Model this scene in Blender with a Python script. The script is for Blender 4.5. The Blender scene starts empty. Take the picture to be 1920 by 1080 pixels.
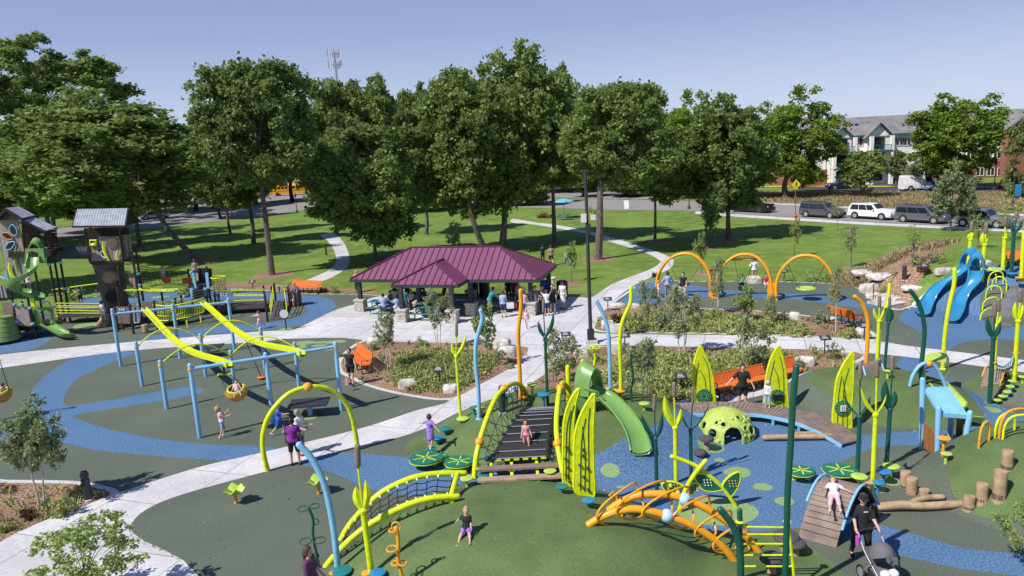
import bpy, math, random
import numpy as np
from mathutils import Vector, Matrix
sc = bpy.context.scene
C = sc.collection
PI = math.pi
# ---------------------------------------------------------------- camera, sky, sun, exposure
FPX = 1400.0; CAMH = 10.4; PITCH = math.radians(11.05); ROLL = math.radians(3.0)
_f = np.array([0, math.cos(PITCH), -math.sin(PITCH)]); _r0 = np.array([1., 0, 0]); _u0 = np.cross(_r0, _f)
_c, _s = math.cos(ROLL), math.sin(ROLL)
CR = _r0*_c - _u0*_s; CU = _u0*_c + _r0*_s; CF = _f
cd = bpy.data.cameras.new('camera'); cam = bpy.data.objects.new('camera', cd); C.objects.link(cam)
cam.matrix_world = Matrix(((CR[0], CU[0], -CF[0], 0), (CR[1], CU[1], -CF[1], 0), (CR[2], CU[2], -CF[2], CAMH), (0, 0, 0, 1)))
cd.sensor_width = 36; cd.lens = 36*FPX/1920; cd.clip_start = .2; cd.clip_end = 5000
sc.camera = cam
SUN_EL = math.radians(49); SH_DIR = math.radians(33)          # direction the shadows point, from +X towards +Y
sv = Vector((math.cos(SH_DIR)*math.cos(SUN_EL), math.sin(SH_DIR)*math.cos(SUN_EL), -math.sin(SUN_EL)))
w = bpy.data.worlds.new('World'); sc.world = w; w.use_nodes = True
nt = w.node_tree; bg = nt.nodes['Background']
sky = nt.nodes.new('ShaderNodeTexSky'); sky.sky_type = 'NISHITA'; sky.sun_disc = False
sky.sun_elevation = SUN_EL; sky.sun_rotation = math.atan2(-sv.x, -sv.y)
sky.altitude = 0; sky.air_density = 1.0; sky.dust_density = .6; sky.ozone_density = 1.6
bg.inputs['Strength'].default_value = .083
# summer haze: the sky pales towards the horizon
gt = nt.nodes.new('ShaderNodeTexCoord'); sp = nt.nodes.new('ShaderNodeSeparateXYZ'); nt.links.new(gt.outputs['Generated'], sp.inputs[0])
rp = nt.nodes.new('ShaderNodeValToRGB'); nt.links.new(sp.outputs['Z'], rp.inputs[0])
rp.color_ramp.elements[0].position = 0; rp.color_ramp.elements[0].color = (6.6, 7.6, 10.2, 1)
rp.color_ramp.elements[1].position = .42; rp.color_ramp.elements[1].color = (1.1, 1.8, 4.4, 1)
e_ = rp.color_ramp.elements.new(.14); e_.color = (3.5, 4.35, 7.3, 1)
mxs = nt.nodes.new('ShaderNodeMix'); mxs.data_type = 'RGBA'; mxs.inputs[0].default_value = .8
nt.links.new(sky.outputs[0], mxs.inputs[6]); nt.links.new(rp.outputs[0], mxs.inputs[7]); nt.links.new(mxs.outputs[2], bg.inputs[0])
sl = bpy.data.lights.new('sun', 'SUN'); sl.energy = 4.6; sl.angle = math.radians(.55); sl.color = (1, .955, .89)
so = bpy.data.objects.new('sun', sl); C.objects.link(so); so.location = (-30, -20, 60)
so.rotation_euler = sv.to_track_quat('-Z', 'Y').to_euler()
sc.view_settings.view_transform = 'Standard'; sc.view_settings.look = 'None'
sc.view_settings.exposure = 0.25; sc.view_settings.gamma = 1.0
sc.cycles.max_bounces = 6; sc.cycles.transparent_max_bounces = 6
rnd = random.Random(7)

# ---------------------------------------------------------------- pixel -> ground helpers (layout only)
def ray(px, py): return CR*(px-960)/FPX - CU*(py-540)/FPX + CF
def P(px, py, z=0.):
    d = ray(px, py); t = (z-CAMH)/d[2]; return Vector((d[0]*t, d[1]*t, z))
# mounds: cx, cy, rx, ry, angle deg, height, profile power
MOUNDS = [(-.3, 17.2, 4.9, 4.4, 0, 1.2, 1.2), (3.6, 14.2, 3.6, 3.2, 0, .35, 1.2),
          (1.9, 25.6, 5.3, 4.3, -8, 1.1, 1.1),
          (14.0, 27.6, 3.8, 3.2, -35, .75, 1.1),
          (15.2, 19.9, 3.9, 3.3, 30, 1.35, 1.2),
          (31.0, 46.0, 8.6, 9.5, -35, 2.3, .8), (19.6, 26.9, 2.1, 1.7, 0, .55, 1.0), (23.5, 25.8, 3.2, 2.6, 0, .7, 1.0),
          (6.0, 92.0, 60., 9.0, -18, .8, 1.0)]
def hgt(x, y):
    x = np.asarray(x, float); y = np.asarray(y, float); h = np.zeros(np.broadcast(x, y).shape)
    for cx, cy, rx, ry, a, H, p in MOUNDS:
        a = math.radians(a); dx = x-cx; dy = y-cy
        u = (dx*math.cos(a)+dy*math.sin(a))/rx; v = (-dx*math.sin(a)+dy*math.cos(a))/ry
        q = np.clip(1-u*u-v*v, 0, 1); h = np.maximum(h, 0)+H*(q*q*(3-2*q))**(p*.5+.2)*1.0
    return h
def hz(x, y): return float(hgt(x, y))
def G(px, py, lift=0.):
    d = ray(px, py); t = (CAMH+.001-4.)/-d[2]*.9 if d[2] < 0 else 1
    t1 = (CAMH)/-d[2]; n = 400
    ts = np.linspace(max(t1*.45, .1), t1*1.002, n); xs = d[0]*ts; ys = d[1]*ts; zs = CAMH+d[2]*ts
    b = zs-hgt(xs, ys)-lift <= 0; i = int(np.argmax(b)) if b.any() else n-1
    if i > 0:
        a0 = zs[i-1]-hgt(xs[i-1], ys[i-1])-lift; a1 = zs[i]-hgt(xs[i], ys[i])-lift; k = a0/(a0-a1+1e-9); t = ts[i-1]+(ts[i]-ts[i-1])*k
    else: t = ts[0]
    x, y = float(d[0]*t), float(d[1]*t)
    return Vector((x, y, hz(x, y)+lift))
def W(px, py, b):
    """point of the pixel ray on the upright plane y = b.y"""
    y = b if isinstance(b, (int, float)) else b[1]
    d = ray(px, py); t = y/d[1]; return Vector((d[0]*t, y, CAMH+d[2]*t))
def ztop(b, py):
    lo, hi = b[2], b[2]+40
    for _ in range(40):
        m = (lo+hi)/2; q = np.array([b[0], b[1], m-CAMH]); v = 540-FPX*(q@CU)/(q@CF)
        if v > py: lo = m
        else: hi = m
    return lo
def sc_at(b): q = np.array([b[0], b[1], b[2]-CAMH]); return FPX/(q@CF)      # px per metre

# ---------------------------------------------------------------- materials
MC = {}
def mat(name, col, rough=.5, metal=0., var=.0, vs=8., bump=0., bs=60., col2=None, thr=None, spec=None, coord='Object', detail=3., trans=0., attr=None):
    if name in MC: return MC[name]
    m = bpy.data.materials.new(name); m.use_nodes = True; n = m.node_tree.nodes; L = m.node_tree.links
    b = n['Principled BSDF']; b.inputs['Roughness'].default_value = rough; b.inputs['Metallic'].default_value = metal
    if spec is not None: b.inputs['Specular IOR Level'].default_value = spec
    b.inputs['Base Color'].default_value = (*col, 1)
    tc = n.new('ShaderNodeTexCoord')
    if var or col2:
        no = n.new('ShaderNodeTexNoise'); no.inputs['Scale'].default_value = vs; no.inputs['Detail'].default_value = detail
        L.new(tc.outputs[coord], no.inputs['Vector'])
        cr = n.new('ShaderNodeValToRGB'); L.new(no.outputs['Fac'], cr.inputs[0])
        c2 = col2 or tuple(min(1, c*(1+var)) for c in col); c1 = col if col2 else tuple(c*(1-var) for c in col)
        lo, hi = thr or (.3, .7)
        cr.color_ramp.elements[0].position = lo; cr.color_ramp.elements[1].position = hi
        cr.color_ramp.elements[0].color = (*c1, 1); cr.color_ramp.elements[1].color = (*c2, 1)
        L.new(cr.outputs[0], b.inputs['Base Color'])
    if bump:
        nb = n.new('ShaderNodeTexNoise'); nb.inputs['Scale'].default_value = bs; nb.inputs['Detail'].default_value = 2
        L.new(tc.outputs[coord], nb.inputs['Vector'])
        bp = n.new('ShaderNodeBump'); bp.inputs['Strength'].default_value = bump; bp.inputs['Distance'].default_value = .02
        L.new(nb.outputs['Fac'], bp.inputs['Height']); L.new(bp.outputs[0], b.inputs['Normal'])
    m.diffuse_color = (*col, 1); MC[name] = m; return m
def ground_mat(name, c1, c2, fs, big=.25, bump=.3, rough=.9, c3=None, thr=(.35, .65), bigscale=.35, joints=None):
    """fine speckle (fs) between c1 and c2, slow stains; optional saw-cut joints"""
    m = bpy.data.materials.new(name); m.use_nodes = True; n = m.node_tree.nodes; L = m.node_tree.links
    b = n['Principled BSDF']; b.inputs['Roughness'].default_value = rough; b.inputs['Specular IOR Level'].default_value = .2
    tc = n.new('ShaderNodeTexCoord')
    a = n.new('ShaderNodeTexNoise'); a.inputs['Scale'].default_value = fs; a.inputs['Detail'].default_value = 2; L.new(tc.outputs['Object'], a.inputs['Vector'])
    cr = n.new('ShaderNodeValToRGB'); cr.color_ramp.elements[0].position, cr.color_ramp.elements[1].position = thr
    cr.color_ramp.elements[0].color = (*c1, 1); cr.color_ramp.elements[1].color = (*c2, 1); L.new(a.outputs['Fac'], cr.inputs[0])
    g = n.new('ShaderNodeTexNoise'); g.inputs['Scale'].default_value = bigscale; g.inputs['Detail'].default_value = 5; L.new(tc.outputs['Object'], g.inputs['Vector'])
    mp = n.new('ShaderNodeMapRange'); mp.inputs[1].default_value = .3; mp.inputs[2].default_value = .7; mp.inputs[3].default_value = 1-big; mp.inputs[4].default_value = 1+big*.6
    L.new(g.outputs['Fac'], mp.inputs[0])
    mx = n.new('ShaderNodeVectorMath'); mx.operation = 'SCALE'; L.new(cr.outputs[0], mx.inputs[0]); L.new(mp.outputs[0], mx.inputs['Scale'])
    out = mx.outputs[0]
    if c3:
        g2 = n.new('ShaderNodeTexNoise'); g2.inputs['Scale'].default_value = bigscale*4.3; g2.inputs['Detail'].default_value = 4; L.new(tc.outputs['Object'], g2.inputs['Vector'])
        r2 = n.new('ShaderNodeValToRGB'); r2.color_ramp.elements[0].position = .48; r2.color_ramp.elements[1].position = .68; L.new(g2.outputs['Fac'], r2.inputs[0])
        mi = n.new('ShaderNodeMix'); mi.data_type = 'RGBA'; L.new(r2.outputs[0], mi.inputs[0]); L.new(out, mi.inputs[6]); mi.inputs[7].default_value = (*c3, 1); out = mi.outputs[2]
    if joints:
        br = n.new('ShaderNodeTexBrick'); br.offset = 0; br.inputs['Color1'].default_value = (1, 1, 1, 1); br.inputs['Color2'].default_value = (.86, .86, .86, 1)
        br.inputs['Mortar'].default_value = (.5, .5, .5, 1); br.inputs['Scale'].default_value = 1; br.inputs['Mortar Size'].default_value = .022
        br.inputs['Brick Width'].default_value = joints; br.inputs['Row Height'].default_value = joints
        ro = n.new('ShaderNodeVectorRotate'); ro.rotation_type = 'Z_AXIS'; ro.inputs['Angle'].default_value = .32
        L.new(tc.outputs['Object'], ro.inputs['Vector']); L.new(ro.outputs[0], br.inputs['Vector'])
        mi = n.new('ShaderNodeMix'); mi.data_type = 'RGBA'; mi.blend_type = 'MULTIPLY'; mi.inputs[0].default_value = 1
        L.new(out, mi.inputs[6]); L.new(br.outputs[0], mi.inputs[7]); out = mi.outputs[2]
    L.new(out, b.inputs['Base Color'])
    if bump:
        bp = n.new('ShaderNodeBump'); bp.inputs['Strength'].default_value = bump; bp.inputs['Distance'].default_value = .03
        L.new(a.outputs['Fac'], bp.inputs['Height']); L.new(bp.outputs[0], b.inputs['Normal'])
    MC[name] = m; return m
def leaf_mat(name, dark, light, trans=.3, scale=3.):
    m = bpy.data.materials.new(name); m.use_nodes = True; n = m.node_tree.nodes; L = m.node_tree.links
    b = n['Principled BSDF']; b.inputs['Roughness'].default_value = .55; b.inputs['Specular IOR Level'].default_value = .35
    at = n.new('ShaderNodeAttribute'); at.attribute_name = 'v'
    tc = n.new('ShaderNodeTexCoord'); no = n.new('ShaderNodeTexNoise'); no.inputs['Scale'].default_value = scale; L.new(tc.outputs['Object'], no.inputs['Vector'])
    oi = n.new('ShaderNodeObjectInfo')
    a1 = n.new('ShaderNodeMath'); a1.operation = 'MULTIPLY_ADD'; L.new(at.outputs['Fac'], a1.inputs[0]); a1.inputs[1].default_value = .55; L.new(no.outputs['Fac'], a1.inputs[2])
    a2 = n.new('ShaderNodeMath'); a2.operation = 'MULTIPLY_ADD'; L.new(oi.outputs['Random'], a2.inputs[0]); a2.inputs[1].default_value = .25; L.new(a1.outputs[0], a2.inputs[2])
    cr = n.new('ShaderNodeValToRGB'); cr.color_ramp.elements[0].position = .35; cr.color_ramp.elements[1].position = 1.15 if False else 1.0
    cr.color_ramp.elements[0].color = (*dark, 1); cr.color_ramp.elements[1].color = (*light, 1); L.new(a2.outputs[0], cr.inputs[0])
    L.new(cr.outputs[0], b.inputs['Base Color'])
    t = n.new('ShaderNodeBsdfTranslucent'); L.new(cr.outputs[0], t.inputs[0])
    ms = n.new('ShaderNodeMixShader'); ms.inputs[0].default_value = trans
    L.new(b.outputs[0], ms.inputs[1]); L.new(t.outputs[0], ms.inputs[2]); L.new(ms.outputs[0], n['Material Output'].inputs[0])
    MC[name] = m; return m
# plain paints and plastics
LIME = mat('lime_paint', (.64, .73, .013), .38, var=.15, vs=6)
LIMEP = mat('lime_plastic', (.44, .60, .09), .45, var=.07, vs=4, bump=.05)
SKYB = mat('sky_blue_paint', (.23, .50, .74), .38, var=.08, vs=3)
AMBER = mat('amber_paint', (.84, .36, .018), .38, var=.09, vs=3)
ORANGE = mat('orange_paint', (.80, .18, .03), .42, var=.06, vs=4)
DGREEN = mat('dark_green_paint', (.008, .085, .058), .38, var=.12, vs=4)
TEAL = mat('teal_plastic', (.02, .20, .19), .4, var=.1, vs=6)
BLUEP = mat('blue_plastic', (.03, .22, .42), .4, var=.1, vs=6)
SLIDEB = mat('blue_slide_plastic', (.035, .24, .45), .3, var=.08, vs=2)
SLIDEG = mat('green_slide_plastic', (.17, .33, .085), .32, var=.09, vs=2)
DBROWN = mat('dark_brown_paint', (.030, .016, .013), .45)
TAUPE = mat('taupe_plastic', (.22, .16, .13), .6, var=.12, vs=8)
GREYPL = mat('weathered_plank', (.29, .28, .30), .75, var=.2, vs=5)
TANPL = mat('tan_plank', (.36, .25, .19), .75, var=.2, vs=5)
CHAR = mat('charcoal_paint', (.035, .035, .042), .5)
BLACKR = mat('black_rope', (.012, .012, .014), .75)
BLACK = mat('black_rubber', (.012, .012, .012), .7)
WHITEM = mat('white_paint', (.72, .72, .72), .45)
SILVER = mat('silver_metal', (.55, .56, .58), .35, .7)
WOODP = mat('plank_brown', (.235, .175, .15), .8, var=.22, vs=3)
LOGW = mat('peeled_log', (.40, .28, .165), .8, var=.28, vs=4, bump=.4, bs=14)
LOGD = mat('log_dark_end', (.13, .10, .08), .9, var=.3, vs=6)
GLASS = mat('dark_glass', (.015, .02, .026), .08, spec=.8)
# ---------------------------------------------------------------- mesh helpers
class MB:
    def __init__(s): s.v = []; s.f = []
    def add(s, vs, fs):
        o = len(s.v); s.v += [tuple(map(float, p)) for p in vs]; s.f += [tuple(i+o for i in f) for f in fs]; return s
    def box(s, c, d, rz=0., M=None):
        x, y, z = d[0]/2, d[1]/2, d[2]/2; R = M or Matrix.Rotation(rz, 3, 'Z'); c = Vector(c)
        vs = [c+R@Vector((a*x, b*y, e*z)) for a in (-1, 1) for b in (-1, 1) for e in (-1, 1)]
        return s.add(vs, [(0, 1, 3, 2), (4, 6, 7, 5), (0, 4, 5, 1), (2, 3, 7, 6), (0, 2, 6, 4), (1, 5, 7, 3)])
    def bar(s, a, b, wd, th, up=(0, 0, 1)):
        a = Vector(a); b = Vector(b); z = (b-a); l = z.length; z.normalize(); x = z.cross(Vector(up))
        if x.length < 1e-3: x = Vector((1, 0, 0))
        x.normalize(); y = z.cross(x); M = Matrix((x, y, z)).transposed()
        return s.box((a+b)/2, (wd, th, l), M=M)
    def tube(s, pts, r, n=8, closed=False, caps=True, smooth=0):
        pts = [Vector(p) for p in pts]
        if smooth: pts, r = crv(pts, smooth, closed, r)
        m = len(pts); rs = r if hasattr(r, '__len__') else [r]*m
        prev = None; vs = []; fs = []
        for i, p in enumerate(pts):
            if closed: t = pts[(i+1) % m]-pts[i-1]
            else: t = pts[min(i+1, m-1)]-pts[max(i-1, 0)]
            if t.length < 1e-9: t = Vector((0, 0, 1))
            t.normalize()
            if prev is None: u = t.cross(Vector((0, 0, 1)) if abs(t.z) < .9 else Vector((1, 0, 0))); u.normalize()
            else:
                u = prev-t*prev.dot(t)
                if u.length < 1e-6: u = t.orthogonal()
                u.normalize()
            prev = u; w_ = t.cross(u)
            for k in range(n): a = 2*PI*k/n; vs.append(p+(u*math.cos(a)+w_*math.sin(a))*rs[i])
        for i in range(m if closed else m-1):
            for k in range(n):
                a = i*n+k; b = i*n+(k+1) % n; c = ((i+1) % m)*n+(k+1) % n; d = ((i+1) % m)*n+k; fs.append((a, b, c, d))
        if caps and not closed: fs.append(tuple(range(n))[::-1]); fs.append(tuple((m-1)*n+k for k in range(n)))
        return s.add(vs, fs)
    def cap_tube(s, pts, r, n=10, smooth=0):
        """tube with rounded ends"""
        pts = [Vector(p) for p in pts]
        if smooth: pts, r = crv(pts, smooth, False, r)
        rs = list(r) if hasattr(r, '__len__') else [r]*len(pts)
        d0 = (pts[0]-pts[1]).normalized(); d1 = (pts[-1]-pts[-2]).normalized()
        a = [pts[0]+d0*rs[0]*k for k in (1., .8, .45)]; b = [pts[-1]+d1*rs[-1]*k for k in (.45, .8, 1.)]
        return s.tube(a+pts+b, [rs[0]*k for k in (.1, .6, .9)]+rs+[rs[-1]*k for k in (.9, .6, .1)], n)
    def lathe(s, prof, c=(0, 0, 0), n=16, M=None, sx=1., sy=1.):
        c = Vector(c); vs = []; fs = []
        for r, z in prof:
            for k in range(n):
                a = 2*PI*k/n; p = Vector((r*math.cos(a)*sx, r*math.sin(a)*sy, z)); vs.append(c+(M@p if M else p))
        m = len(prof)
        for i in range(m-1):
            for k in range(n): fs.append((i*n+k, i*n+(k+1) % n, (i+1)*n+(k+1) % n, (i+1)*n+k))
        fs.append(tuple(range(n))[::-1]); fs.append(tuple((m-1)*n+k for k in range(n)))
        return s.add(vs, fs)
    def ball(s, c, r, n=12, sz=1., M=None):
        q = 7; prof = [(max(r*math.cos(a), r*.02), r*sz*math.sin(a)) for a in [(-PI/2+PI*i/q) for i in range(q+1)]]
        return s.lathe(prof, c, n, M)
    def prism(s, out, o, ux, uy, th):
        """flat outline (list of 2D) in the frame o,ux,uy, thickness th centred"""
        o = Vector(o); ux = Vector(ux); uy = Vector(uy); nz = ux.cross(uy).normalized()*(th/2); n = len(out)
        vs = [o+ux*a+uy*b+nz for a, b in out]+[o+ux*a+uy*b-nz for a, b in out]
        return s.add(vs, [tuple(range(n)), tuple(range(2*n-1, n-1, -1))]+[(i, i+n, (i+1) % n+n, (i+1) % n) for i in range(n)])
    def sheet(s, rows, th=0.):
        """grid of points (rows of equal length); th>0 closes it downwards along z"""
        m = len(rows); n = len(rows[0]); vs = [p for r in rows for p in r]
        fs = [(i*n+j, i*n+j+1, (i+1)*n+j+1, (i+1)*n+j) for i in range(m-1) for j in range(n-1)]
        if th:
            k = m*n; vs += [Vector(p)-Vector((0, 0, th)) for p in vs]
            fs += [tuple(k+a for a in f[::-1]) for f in fs]
            for i in range(m-1): fs.append((i*n, (i+1)*n, k+(i+1)*n, k+i*n)); fs.append((i*n+n-1, k+i*n+n-1, k+(i+1)*n+n-1, (i+1)*n+n-1))
            for j in range(n-1): fs.append((j, k+j, k+j+1, j+1)); fs.append(((m-1)*n+j, (m-1)*n+j+1, k+(m-1)*n+j+1, k+(m-1)*n+j))
        return s.add(vs, fs)
    def build(s, name, m, parent=None, smooth=True, local=False):
        me = bpy.data.meshes.new(name)
        off = Vector((0, 0, 0)) if (local or not parent) else wloc(parent)
        me.from_pydata([(v[0]-off.x, v[1]-off.y, v[2]-off.z) for v in s.v], [], s.f); me.validate()
        if m: me.materials.append(m)
        if smooth: me.polygons.foreach_set('use_smooth', [len(f.vertices) < 5 for f in me.polygons]); me.set_sharp_from_angle(angle=.7)
        me.update()
        o = bpy.data.objects.new(name, me); C.objects.link(o)
        if parent: o.parent = parent
        return o
def wloc(o):
    v = Vector(o.location)
    while o.parent: o = o.parent; v += Vector(o.location)
    return v
def crv(pts, k=4, closed=False, r=None):
    """Catmull-Rom through pts, k steps per span"""
    n = len(pts); out = []; ro = []
    for i in range(n if closed else n-1):
        g = (lambda j: j % n) if closed else (lambda j: min(max(j, 0), n-1))
        p = [Vector(pts[g(i+d)]) for d in (-1, 0, 1, 2)]
        for j in range(k):
            t = j/k; out.append(.5*((2*p[1])+(p[2]-p[0])*t+(2*p[0]-5*p[1]+4*p[2]-p[3])*t*t+(-p[0]+3*p[1]-3*p[2]+p[3])*t**3))
            if hasattr(r, '__len__'): ro.append(r[g(i)]*(1-t)+r[g(i+1)]*t)
    if not closed: out.append(Vector(pts[-1])); ro += [r[-1]] if hasattr(r, '__len__') else []
    return out, (ro if hasattr(r, '__len__') else r)
def tag(o, label=None, cat=None, group=None, kind=None):
    if label: o['label'] = label
    if cat: o['category'] = cat
    if group: o['group'] = group
    if kind: o['kind'] = kind
    return o
def thing(name, loc, label, cat, group=None, rz=0.):
    o = bpy.data.objects.new(name, None); C.objects.link(o); o.location = loc; o.rotation_euler = (0, 0, rz); o.empty_display_size = .2
    return tag(o, label, cat, group)
def kids(o): return [c for c in bpy.data.objects if c.parent == o]
def dup(root, loc, rz=0., label=None, group=None, scale=None):
    r = root.copy(); C.objects.link(r); r.location = loc; r.rotation_euler = (0, 0, rz)
    if scale: r.scale = scale if hasattr(scale, '__len__') else (scale,)*3
    if label: r['label'] = label
    if group: r['group'] = group
    for ch in kids(root):
        c = ch.copy(); C.objects.link(c); c.parent = r
        for g in kids(ch): d = g.copy(); C.objects.link(d); d.parent = c
    return r
def npmesh(name, v, f, m, parent=None, attr=None, smooth=False):
    """v (N,3) array, f (M,k) array"""
    me = bpy.data.meshes.new(name); k = f.shape[1]
    me.vertices.add(len(v)); me.vertices.foreach_set('co', np.asarray(v, np.float32).ravel())
    me.loops.add(f.size); me.loops.foreach_set('vertex_index', f.ravel().astype(np.int32))
    me.polygons.add(len(f)); me.polygons.foreach_set('loop_start', np.arange(0, f.size, k, dtype=np.int32))
    try: me.polygons.foreach_set('loop_total', np.full(len(f), k, dtype=np.int32))
    except Exception: pass
    if attr is not None: a = me.attributes.new('v', 'FLOAT', 'POINT'); a.data.foreach_set('value', np.asarray(attr, np.float32))
    if smooth: me.polygons.foreach_set('use_smooth', np.ones(len(f), bool))
    me.update(); me.validate()
    if m: me.materials.append(m)
    o = bpy.data.objects.new(name, me); C.objects.link(o)
    if parent: o.parent = parent
    return o
# ================================================================= GROUND
MOUNDS.pop()
ground_mat('lawn', (.092, .16, .024), (.19, .28, .055), 9, big=.32, bump=.5, c3=(.20, .26, .06), bigscale=.16)
ground_mat('rubber_green', (.074, .092, .068), (.15, .172, .135), 34, big=.12, bump=.25)
ground_mat('rubber_blue', (.052, .115, .225), (.122, .225, .37), 20, big=.08, bump=.2, thr=(.38, .62))
ground_mat('turf', (.085, .130, .046), (.142, .205, .078), 40, big=.22, bump=.45, bigscale=.8)
ground_mat('pad_green', (.16, .26, .095), (.30, .42, .20), 26, big=.05, bump=.15)
ground_mat('dot_grey', (.10, .10, .12), (.20, .19, .23), 26, big=.05, bump=.15)
ground_mat('concrete', (.56, .55, .56), (.66, .645, .65), 7, big=.16, bump=.06, joints=2.4, c3=(.52, .51, .51), bigscale=.3)
ground_mat('mulch', (.12, .062, .036), (.50, .33, .22), 13, big=.3, bump=1., bigscale=.6, thr=(.38, .66))
ground_mat('asphalt_old', (.24, .22, .215), (.31, .29, .28), 3, big=.10, bump=.1, bigscale=.15)
ground_mat('asphalt_new', (.06, .06, .068), (.085, .085, .095), 3, big=.1, bump=.1)
ground_mat('meadow', (.17, .14, .06), (.34, .27, .13), 1.6, big=.3, bump=.8, c3=(.16, .18, .05), bigscale=.1)
X0, X1, Y0, Y1, CS = -34., 62., 9., 104., .25
gx = np.concatenate([np.arange(X0, -14, CS), np.arange(-14, 24, .125), np.arange(24, X1+CS/2, CS)]); gy = np.concatenate([np.arange(Y0, 36, .125), np.arange(36, 74, CS), np.arange(74, Y1+.3, .5)]); GX, GY = np.meshgrid(gx, gy, indexing='ij')
def poly_sdf(pts):
    """signed distance (+inside) of the grid points to a closed polygon"""
    q = np.array([(p[0], p[1]) for p in pts]); n = len(q); d = np.full(GX.shape, 1e9); ins = np.zeros(GX.shape, bool)
    mn = q.min(0)-2; mxx = q.max(0)+2
    i0, i1 = np.searchsorted(gx, [mn[0], mxx[0]]); j0, j1 = np.searchsorted(gy, [mn[1], mxx[1]])
    if i1 <= i0 or j1 <= j0: return np.full(GX.shape, -9.)
    A = GX[i0:i1, j0:j1]; B = GY[i0:i1, j0:j1]; D = np.full(A.shape, 1e9); I = np.zeros(A.shape, bool)
    for k in range(n):
        x1, y1 = q[k]; x2, y2 = q[(k+1) % n]; ex, ey = x2-x1, y2-y1; l = ex*ex+ey*ey+1e-12
        t = np.clip(((A-x1)*ex+(B-y1)*ey)/l, 0, 1); D = np.minimum(D, (A-x1-t*ex)**2+(B-y1-t*ey)**2)
        if y1 != y2: I ^= ((y1 > B) != (y2 > B)) & (A < ex*(B-y1)/ey+x1)
    D = np.sqrt(D); r = np.full(GX.shape, -9.); r[i0:i1, j0:j1] = np.where(I, D, -D); return r
def flat(px): return [P(*p) if len(p) == 2 else Vector(p) for p in px]
def reg(px, k=4, g=None): return poly_sdf(crv([(g or P)(*p) for p in px], k, True)[0])
def ell(px, py, rx, ry, g=P):
    c = g(px, py); e = g(px+rx, py); f = g(px, py-ry)
    a = (e-c).length; b = (f-c).length; rr = rnd.uniform(0, 6)
    return [Vector((c.x+a*math.cos(t)*(1+.07*math.sin(3*t+rr)), c.y+b*math.sin(t)*(1+.07*math.sin(2*t+rr)), 0)) for t in np.linspace(0, 2*PI, 28, endpoint=False)]
bedA = [(-80, 905), (0, 905), (128, 907), (180, 915), (208, 926), (170, 944), (106, 967), (43, 993), (0, 1015), (-80, 1045)]
bedB = [(681, 641), (713, 640), (850, 643), (973, 649), (990, 656), (978, 672), (958, 689), (905, 718), (845, 746), (763, 738), (697, 722), (668, 709), (643, 695), (641, 677), (656, 657)]
bedC = [(1112, 651), (1223, 649), (1440, 653), (1580, 658), (1618, 667), (1570, 689), (1477, 719), (1353, 739), (1294, 748), (1217, 757), (1190, 751), (1152, 746), (1100, 743), (1040, 739), (995, 738), (984, 727), (1019, 703), (1042, 681), (1072, 659)]
bedD = [(1147, 576), (1240, 575), (1313, 579), (1440, 585), (1560, 600), (1622, 619), (1636, 632), (1625, 636), (1440, 626), (1190, 622), (1122, 619), (1117, 608), (1128, 592)]
bedE = [(1567, 530), (1590, 511), (1650, 501), (1720, 496), (1800, 490), (1845, 480), (1900, 478), (2000, 480), (2000, 497), (1920, 494), (1843, 494), (1806, 499), (1778, 524), (1725, 560), (1693, 577), (1673, 577), (1645, 568), (1632, 553), (1615, 539)]
bedF = [(400, 536), (430, 539), (567, 547), (650, 550), (705, 551), (705, 546), (640, 540), (567, 536), (500, 531), (430, 530)]
concrete = [(-420, 722), (-200, 692), (0, 665), (200, 645), (480, 622), (540, 620), (563, 613), (627, 582), (667, 570), (713, 555), (780, 555), (900, 556), (1000, 556), (1088, 557), (1110, 557), (1147, 533), (1193, 515), (1223, 503), (1237, 493), (1235, 487), (1213, 475), (1167, 460),
            (1127, 448), (1100, 438), (1027, 425), (993, 420), (960, 417), (962, 410), (1003, 417), (1040, 421), (1103, 433), (1140, 443), (1187, 457), (1233, 472), (1260, 485), (1263, 492), (1257, 503), (1227, 517), (1193, 533), (1167, 550), (1142, 572), (1127, 590),
            (1112, 608), (1113, 622), (1120, 625), (1190, 627), (1440, 630), (1643, 640), (1700, 648), (1920, 675), (2050, 692), (2050, 717), (1920, 698), (1773, 678), (1630, 662), (1440, 650), (1223, 647), (1112, 648), (1070, 657), (1040, 680), (1017, 702), (980, 725),
            (907, 762), (860, 777), (761, 816), (621, 850), (501, 883), (341, 927), (273, 956), (246, 982), (243, 995), (256, 1014), (298, 1031), (341, 1054), (371, 1080), (420, 1180), (-120, 1180), (-80, 1040), (0, 1017), (43, 995), (106, 969), (170, 946), (211, 927),
            (230, 921), (298, 899), (383, 873), (480, 851), (670, 805), (779, 770), (842, 751), (800, 725), (740, 680), (677, 637), (540, 635), (480, 641), (238, 658), (0, 690), (-200, 718), (-420, 752)]
lanepath = [(565, 530), (610, 510), (628, 497), (630, 482), (624, 465), (611, 448), (600, 440), (626, 438), (639, 448), (650, 465), (656, 488), (648, 503), (628, 517), (600, 528)]
play = [[(-460, 640), (-200, 596), (0, 573), (115, 563), (183, 556), (300, 546), (434, 541), (567, 551), (713, 555), (680, 575), (627, 590), (563, 618), (480, 630), (200, 650), (0, 670), (-200, 696), (-460, 732)],
        [(-460, 750), (-200, 712), (0, 688), (238, 655), (480, 638), (540, 632), (690, 634), (720, 680), (800, 725), (850, 755), (779, 775), (480, 857), (230, 927), (208, 934), (150, 920), (0, 918), (-120, 918), (-460, 940)],
        [(371, 1080), (250, 1000), (273, 950), (501, 878), (860, 772), (975, 722), (1000, 730), (1100, 735), (1190, 742), (1353, 730), (1477, 712), (1573, 683), (1620, 658), (1773, 675), (1920, 694), (2200, 735), (2200, 1350), (371, 1350)]]
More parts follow.
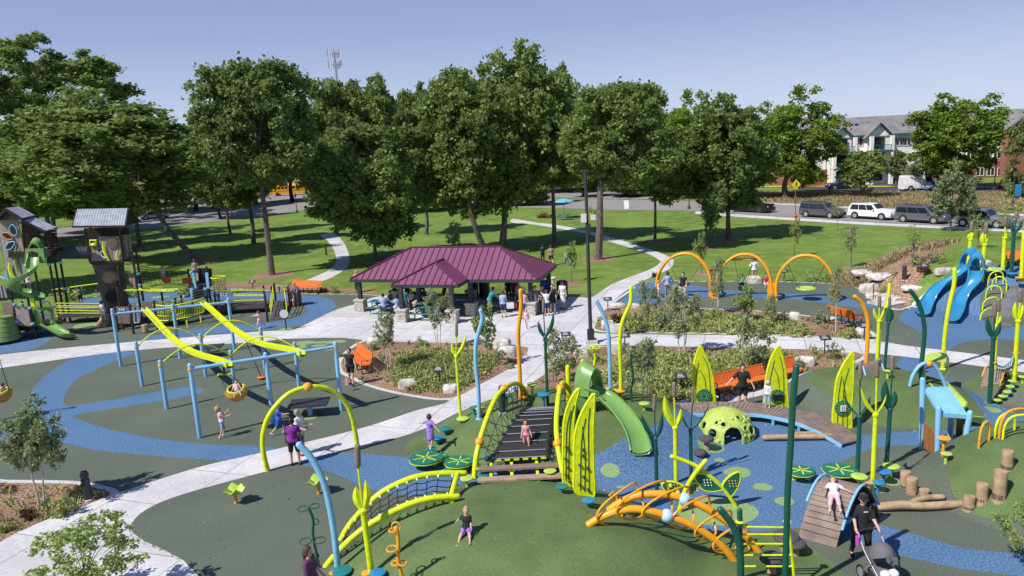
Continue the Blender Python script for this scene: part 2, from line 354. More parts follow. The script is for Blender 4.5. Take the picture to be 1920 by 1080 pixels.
play4 = [(1147, 571), (1177, 550), (1207, 531), (1243, 526), (1293, 528), (1440, 528), (1500, 530), (1567, 533), (1613, 542), (1627, 555), (1645, 570), (1673, 580), (1693, 580), (1725, 562), (1780, 525), (1808, 502), (1843, 497), (1920, 498), (2120, 505), (2120, 712), (1920, 680), (1700, 652), (1657, 647), (1630, 640), (1600, 610), (1440, 590), (1240, 580), (1147, 576)]
blue = [[(-90, 600), (40, 612), (90, 618), (104, 628), (95, 637), (80, 646), (50, 657), (0, 664), (-110, 676), (-190, 660), (-170, 630)],
        [(150, 561), (240, 553), (340, 548), (424, 546), (493, 549), (564, 554), (600, 556), (622, 562), (628, 578), (600, 598), (560, 609), (480, 619), (400, 626), (330, 634), (255, 641), (300, 627), (400, 613), (497, 605), (545, 598), (574, 586), (573, 575), (555, 567), (500, 562), (424, 560), (300, 566), (180, 569)],
        [(251, 659), (149, 669), (102, 692), (64, 726), (55, 752), (58, 772), (40, 790), (0, 802), (-80, 806), (-80, 838), (0, 824), (60, 822), (119, 829), (183, 844), (298, 855), (417, 863), (480, 862), (520, 842), (480, 836), (362, 831), (256, 816), (183, 799), (149, 786), (137, 779), (192, 769), (319, 748), (362, 741), (383, 732), (370, 726), (341, 727), (256, 741), (170, 756), (123, 760), (123, 739), (140, 714), (170, 697), (230, 671), (262, 660)],
        [(560, 868), (621, 850), (700, 852), (779, 860), (860, 872), (1050, 885), (1120, 878), (1225, 838), (1262, 797), (1323, 785), (1400, 780), (1500, 790), (1580, 810), (1620, 815), (1653, 813), (1723, 807), (1810, 803), (1848, 783), (1833, 770), (1800, 740), (1770, 718), (1700, 697), (1682, 684), (1697, 668), (1742, 672), (1760, 700), (1807, 730), (1857, 752), (1920, 780), (2000, 795), (2000, 818), (1920, 800), (1883, 810), (1830, 835), (1723, 835), (1657, 837), (1607, 852), (1573, 870), (1560, 900), (1580, 960), (1647, 983), (1707, 1000), (1807, 1027), (1907, 1038), (2050, 1050), (2050, 1098), (1917, 1080), (1807, 1067), (1740, 1053), (1673, 1037), (1590, 1012), (1540, 1000), (1500, 990), (1393, 998), (1327, 997), (1237, 983), (1193, 968), (1147, 940), (1110, 922), (1000, 912), (895, 912), (830, 922), (783, 930), (726, 923), (677, 911), (638, 892), (593, 878)],
        [(1207, 529), (1260, 531), (1329, 540), (1418, 549), (1501, 551), (1547, 555), (1600, 563), (1650, 573), (1607, 576), (1537, 567), (1487, 561), (1418, 558), (1378, 555), (1319, 557), (1260, 563), (1210, 567), (1160, 571), (1180, 550)]]
blue5 = [(1687, 594), (1703, 580), (1740, 553), (1773, 527), (1812, 499), (1920, 495), (2100, 500), (2100, 640), (1920, 637), (1857, 636), (1807, 642), (1777, 657), (1757, 668), (1737, 662), (1727, 625), (1690, 603)]
hole5 = [(1837, 560), (1850, 545), (1880, 537), (1920, 535), (2000, 545), (2000, 600), (1920, 610), (1880, 617), (1853, 610), (1838, 590)]
turf = [[(640, 1080), (672, 1034), (690, 1000), (705, 980), (730, 960), (780, 935), (840, 915), (895, 904), (970, 900), (1060, 907), (1120, 923), (1147, 940), (1193, 968), (1237, 983), (1327, 997), (1393, 1000), (1440, 1000), (1490, 1010), (1533, 1036), (1583, 1080), (1660, 1250), (560, 1250)],
        [(758, 841), (775, 822), (800, 808), (850, 792), (880, 772), (907, 763), (980, 729), (1000, 739), (1040, 741), (1100, 744), (1152, 747), (1190, 753), (1217, 760), (1245, 775), (1265, 798), (1250, 820), (1225, 840), (1160, 866), (1120, 880), (1045, 892), (900, 882), (850, 866), (790, 858)],
        [(1513, 722), (1540, 704), (1600, 688), (1650, 680), (1700, 695), (1760, 722), (1800, 742), (1838, 772), (1848, 785), (1830, 797), (1760, 806), (1680, 803), (1620, 790), (1560, 765), (1520, 740)],
        [(1778, 910), (1783, 885), (1800, 860), (1830, 840), (1880, 818), (1940, 808), (2040, 812), (2080, 900), (2000, 985), (1920, 987), (1857, 980), (1813, 962), (1783, 937)],
        [(1809, 719), (1830, 706), (1867, 697), (1920, 702), (2000, 712), (2000, 765), (1920, 754), (1880, 745), (1850, 739), (1820, 730)]]
pads = [(1145, 893, 19, 6), (1163, 913, 10, 3), (1332, 842, 26, 8), (1349, 863, 10, 4), (1383, 886, 26, 10), (1430, 913, 19, 7), (1342, 958, 76, 27), (1471, 940, 19, 8), (1670, 903, 18, 8), (1647, 917, 15, 7), (1853, 757, 9, 3), (1862, 769, 15, 5), (163, 610, 22, 4),
        (570, 643, 19, 4), (600, 642, 13, 2), (628, 641, 20, 3), (613, 655, 18, 2), (567, 651, 10, 2), (597, 648, 14, 2), (536, 618, 14, 3), (300, 557, 15, 2), (582, 783, 12, 4), (1022, 742, 9, 3)]
mx = lambda *a: np.maximum.reduce(a)
S = {}
S['planting_bed'] = mx(*[reg(b) for b in (bedA, bedB, bedC, bedD, bedE, bedF)], *[poly_sdf(ell(*p)) for p in [(510, 516, 34, 7), (1120, 487, 30, 7), (1232, 451, 18, 4), (1366, 448, 30, 6), (1072, 530, 20, 5), (1596, 503, 17, 4), (1316, 514, 18, 4), (1489, 484, 10, 3), (705, 489, 20, 5), (365, 492, 30, 6), (935, 470, 34, 6), (1322, 467, 16, 4), (1833, 467, 14, 3)]])
bedcurb = mx(*[reg(b) for b in (bedA, bedB, bedC, bedD)])+.22
pl = mx(*[reg(p) for p in play], reg(play4, g=G))
S['concrete_path'] = mx(reg(concrete), reg(lanepath), bedcurb, reg([(1328, 752), (1345, 760), (1440, 738), (1512, 715), (1502, 703), (1440, 720), (1350, 740)], 1), reg([(1552, 600), (1556, 592), (1622, 610), (1624, 620), (1600, 616)], 1), reg([(690, 707), (712, 703), (690, 690), (660, 672), (648, 676)], 1))
S['lily_pad_mark'] = mx(*[poly_sdf(ell(*p)) for p in pads])
S['turf_mound'] = mx(*[reg(t) for t in turf])
S['grey_dot_mark'] = mx(*[poly_sdf(ell(*p, G)) for p in [(1897, 549, 13, 7), (1888, 568, 13, 8), (1885, 588, 12, 7), (1882, 607, 11, 5)]])
h5 = reg(hole5, g=G)
S['blue_rubber_path'] = mx(*[reg(b) for b in blue], np.minimum(reg(blue5, g=G), -h5))
S['rubber_play_surface'] = pl
curb = pl+.2
order = ['planting_bed', 'concrete_path', 'lily_pad_mark', 'turf_mound', 'grey_dot_mark', 'blue_rubber_path', 'rubber_play_surface', 'concrete_curb']
S['concrete_curb'] = np.where(S['planting_bed'] > -3, curb, curb)
MATS = dict(planting_bed='mulch', concrete_path='concrete', lily_pad_mark='pad_green', turf_mound='turf', grey_dot_mark='dot_grey', blue_rubber_path='rubber_blue', rubber_play_surface='rubber_green', concrete_curb='concrete', lawn='lawn')
def march(F, name, m, lift=0.):
    nx, ny = F.shape; V = {}; vs = []; fs = []
    pos = F > 0
    full = pos[:-1, :-1] & pos[1:, :-1] & pos[1:, 1:] & pos[:-1, 1:]
    anyp = pos[:-1, :-1] | pos[1:, :-1] | pos[1:, 1:] | pos[:-1, 1:]
    def vid(k, x, y):
        if k not in V: V[k] = len(vs); vs.append((x, y))
        return V[k]
    for i, j in zip(*np.nonzero(anyp)):
        c = [(i, j), (i+1, j), (i+1, j+1), (i, j+1)]
        if full[i, j]: fs.append([vid(k, gx[k[0]], gy[k[1]]) for k in c]); continue
        out = []
        for a in range(4):
            p, q = c[a], c[(a+1) % 4]; fa, fb = F[p], F[q]
            if fa > 0: out.append(vid(p, gx[p[0]], gy[p[1]]))
            if (fa > 0) != (fb > 0):
                if q < p: k = (q, p); t = fb/(fb-fa); x = gx[q[0]]+(gx[p[0]]-gx[q[0]])*t; y = gy[q[1]]+(gy[p[1]]-gy[q[1]])*t
                else: k = (p, q); t = fa/(fa-fb); x = gx[p[0]]+(gx[q[0]]-gx[p[0]])*t; y = gy[p[1]]+(gy[q[1]]-gy[p[1]])*t
                out.append(vid(k, x, y))
        if len(out) > 2: fs.append(out)
    a = np.array(vs); z = hgt(a[:, 0], a[:, 1])+lift
    me = bpy.data.meshes.new(name); me.from_pydata(np.column_stack([a, z]).tolist(), [], fs); me.materials.append(m)
    me.polygons.foreach_set('use_smooth', [True]*len(me.polygons)); me.update()
    o = bpy.data.objects.new(name, me); C.objects.link(o); tag(o, kind='structure'); return o
taken = np.full(GX.shape, -9.)
for nm in order:
    march(np.minimum(S[nm], -taken), nm, MC[MATS[nm]], .004*(nm == 'lily_pad_mark')); taken = np.maximum(taken, S[nm])
march(-taken, 'lawn', MC['lawn'])
march(np.full(GX.shape, 1.), 'sub_base', MC['concrete'], -.03)
def flatpoly(name, px, m, z, k=3, kind='structure'):
    pts = crv([P(*p) for p in px], k, True)[0]; me = bpy.data.meshes.new(name)
    me.from_pydata([(p.x, p.y, z) for p in pts], [], [tuple(range(len(pts)))]); me.materials.append(m); me.update()
    o = bpy.data.objects.new(name, me); C.objects.link(o)
    return tag(o, kind=kind)
g = MB(); B_ = 2500.
for a, b, c_, d in [(-B_, X0, -60, 3000), (X1, B_, -60, 3000), (X0, X1, -60, Y0), (X0, X1, Y1, 3000)]:
    g.add([(a, c_, 0), (b, c_, 0), (b, d, 0), (a, d, 0)], [(0, 1, 2, 3)])
o = g.build('far_ground', MC['lawn']); tag(o, kind='structure')
roadn = [(-260, 490), (-50, 466), (107, 450), (287, 427), (480, 407), (602, 391), (760, 387), (1000, 390), (1160, 394), (1304, 396), (1440, 405), (1600, 415), (1760, 423), (1918, 431), (2200, 450)]
roadf = [(2200, 420), (1918, 405), (1700, 396), (1440, 383), (1293, 377), (1160, 375), (1000, 373), (760, 372), (620, 374), (480, 384), (287, 402), (107, 430), (-50, 445), (-260, 462)]
flatpoly('road', roadn+roadf, MC['asphalt_old'], .03)
flatpoly('sidewalk', [(x, y+.6) for x, y in roadn[9:]]+[(x, y+5.5) for x, y in roadn[:8:-1]], MC['concrete'], .02, 1)
flatpoly('roadside_curb', [(x, y-3) for x, y in roadf[:4]]+[(x, y+.4) for x, y in roadf[3::-1]], MC['concrete'], .045, 1)
flatpoly('yellow_kerb', [(1400, 352), (1560, 350.5), (1700, 352), (1920, 354), (1920, 352.3), (1700, 350), (1560, 348.5), (1400, 350)], mat('kerb_yellow', (.6, .42, .05), .8), .1, 1)
flatpoly('parking_lot', [(200, 398), (480, 379), (620, 372), (1000, 370), (1250, 372), (1180, 345), (900, 342), (600, 338), (400, 346), (150, 375)], MC['asphalt_old'], .02)
flatpoly('meadow', [(1290, 376), (1440, 382), (1700, 394), (1930, 402), (2200, 416), (2200, 372), (1920, 361), (1700, 360.5), (1560, 359), (1460, 358), (1300, 358)], MC['meadow'], .022)
flatpoly('asphalt_lot', [(1500, 356), (1560, 358.5), (1700, 360), (1920, 361), (2200, 366), (2200, 345), (1800, 343), (1560, 343), (1500, 346)], MC['asphalt_new'], .02)
# ================================================================= TREES AND PLANTS
leaf_mat('oak_leaf', (.070, .112, .028), (.26, .335, .09), .44, 2.2)
leaf_mat('maple_leaf', (.07, .13, .018), (.24, .34, .045), .4, 2.2)
leaf_mat('birch_leaf', (.08, .12, .05), (.31, .36, .18), .35, 2.5)
leaf_mat('sapling_leaf', (.13, .18, .07), (.46, .50, .26), .4, 2.5)
leaf_mat('pale_leaf', (.13, .19, .045), (.38, .46, .14), .35, 2.5)
leaf_mat('willow_leaf', (.08, .11, .03), (.20, .24, .08), .3, 2.5)
leaf_mat('shrub_leaf', (.13, .18, .05), (.44, .48, .17), .3, 3)
leaf_mat('grass_leaf', (.12, .16, .04), (.36, .38, .15), .3, .6)
leaf_mat('dry_leaf', (.20, .16, .07), (.42, .34, .18), .3, .25)
leaf_mat('red_leaf', (.06, .018, .012), (.15, .06, .035), .3, 3)
BARK = mat('bark', (.13, .105, .09), .95, var=.35, vs=3, bump=.8, bs=9)
BARKD = mat('dark_bark', (.035, .028, .023), .95, var=.3, vs=3, bump=.8, bs=9)
BIRCH = mat('birch_bark', (.50, .48, .44), .85, var=.25, vs=9)
def leaves(cen, s, rg, flat=.5, asp=1.7):
    """folded diamond leaves at the given centres"""
    n = len(cen); d = rg.normal(size=(n, 3)); d[:, 2] *= flat; d /= np.linalg.norm(d, axis=1)[:, None]
    e = rg.normal(size=(n, 3)); e -= d*(e*d).sum(1)[:, None]; e /= np.linalg.norm(e, axis=1)[:, None]
    nn = np.cross(d, e); k = (s*rg.uniform(.6, 1.35, n))[:, None]
    v = np.stack([cen-d*k*asp*.5, cen+e*k*.5+nn*k*.15, cen+d*k*asp*.5, cen-e*k*.5+nn*k*.15], 1).reshape(-1, 3)
    f = np.arange(4*n).reshape(-1, 4); val = np.repeat(rg.uniform(0, 1, n), 4); return v, f, val
def crown_cloud(seed, nb, nl, br=(.2, .36), shell=.6, bottom=-.95, hollow=.06, up=.25, fine=6):
    """points of foliage: clumps inside an uneven unit ellipsoid, each clump made of sprays"""
    rg = np.random.RandomState(seed); pts = []; tips = []
    while len(tips) < nb:
        p = rg.normal(size=3); p /= np.linalg.norm(p); r = rg.uniform(shell, 1)**.6*(1+.16*math.sin(3.1*p[0]+seed)+.12*math.cos(4.3*p[1]+2*seed)+.26*(rg.rand()-.5))
        p = p*r*.82
        if p[2] < bottom or (rg.rand() < hollow and p[2] < 0): continue
        tips.append(p)
    per = nl//nb
    for p in tips:
        R_ = rg.uniform(*br); n = int(per*(R_/np.mean(br))**2)
        sub = rg.normal(size=(fine, 3)); sub /= np.linalg.norm(sub, axis=1)[:, None]; sub[:, 2] = sub[:, 2]*.75+up
        q = sub[rg.randint(fine, size=n)]*R_*.72+rg.normal(size=(n, 3))*R_*.24*np.array([1, 1, .7])
        pts.append(p+q)
    return np.concatenate(pts), tips, rg
CROWN = {}
def crown_data(key, seed, nb, nl, ls, m, **k):
    cen, tips, rg = crown_cloud(seed, nb, nl, **k); v, f, a = leaves(cen, ls, rg)
    o = npmesh('crown', v, f, MC[m], attr=a); me = o.data; bpy.data.objects.remove(o); CROWN[key] = (me, tips)
for i, sd in enumerate((3, 11, 23, 31)): crown_data('oak%d' % i, sd, 125, 34000, .040, 'oak_leaf', br=(.12, .27))
for i, sd in enumerate((5, 17)): crown_data('airy%d' % i, sd, 46, 13000, .042, 'oak_leaf', br=(.13, .24), shell=.5, hollow=.4)
for i, sd in enumerate((7, 19)): crown_data('maple%d' % i, sd, 105, 30000, .040, 'maple_leaf', br=(.13, .27))
crown_data('willow', 41, 60, 16000, .045, 'willow_leaf', br=(.16, .3))
for i, sd in enumerate((9, 29)): crown_data('birch%d' % i, sd, 34, 2800, .06, 'sapling_leaf', br=(.15, .3), shell=.25, hollow=.1)
crown_data('small', 37, 46, 8000, .052, 'birch_leaf', br=(.18, .32), shell=.3)
crown_data('feather', 61, 44, 4200, .042, 'pale_leaf', br=(.1, .24), shell=.25)
crown_data('smalloak', 38, 50, 7000, .07, 'oak_leaf', br=(.2, .34), shell=.3)
crown_data('pale', 43, 32, 2200, .07, 'pale_leaf', br=(.15, .3), shell=.2)
crown_data('sparse', 47, 30, 600, .07, 'pale_leaf', br=(.12, .25), shell=.3)
crown_data('red', 53, 40, 3600, .08, 'willow_leaf', br=(.2, .34), shell=.3)
def trunk(mb, b, top, r, tips, cc, cr_, lean=None, limbs=9, seed=0, n=8):
    rg = random.Random(seed); b = Vector(b); top = Vector(top); mid = b.lerp(top, .5)+Vector((rg.uniform(-1, 1), rg.uniform(-1, 1), 0))*r*.8
    pts = [b-Vector((0, 0, .3)), b+Vector((0, 0, r*.8)), mid, top]; rs = [r*1.45, r*1.02, r*.8, r*.62]
    pts, rs = crv(pts, 4, False, rs); mb.tube(pts, rs, n)
    mb.tube(crv([top, top.lerp(cc, .5)+Vector((r*.5, 0, 0)), cc+Vector((0, 0, cr_[2]*.55))], 3)[0], [r*.62, r*.56, r*.5, r*.42, r*.34, r*.24, r*.1], 6)
    tp = list(tips); rg.shuffle(tp)
    for t in tp[:limbs]:
        e = cc+Vector((t[0]*cr_[0], t[1]*cr_[1], t[2]*cr_[2]))*.9; s0 = b.lerp(top, rg.uniform(.85, 1)) if t[2] < .1 else top.lerp(cc, rg.uniform(0, .6))
        m1 = s0.lerp(e, .45)+Vector((0, 0, (e-s0).length*.12)); k = r*rg.uniform(.28, .45)
        mb.tube(crv([s0, m1, e], 3)[0], [k, k*.85, k*.7, k*.55, k*.42, k*.28, k*.12], 5)
def tree(name, bx, by, x0, x1, y0, y1, kind, label, cat='tree', group=None, r=None, lean=0., dist=None, barkm=None, dy=1., stems=1, limbs=9, seed=None):
    """bx,by trunk foot in the picture; x0..x1,y0..y1 what the crown spans"""
    b = G(bx, by) if not dist else W(bx, 300, dist)
    if dist: b.z = 0
    s = sc_at((b.x, b.y, b.z+3)); cx = (x0+x1)/2; c = W(cx, (y0+y1)/2, b); c.y += lean
    if c.z < 0: c.z = 1
    rx = (x1-x0)/2/s; zt = W(cx, y0, b).z; zb = W(cx, y1, b).z; rz = (zt-zb)/2; r = r or max(.02, rz*.055)
    me, tips = CROWN[kind]; sd = seed if seed is not None else int(bx*7+by)
    t = thing(name, b, label, cat, group)
    cr_ = bpy.data.objects.new('crown', me); C.objects.link(cr_); cr_.parent = t; cr_.location = c-b; k_ = .95 if rz < 2.5 else .91; cr_.scale = (rx/k_, rx*dy/k_, rz/k_); cr_.rotation_euler = (0, 0, 0)
    for k in range(stems):
        mb = MB(); a = 2*PI*k/max(stems, 1)+.6; off = Vector((math.cos(a), math.sin(a), 0))*(r*3.2 if stems > 1 else 0)
        tz = max(zb+rz*.25, b.z+.35*(c.z-b.z)); top = Vector((b.x+(c.x-b.x)*(.6 if 'leaning' in label else .15), b.y, tz))+off*2.2
        trunk(mb, b+off, top, r, tips, c, (rx, rx*dy, rz), limbs=limbs//stems, seed=sd+k, n=8 if r > .1 else 6)
        mb.build('trunk', barkm or BARK, t)
    return t
bg_ = 'tall trees massed behind the lawn'
# near and middle trees, each with its own look
tree('oak_tree', 365, 490, 52, 392, 182, 408, 'oak0', 'broad dark tree with a leaning forked trunk behind the tree house tower', r=.34, dy=.8)
tree('oak_tree', 510, 515, 372, 578, 105, 374, 'oak1', 'tall oak with a straight grey trunk beside the narrow side path', r=.3, dy=.9)
tree('oak_tree', 476, 457, 400, 520, 250, 400, 'oak2', 'dark trunk tree just left of the tall straight trunked oak', r=.3)
tree('oak_tree', 432, 439, 370, 470, 240, 395, 'oak3', 'slim dark trunk tree at the road edge left of the bus', r=.22)
tree('oak_tree', 705, 487, 578, 792, 236, 468, 'oak3', 'round dense tree reaching low over the lawn left of the pavilion roof', r=.2, dy=.9)
tree('oak_tree', 925, 470, 792, 985, 150, 412, 'oak0', 'tall oak with twin trunks standing behind the pavilion roof', r=.32, stems=2)
tree('oak_tree', 944, 462, 870, 1078, 88, 400, 'oak2', 'tallest oak of the wood rising right behind the pavilion ridge', r=.34)
tree('oak_tree', 1122, 486, 1062, 1262, 146, 372, 'oak1', 'large spreading oak with a thick pale trunk on the lawn beside the curving path', r=.36, dy=.9, lean=2)
tree('oak_tree', 1228, 450, 1180, 1292, 238, 388, 'oak3', 'small dark oak with slim trunk right of the thick pale trunk', r=.17)
tree('oak_tree', 1366, 447, 1282, 1452, 192, 400, 'oak0', 'large full oak whose crown hides the black pickup truck', r=.28)
tree('young_tree', 1321, 466, 1308, 1362, 338, 440, 'smalloak', 'young tree with thin bent trunk behind the first two yellow swing arches', r=.13, dy=1)
tree('maple_tree', 1474, 372, 1412, 1566, 190, 345, 'maple0', 'bright green maple left of the white apartment building', r=.5)
tree('maple_tree', 1392, 374, 1322, 1450, 198, 345, 'maple1', 'bright green maple seen between the full oak and the apartment maple', r=.4)
tree('maple_tree', 1275, 374, 1228, 1345, 196, 345, 'maple0', 'bright green maple behind the small dark oak', r=.4)
tree('maple_tree', 1790, 356, 1706, 1868, 184, 340, 'maple1', 'big rounded bright green maple in front of the apartment roof', r=.5)
tree('maple_tree', 1612, 371, 1566, 1656, 282, 358, 'smalloak', 'low dark crabapple in the meadow before the apartment entrance', r=.22)
tree('plum_tree', 1678, 352, 1660, 1704, 282, 336, 'red', 'brownish small tree in front of the apartment balconies', r=.15)
tree('maple_tree', 1730, 355, 1690, 1765, 295, 350, 'small', 'grey green low tree shading the parked white van', r=.2)
tree('young_maple_tree', 1782, 434, 1746, 1824, 308, 424, 'small', 'young upright maple planted in a mulch ring beside the parked cars', r=.09)
tree('willow_tree', 1935, 372, 1890, 2000, 222, 385, 'willow', 'pale feathery tree at the right edge of the apartment grounds', r=.35)
tree('old_tree', -30, 470, -120, 88, 45, 260, 'airy0', 'tall open crowned tree at the far left edge with bare dark limbs', r=.5, barkm=BARKD, limbs=16)
tree('old_tree', 60, 430, 20, 236, 92, 262, 'airy1', 'open crowned tree showing sky between its branches left of the broad dark tree', r=.5, barkm=BARKD, limbs=16)
tree('oak_tree', 10, 470, -70, 108, 240, 430, 'oak2', 'very dark low tree behind the twin gabled play tower', r=.4)
tree('oak_tree', 100, 440, 10, 150, 222, 390, 'oak1', 'dark tree filling the gap behind the play tower roofs', r=.4)
# the wood beyond the road
wood = [(575, 540, 640, 205, 'oak2'), (765, 700, 830, 200, 'oak1'), (970, 900, 1030, 175, 'oak3'), (1060, 1000, 1120, 190, 'oak2'), (1300, 1240, 1350, 212, 'maple1'), (355, 300, 420, 240, 'oak1'), (470, 410, 540, 215, 'oak0'), (1350, 1300, 1410, 222, 'oak2'), (40, -30, 120, 230, 'oak3'), (890, 840, 950, 210, 'oak2'),
        (650, 585, 742, 128, 'airy0'), (600, 560, 680, 165, 'oak3'), (780, 720, 822, 148, 'airy1'), (850, 800, 905, 135, 'oak1'), (1035, 985, 1082, 108, 'airy0'), (1010, 950, 1068, 150, 'oak3'),
        (700, 650, 780, 185, 'oak0'), (830, 740, 900, 190, 'oak2'), (1110, 1050, 1180, 175, 'oak3'), (1180, 1120, 1250, 170, 'oak0'), (1090, 1020, 1150, 215, 'oak1'), (540, 480, 610, 190, 'oak2'),
        (300, 230, 372, 235, 'oak0'), (390, 330, 460, 215, 'oak3'), (170, 90, 260, 215, 'oak2'), (235, 150, 330, 250, 'oak1'), (1225, 1170, 1290, 215, 'oak2'), (-60, -140, 20, 200, 'oak0')]
ords = ['dark tree between the straight oak and the round dense tree', 'dark tree above the right shoulder of the round dense tree', 'dark tree behind the right crown of the twin trunks', 'dark tree below and right of the tallest oak', 'bright tree behind the first maple beyond the road', 'dark tree left behind the tall straight oak', 'dark tree directly behind the tall straight oak', 'dark tree between the first and second bright maples', 'dark tree behind the left play tower roofs far off', 'dark tree hidden behind the left crown of the twin trunks', 'airy crowned tree under the radio mast', 'dark tree left of the radio mast', 'loose crowned tree rising right of the low notch in the treeline', 'tree between the loose crown and the tallest oak', 'narrow open crown just right of the tallest oak', 'dark tree filling in below the narrow open crown', 'dark tree right below the airy crown of the radio mast', 'dark tree under the loose crown left of the twin trunks', 'dark tree behind the left flank of the spreading oak', 'dark tree behind the right flank of the spreading oak', 'lower dark tree left of the spreading oak', 'dark tree right behind the tall straight trunked oak', 'dark tree behind the top of the broad leaning tree', 'dark tree filling the dip between the leaning tree and the straight oak', 'dark tree below the open crowned tree showing sky', 'dark tree behind the left shoulder of the broad leaning tree', 'low dark tree between the spreading oak and the first maple', 'dark tree beyond the far left edge tree']
for i, (bx, x0, x1, y0, kd) in enumerate(wood):
    tree('woodland_tree', bx, 0, x0, x1, y0, 352+(i % 3)*6, kd, ords[i], group=bg_, r=.5, dist=150+(i*7 % 5)*7, limbs=14 if 'airy' in kd else 7, seed=i, barkm=BARKD)
for i, (bx, x0, x1, y0, y1, d) in enumerate([(650, 600, 710, 292, 384, 124), (740, 680, 800, 300, 386, 122), (860, 800, 930, 290, 384, 126), (985, 930, 1040, 300, 386, 124), (1090, 1062, 1130, 296, 362, 135), (1180, 1130, 1240, 290, 374, 132), (1300, 1250, 1340, 296, 372, 128), (400, 350, 450, 300, 392, 128), (150, 80, 225, 300, 412, 112), (40, -30, 100, 300, 425, 104)]):
    tree('understory_tree', bx, 0, x0, x1, y0, y1, 'oak%d' % (i % 4), 'low spreading tree %s' % ['left of the round dense tree trunk', 'behind the round dense tree', 'behind the left side of the pavilion roof', 'behind the right side of the pavilion roof', 'above the blue umbrella', 'right of the thick pale trunk', 'between the small dark oak and the young bent trunk', 'behind the road marker post', 'behind the tree house roof', 'behind the play tower roofs'][i], r=.25, dist=d, limbs=5, seed=50+i, barkm=BARKD)
tree('oak_tree', 95, 478, 0, 190, 232, 415, 'oak3', 'dark oak standing behind the crawl tunnel between the two towers', r=.35)
tree('oak_tree', 262, 462, 190, 350, 250, 404, 'oak2', 'dark oak behind the right side of the tree house roof', r=.3)
tree('oak_tree', -150, 570, -330, -75, 120, 420, 'oak1', 'big unseen oak added beyond the left edge to shade the lawn behind the towers', r=.4)  # out-of-view tree, added to throw shade across the left lawn
tree('oak_tree', 632, 440, 598, 690, 250, 402, 'oak0', 'dark oak left behind the round dense tree at the narrow path', r=.25)
tree('oak_tree', 800, 440, 745, 860, 240, 404, 'oak1', 'dark oak between the round dense tree and the twin trunks', r=.25)
tree('oak_tree', 1040, 455, 985, 1095, 230, 356, 'oak3', 'dark oak left behind the thick pale trunk', r=.25)
# young planted trees
sap = 'young trees planted in the lawn and beds'
tree('birch_tree', 728, 693, 694, 750, 578, 668, 'birch0', 'white stemmed young birch standing left in the round planting bed', group=sap, r=.028, barkm=BIRCH, stems=3)
tree('birch_tree', 822, 657, 794, 850, 540, 622, 'birch1', 'white stemmed young birch in front of the pavilion stone piers', group=sap, r=.028, barkm=BIRCH, stems=3)
tree('young_tree', 915, 690, 884, 938, 560, 662, 'pale', 'thin pale sapling between the light blue wavy pole and the yellow one', group=sap, r=.022)
tree('birch_tree', 1343, 590, 1326, 1366, 476, 572, 'birch0', 'dense birch sapling standing between the first and second yellow swing arch', group=sap, r=.03, barkm=BIRCH, stems=3)
tree('birch_tree', 1280, 667, 1246, 1322, 534, 642, 'birch1', 'wide white stemmed birch across the cross path in front of the swing bed', group=sap, r=.035, barkm=BIRCH, stems=3)
tree('birch_tree', 1567, 622, 1550, 1584, 492, 586, 'birch0', 'slender birch beside the low orange bench by the swings', group=sap, r=.03, barkm=BIRCH)
tree('young_tree', 1215, 612, 1194, 1238, 526, 600, 'birch1', 'leafy sapling at the left end of the swing bed', group=sap, r=.02)
tree('young_tree', 1402, 606, 1376, 1424, 528, 604, 'pale', 'pale leafy sapling in the middle of the swing bed', group=sap, r=.02)
tree('young_tree', 1448, 612, 1424, 1466, 548, 604, 'birch0', 'low sapling right of the pale one in the swing bed', group=sap, r=.02)
tree('birch_tree', 1212, 742, 1178, 1244, 628, 712, 'birch0', 'grey green birch beside the dark green vine post', group=sap, r=.028, barkm=BIRCH, stems=2)
tree('young_tree', 1412, 700, 1378, 1448, 590, 690, 'birch1', 'airy sapling in the bed behind the orange bench and leaf panels', group=sap, r=.025)
tree('young_tree', 1040, 716, 1018, 1088, 614, 712, 'birch1', 'loose shrubby tree right of the dark green tulip pole', group=sap, r=.02, stems=2)
tree('young_tree', 1072, 529, 1060, 1086, 446, 506, 'pale', 'slim sapling in a mulch ring on the lawn behind the pavilion', group=sap, r=.035)
tree('young_tree', 1316, 512, 1300, 1330, 428, 500, 'pale', 'golden green upright sapling behind the first yellow arch', group=sap, r=.03)
tree('young_tree', 1596, 502, 1578, 1614, 418, 478, 'birch0', 'bluish green young tree in a mulch ring on the open lawn', group=sap, r=.04)
tree('young_tree', 1489, 482, 1482, 1506, 404, 460, 'pale', 'narrow light sapling on the lawn below the yellow warning sign', group=sap, r=.03)
tree('young_tree', 1712, 500, 1698, 1732, 424, 476, 'sparse', 'nearly bare sapling with grey stem on the lawn left of the stone steps', group=sap, r=.04, limbs=12)
tree('young_tree', 1833, 466, 1812, 1862, 404, 450, 'sparse', 'thin yellowish sapling behind the lime poles on the slide hill', group=sap, r=.03)
tree('young_tree', 1886, 452, 1868, 1924, 372, 440, 'sparse', 'thin yellowish sapling at the right edge of the lawn', group=sap, r=.03)
tree('young_tree', 1570, 432, 1556, 1586, 372, 412, 'sparse', 'thin sapling by the kerb in front of the parked white car', group=sap, r=.03)
tree('young_tree', 850, 476, 830, 872, 412, 470, 'birch0', 'bushy young tree in the shade behind the pavilion roof', group=sap, r=.05)
tree('birch_tree', 78, 950, -4, 112, 752, 906, 'small', 'dense dark birch on three white stems in the mulch bed at left', group=sap, r=.03, barkm=BIRCH, stems=3, seed=4)
tree('locust_tree', 165, 1150, 40, 268, 946, 1140, 'feather', 'open feathery locust growing from the concrete corner at bottom left', group=sap, r=.035, barkm=BARKD, limbs=20)
tree('young_tree', 1935, 1075, 1878, 1990, 915, 1070, 'feather', 'pale leaved young tree cut off by the right edge', group=sap, r=.03)
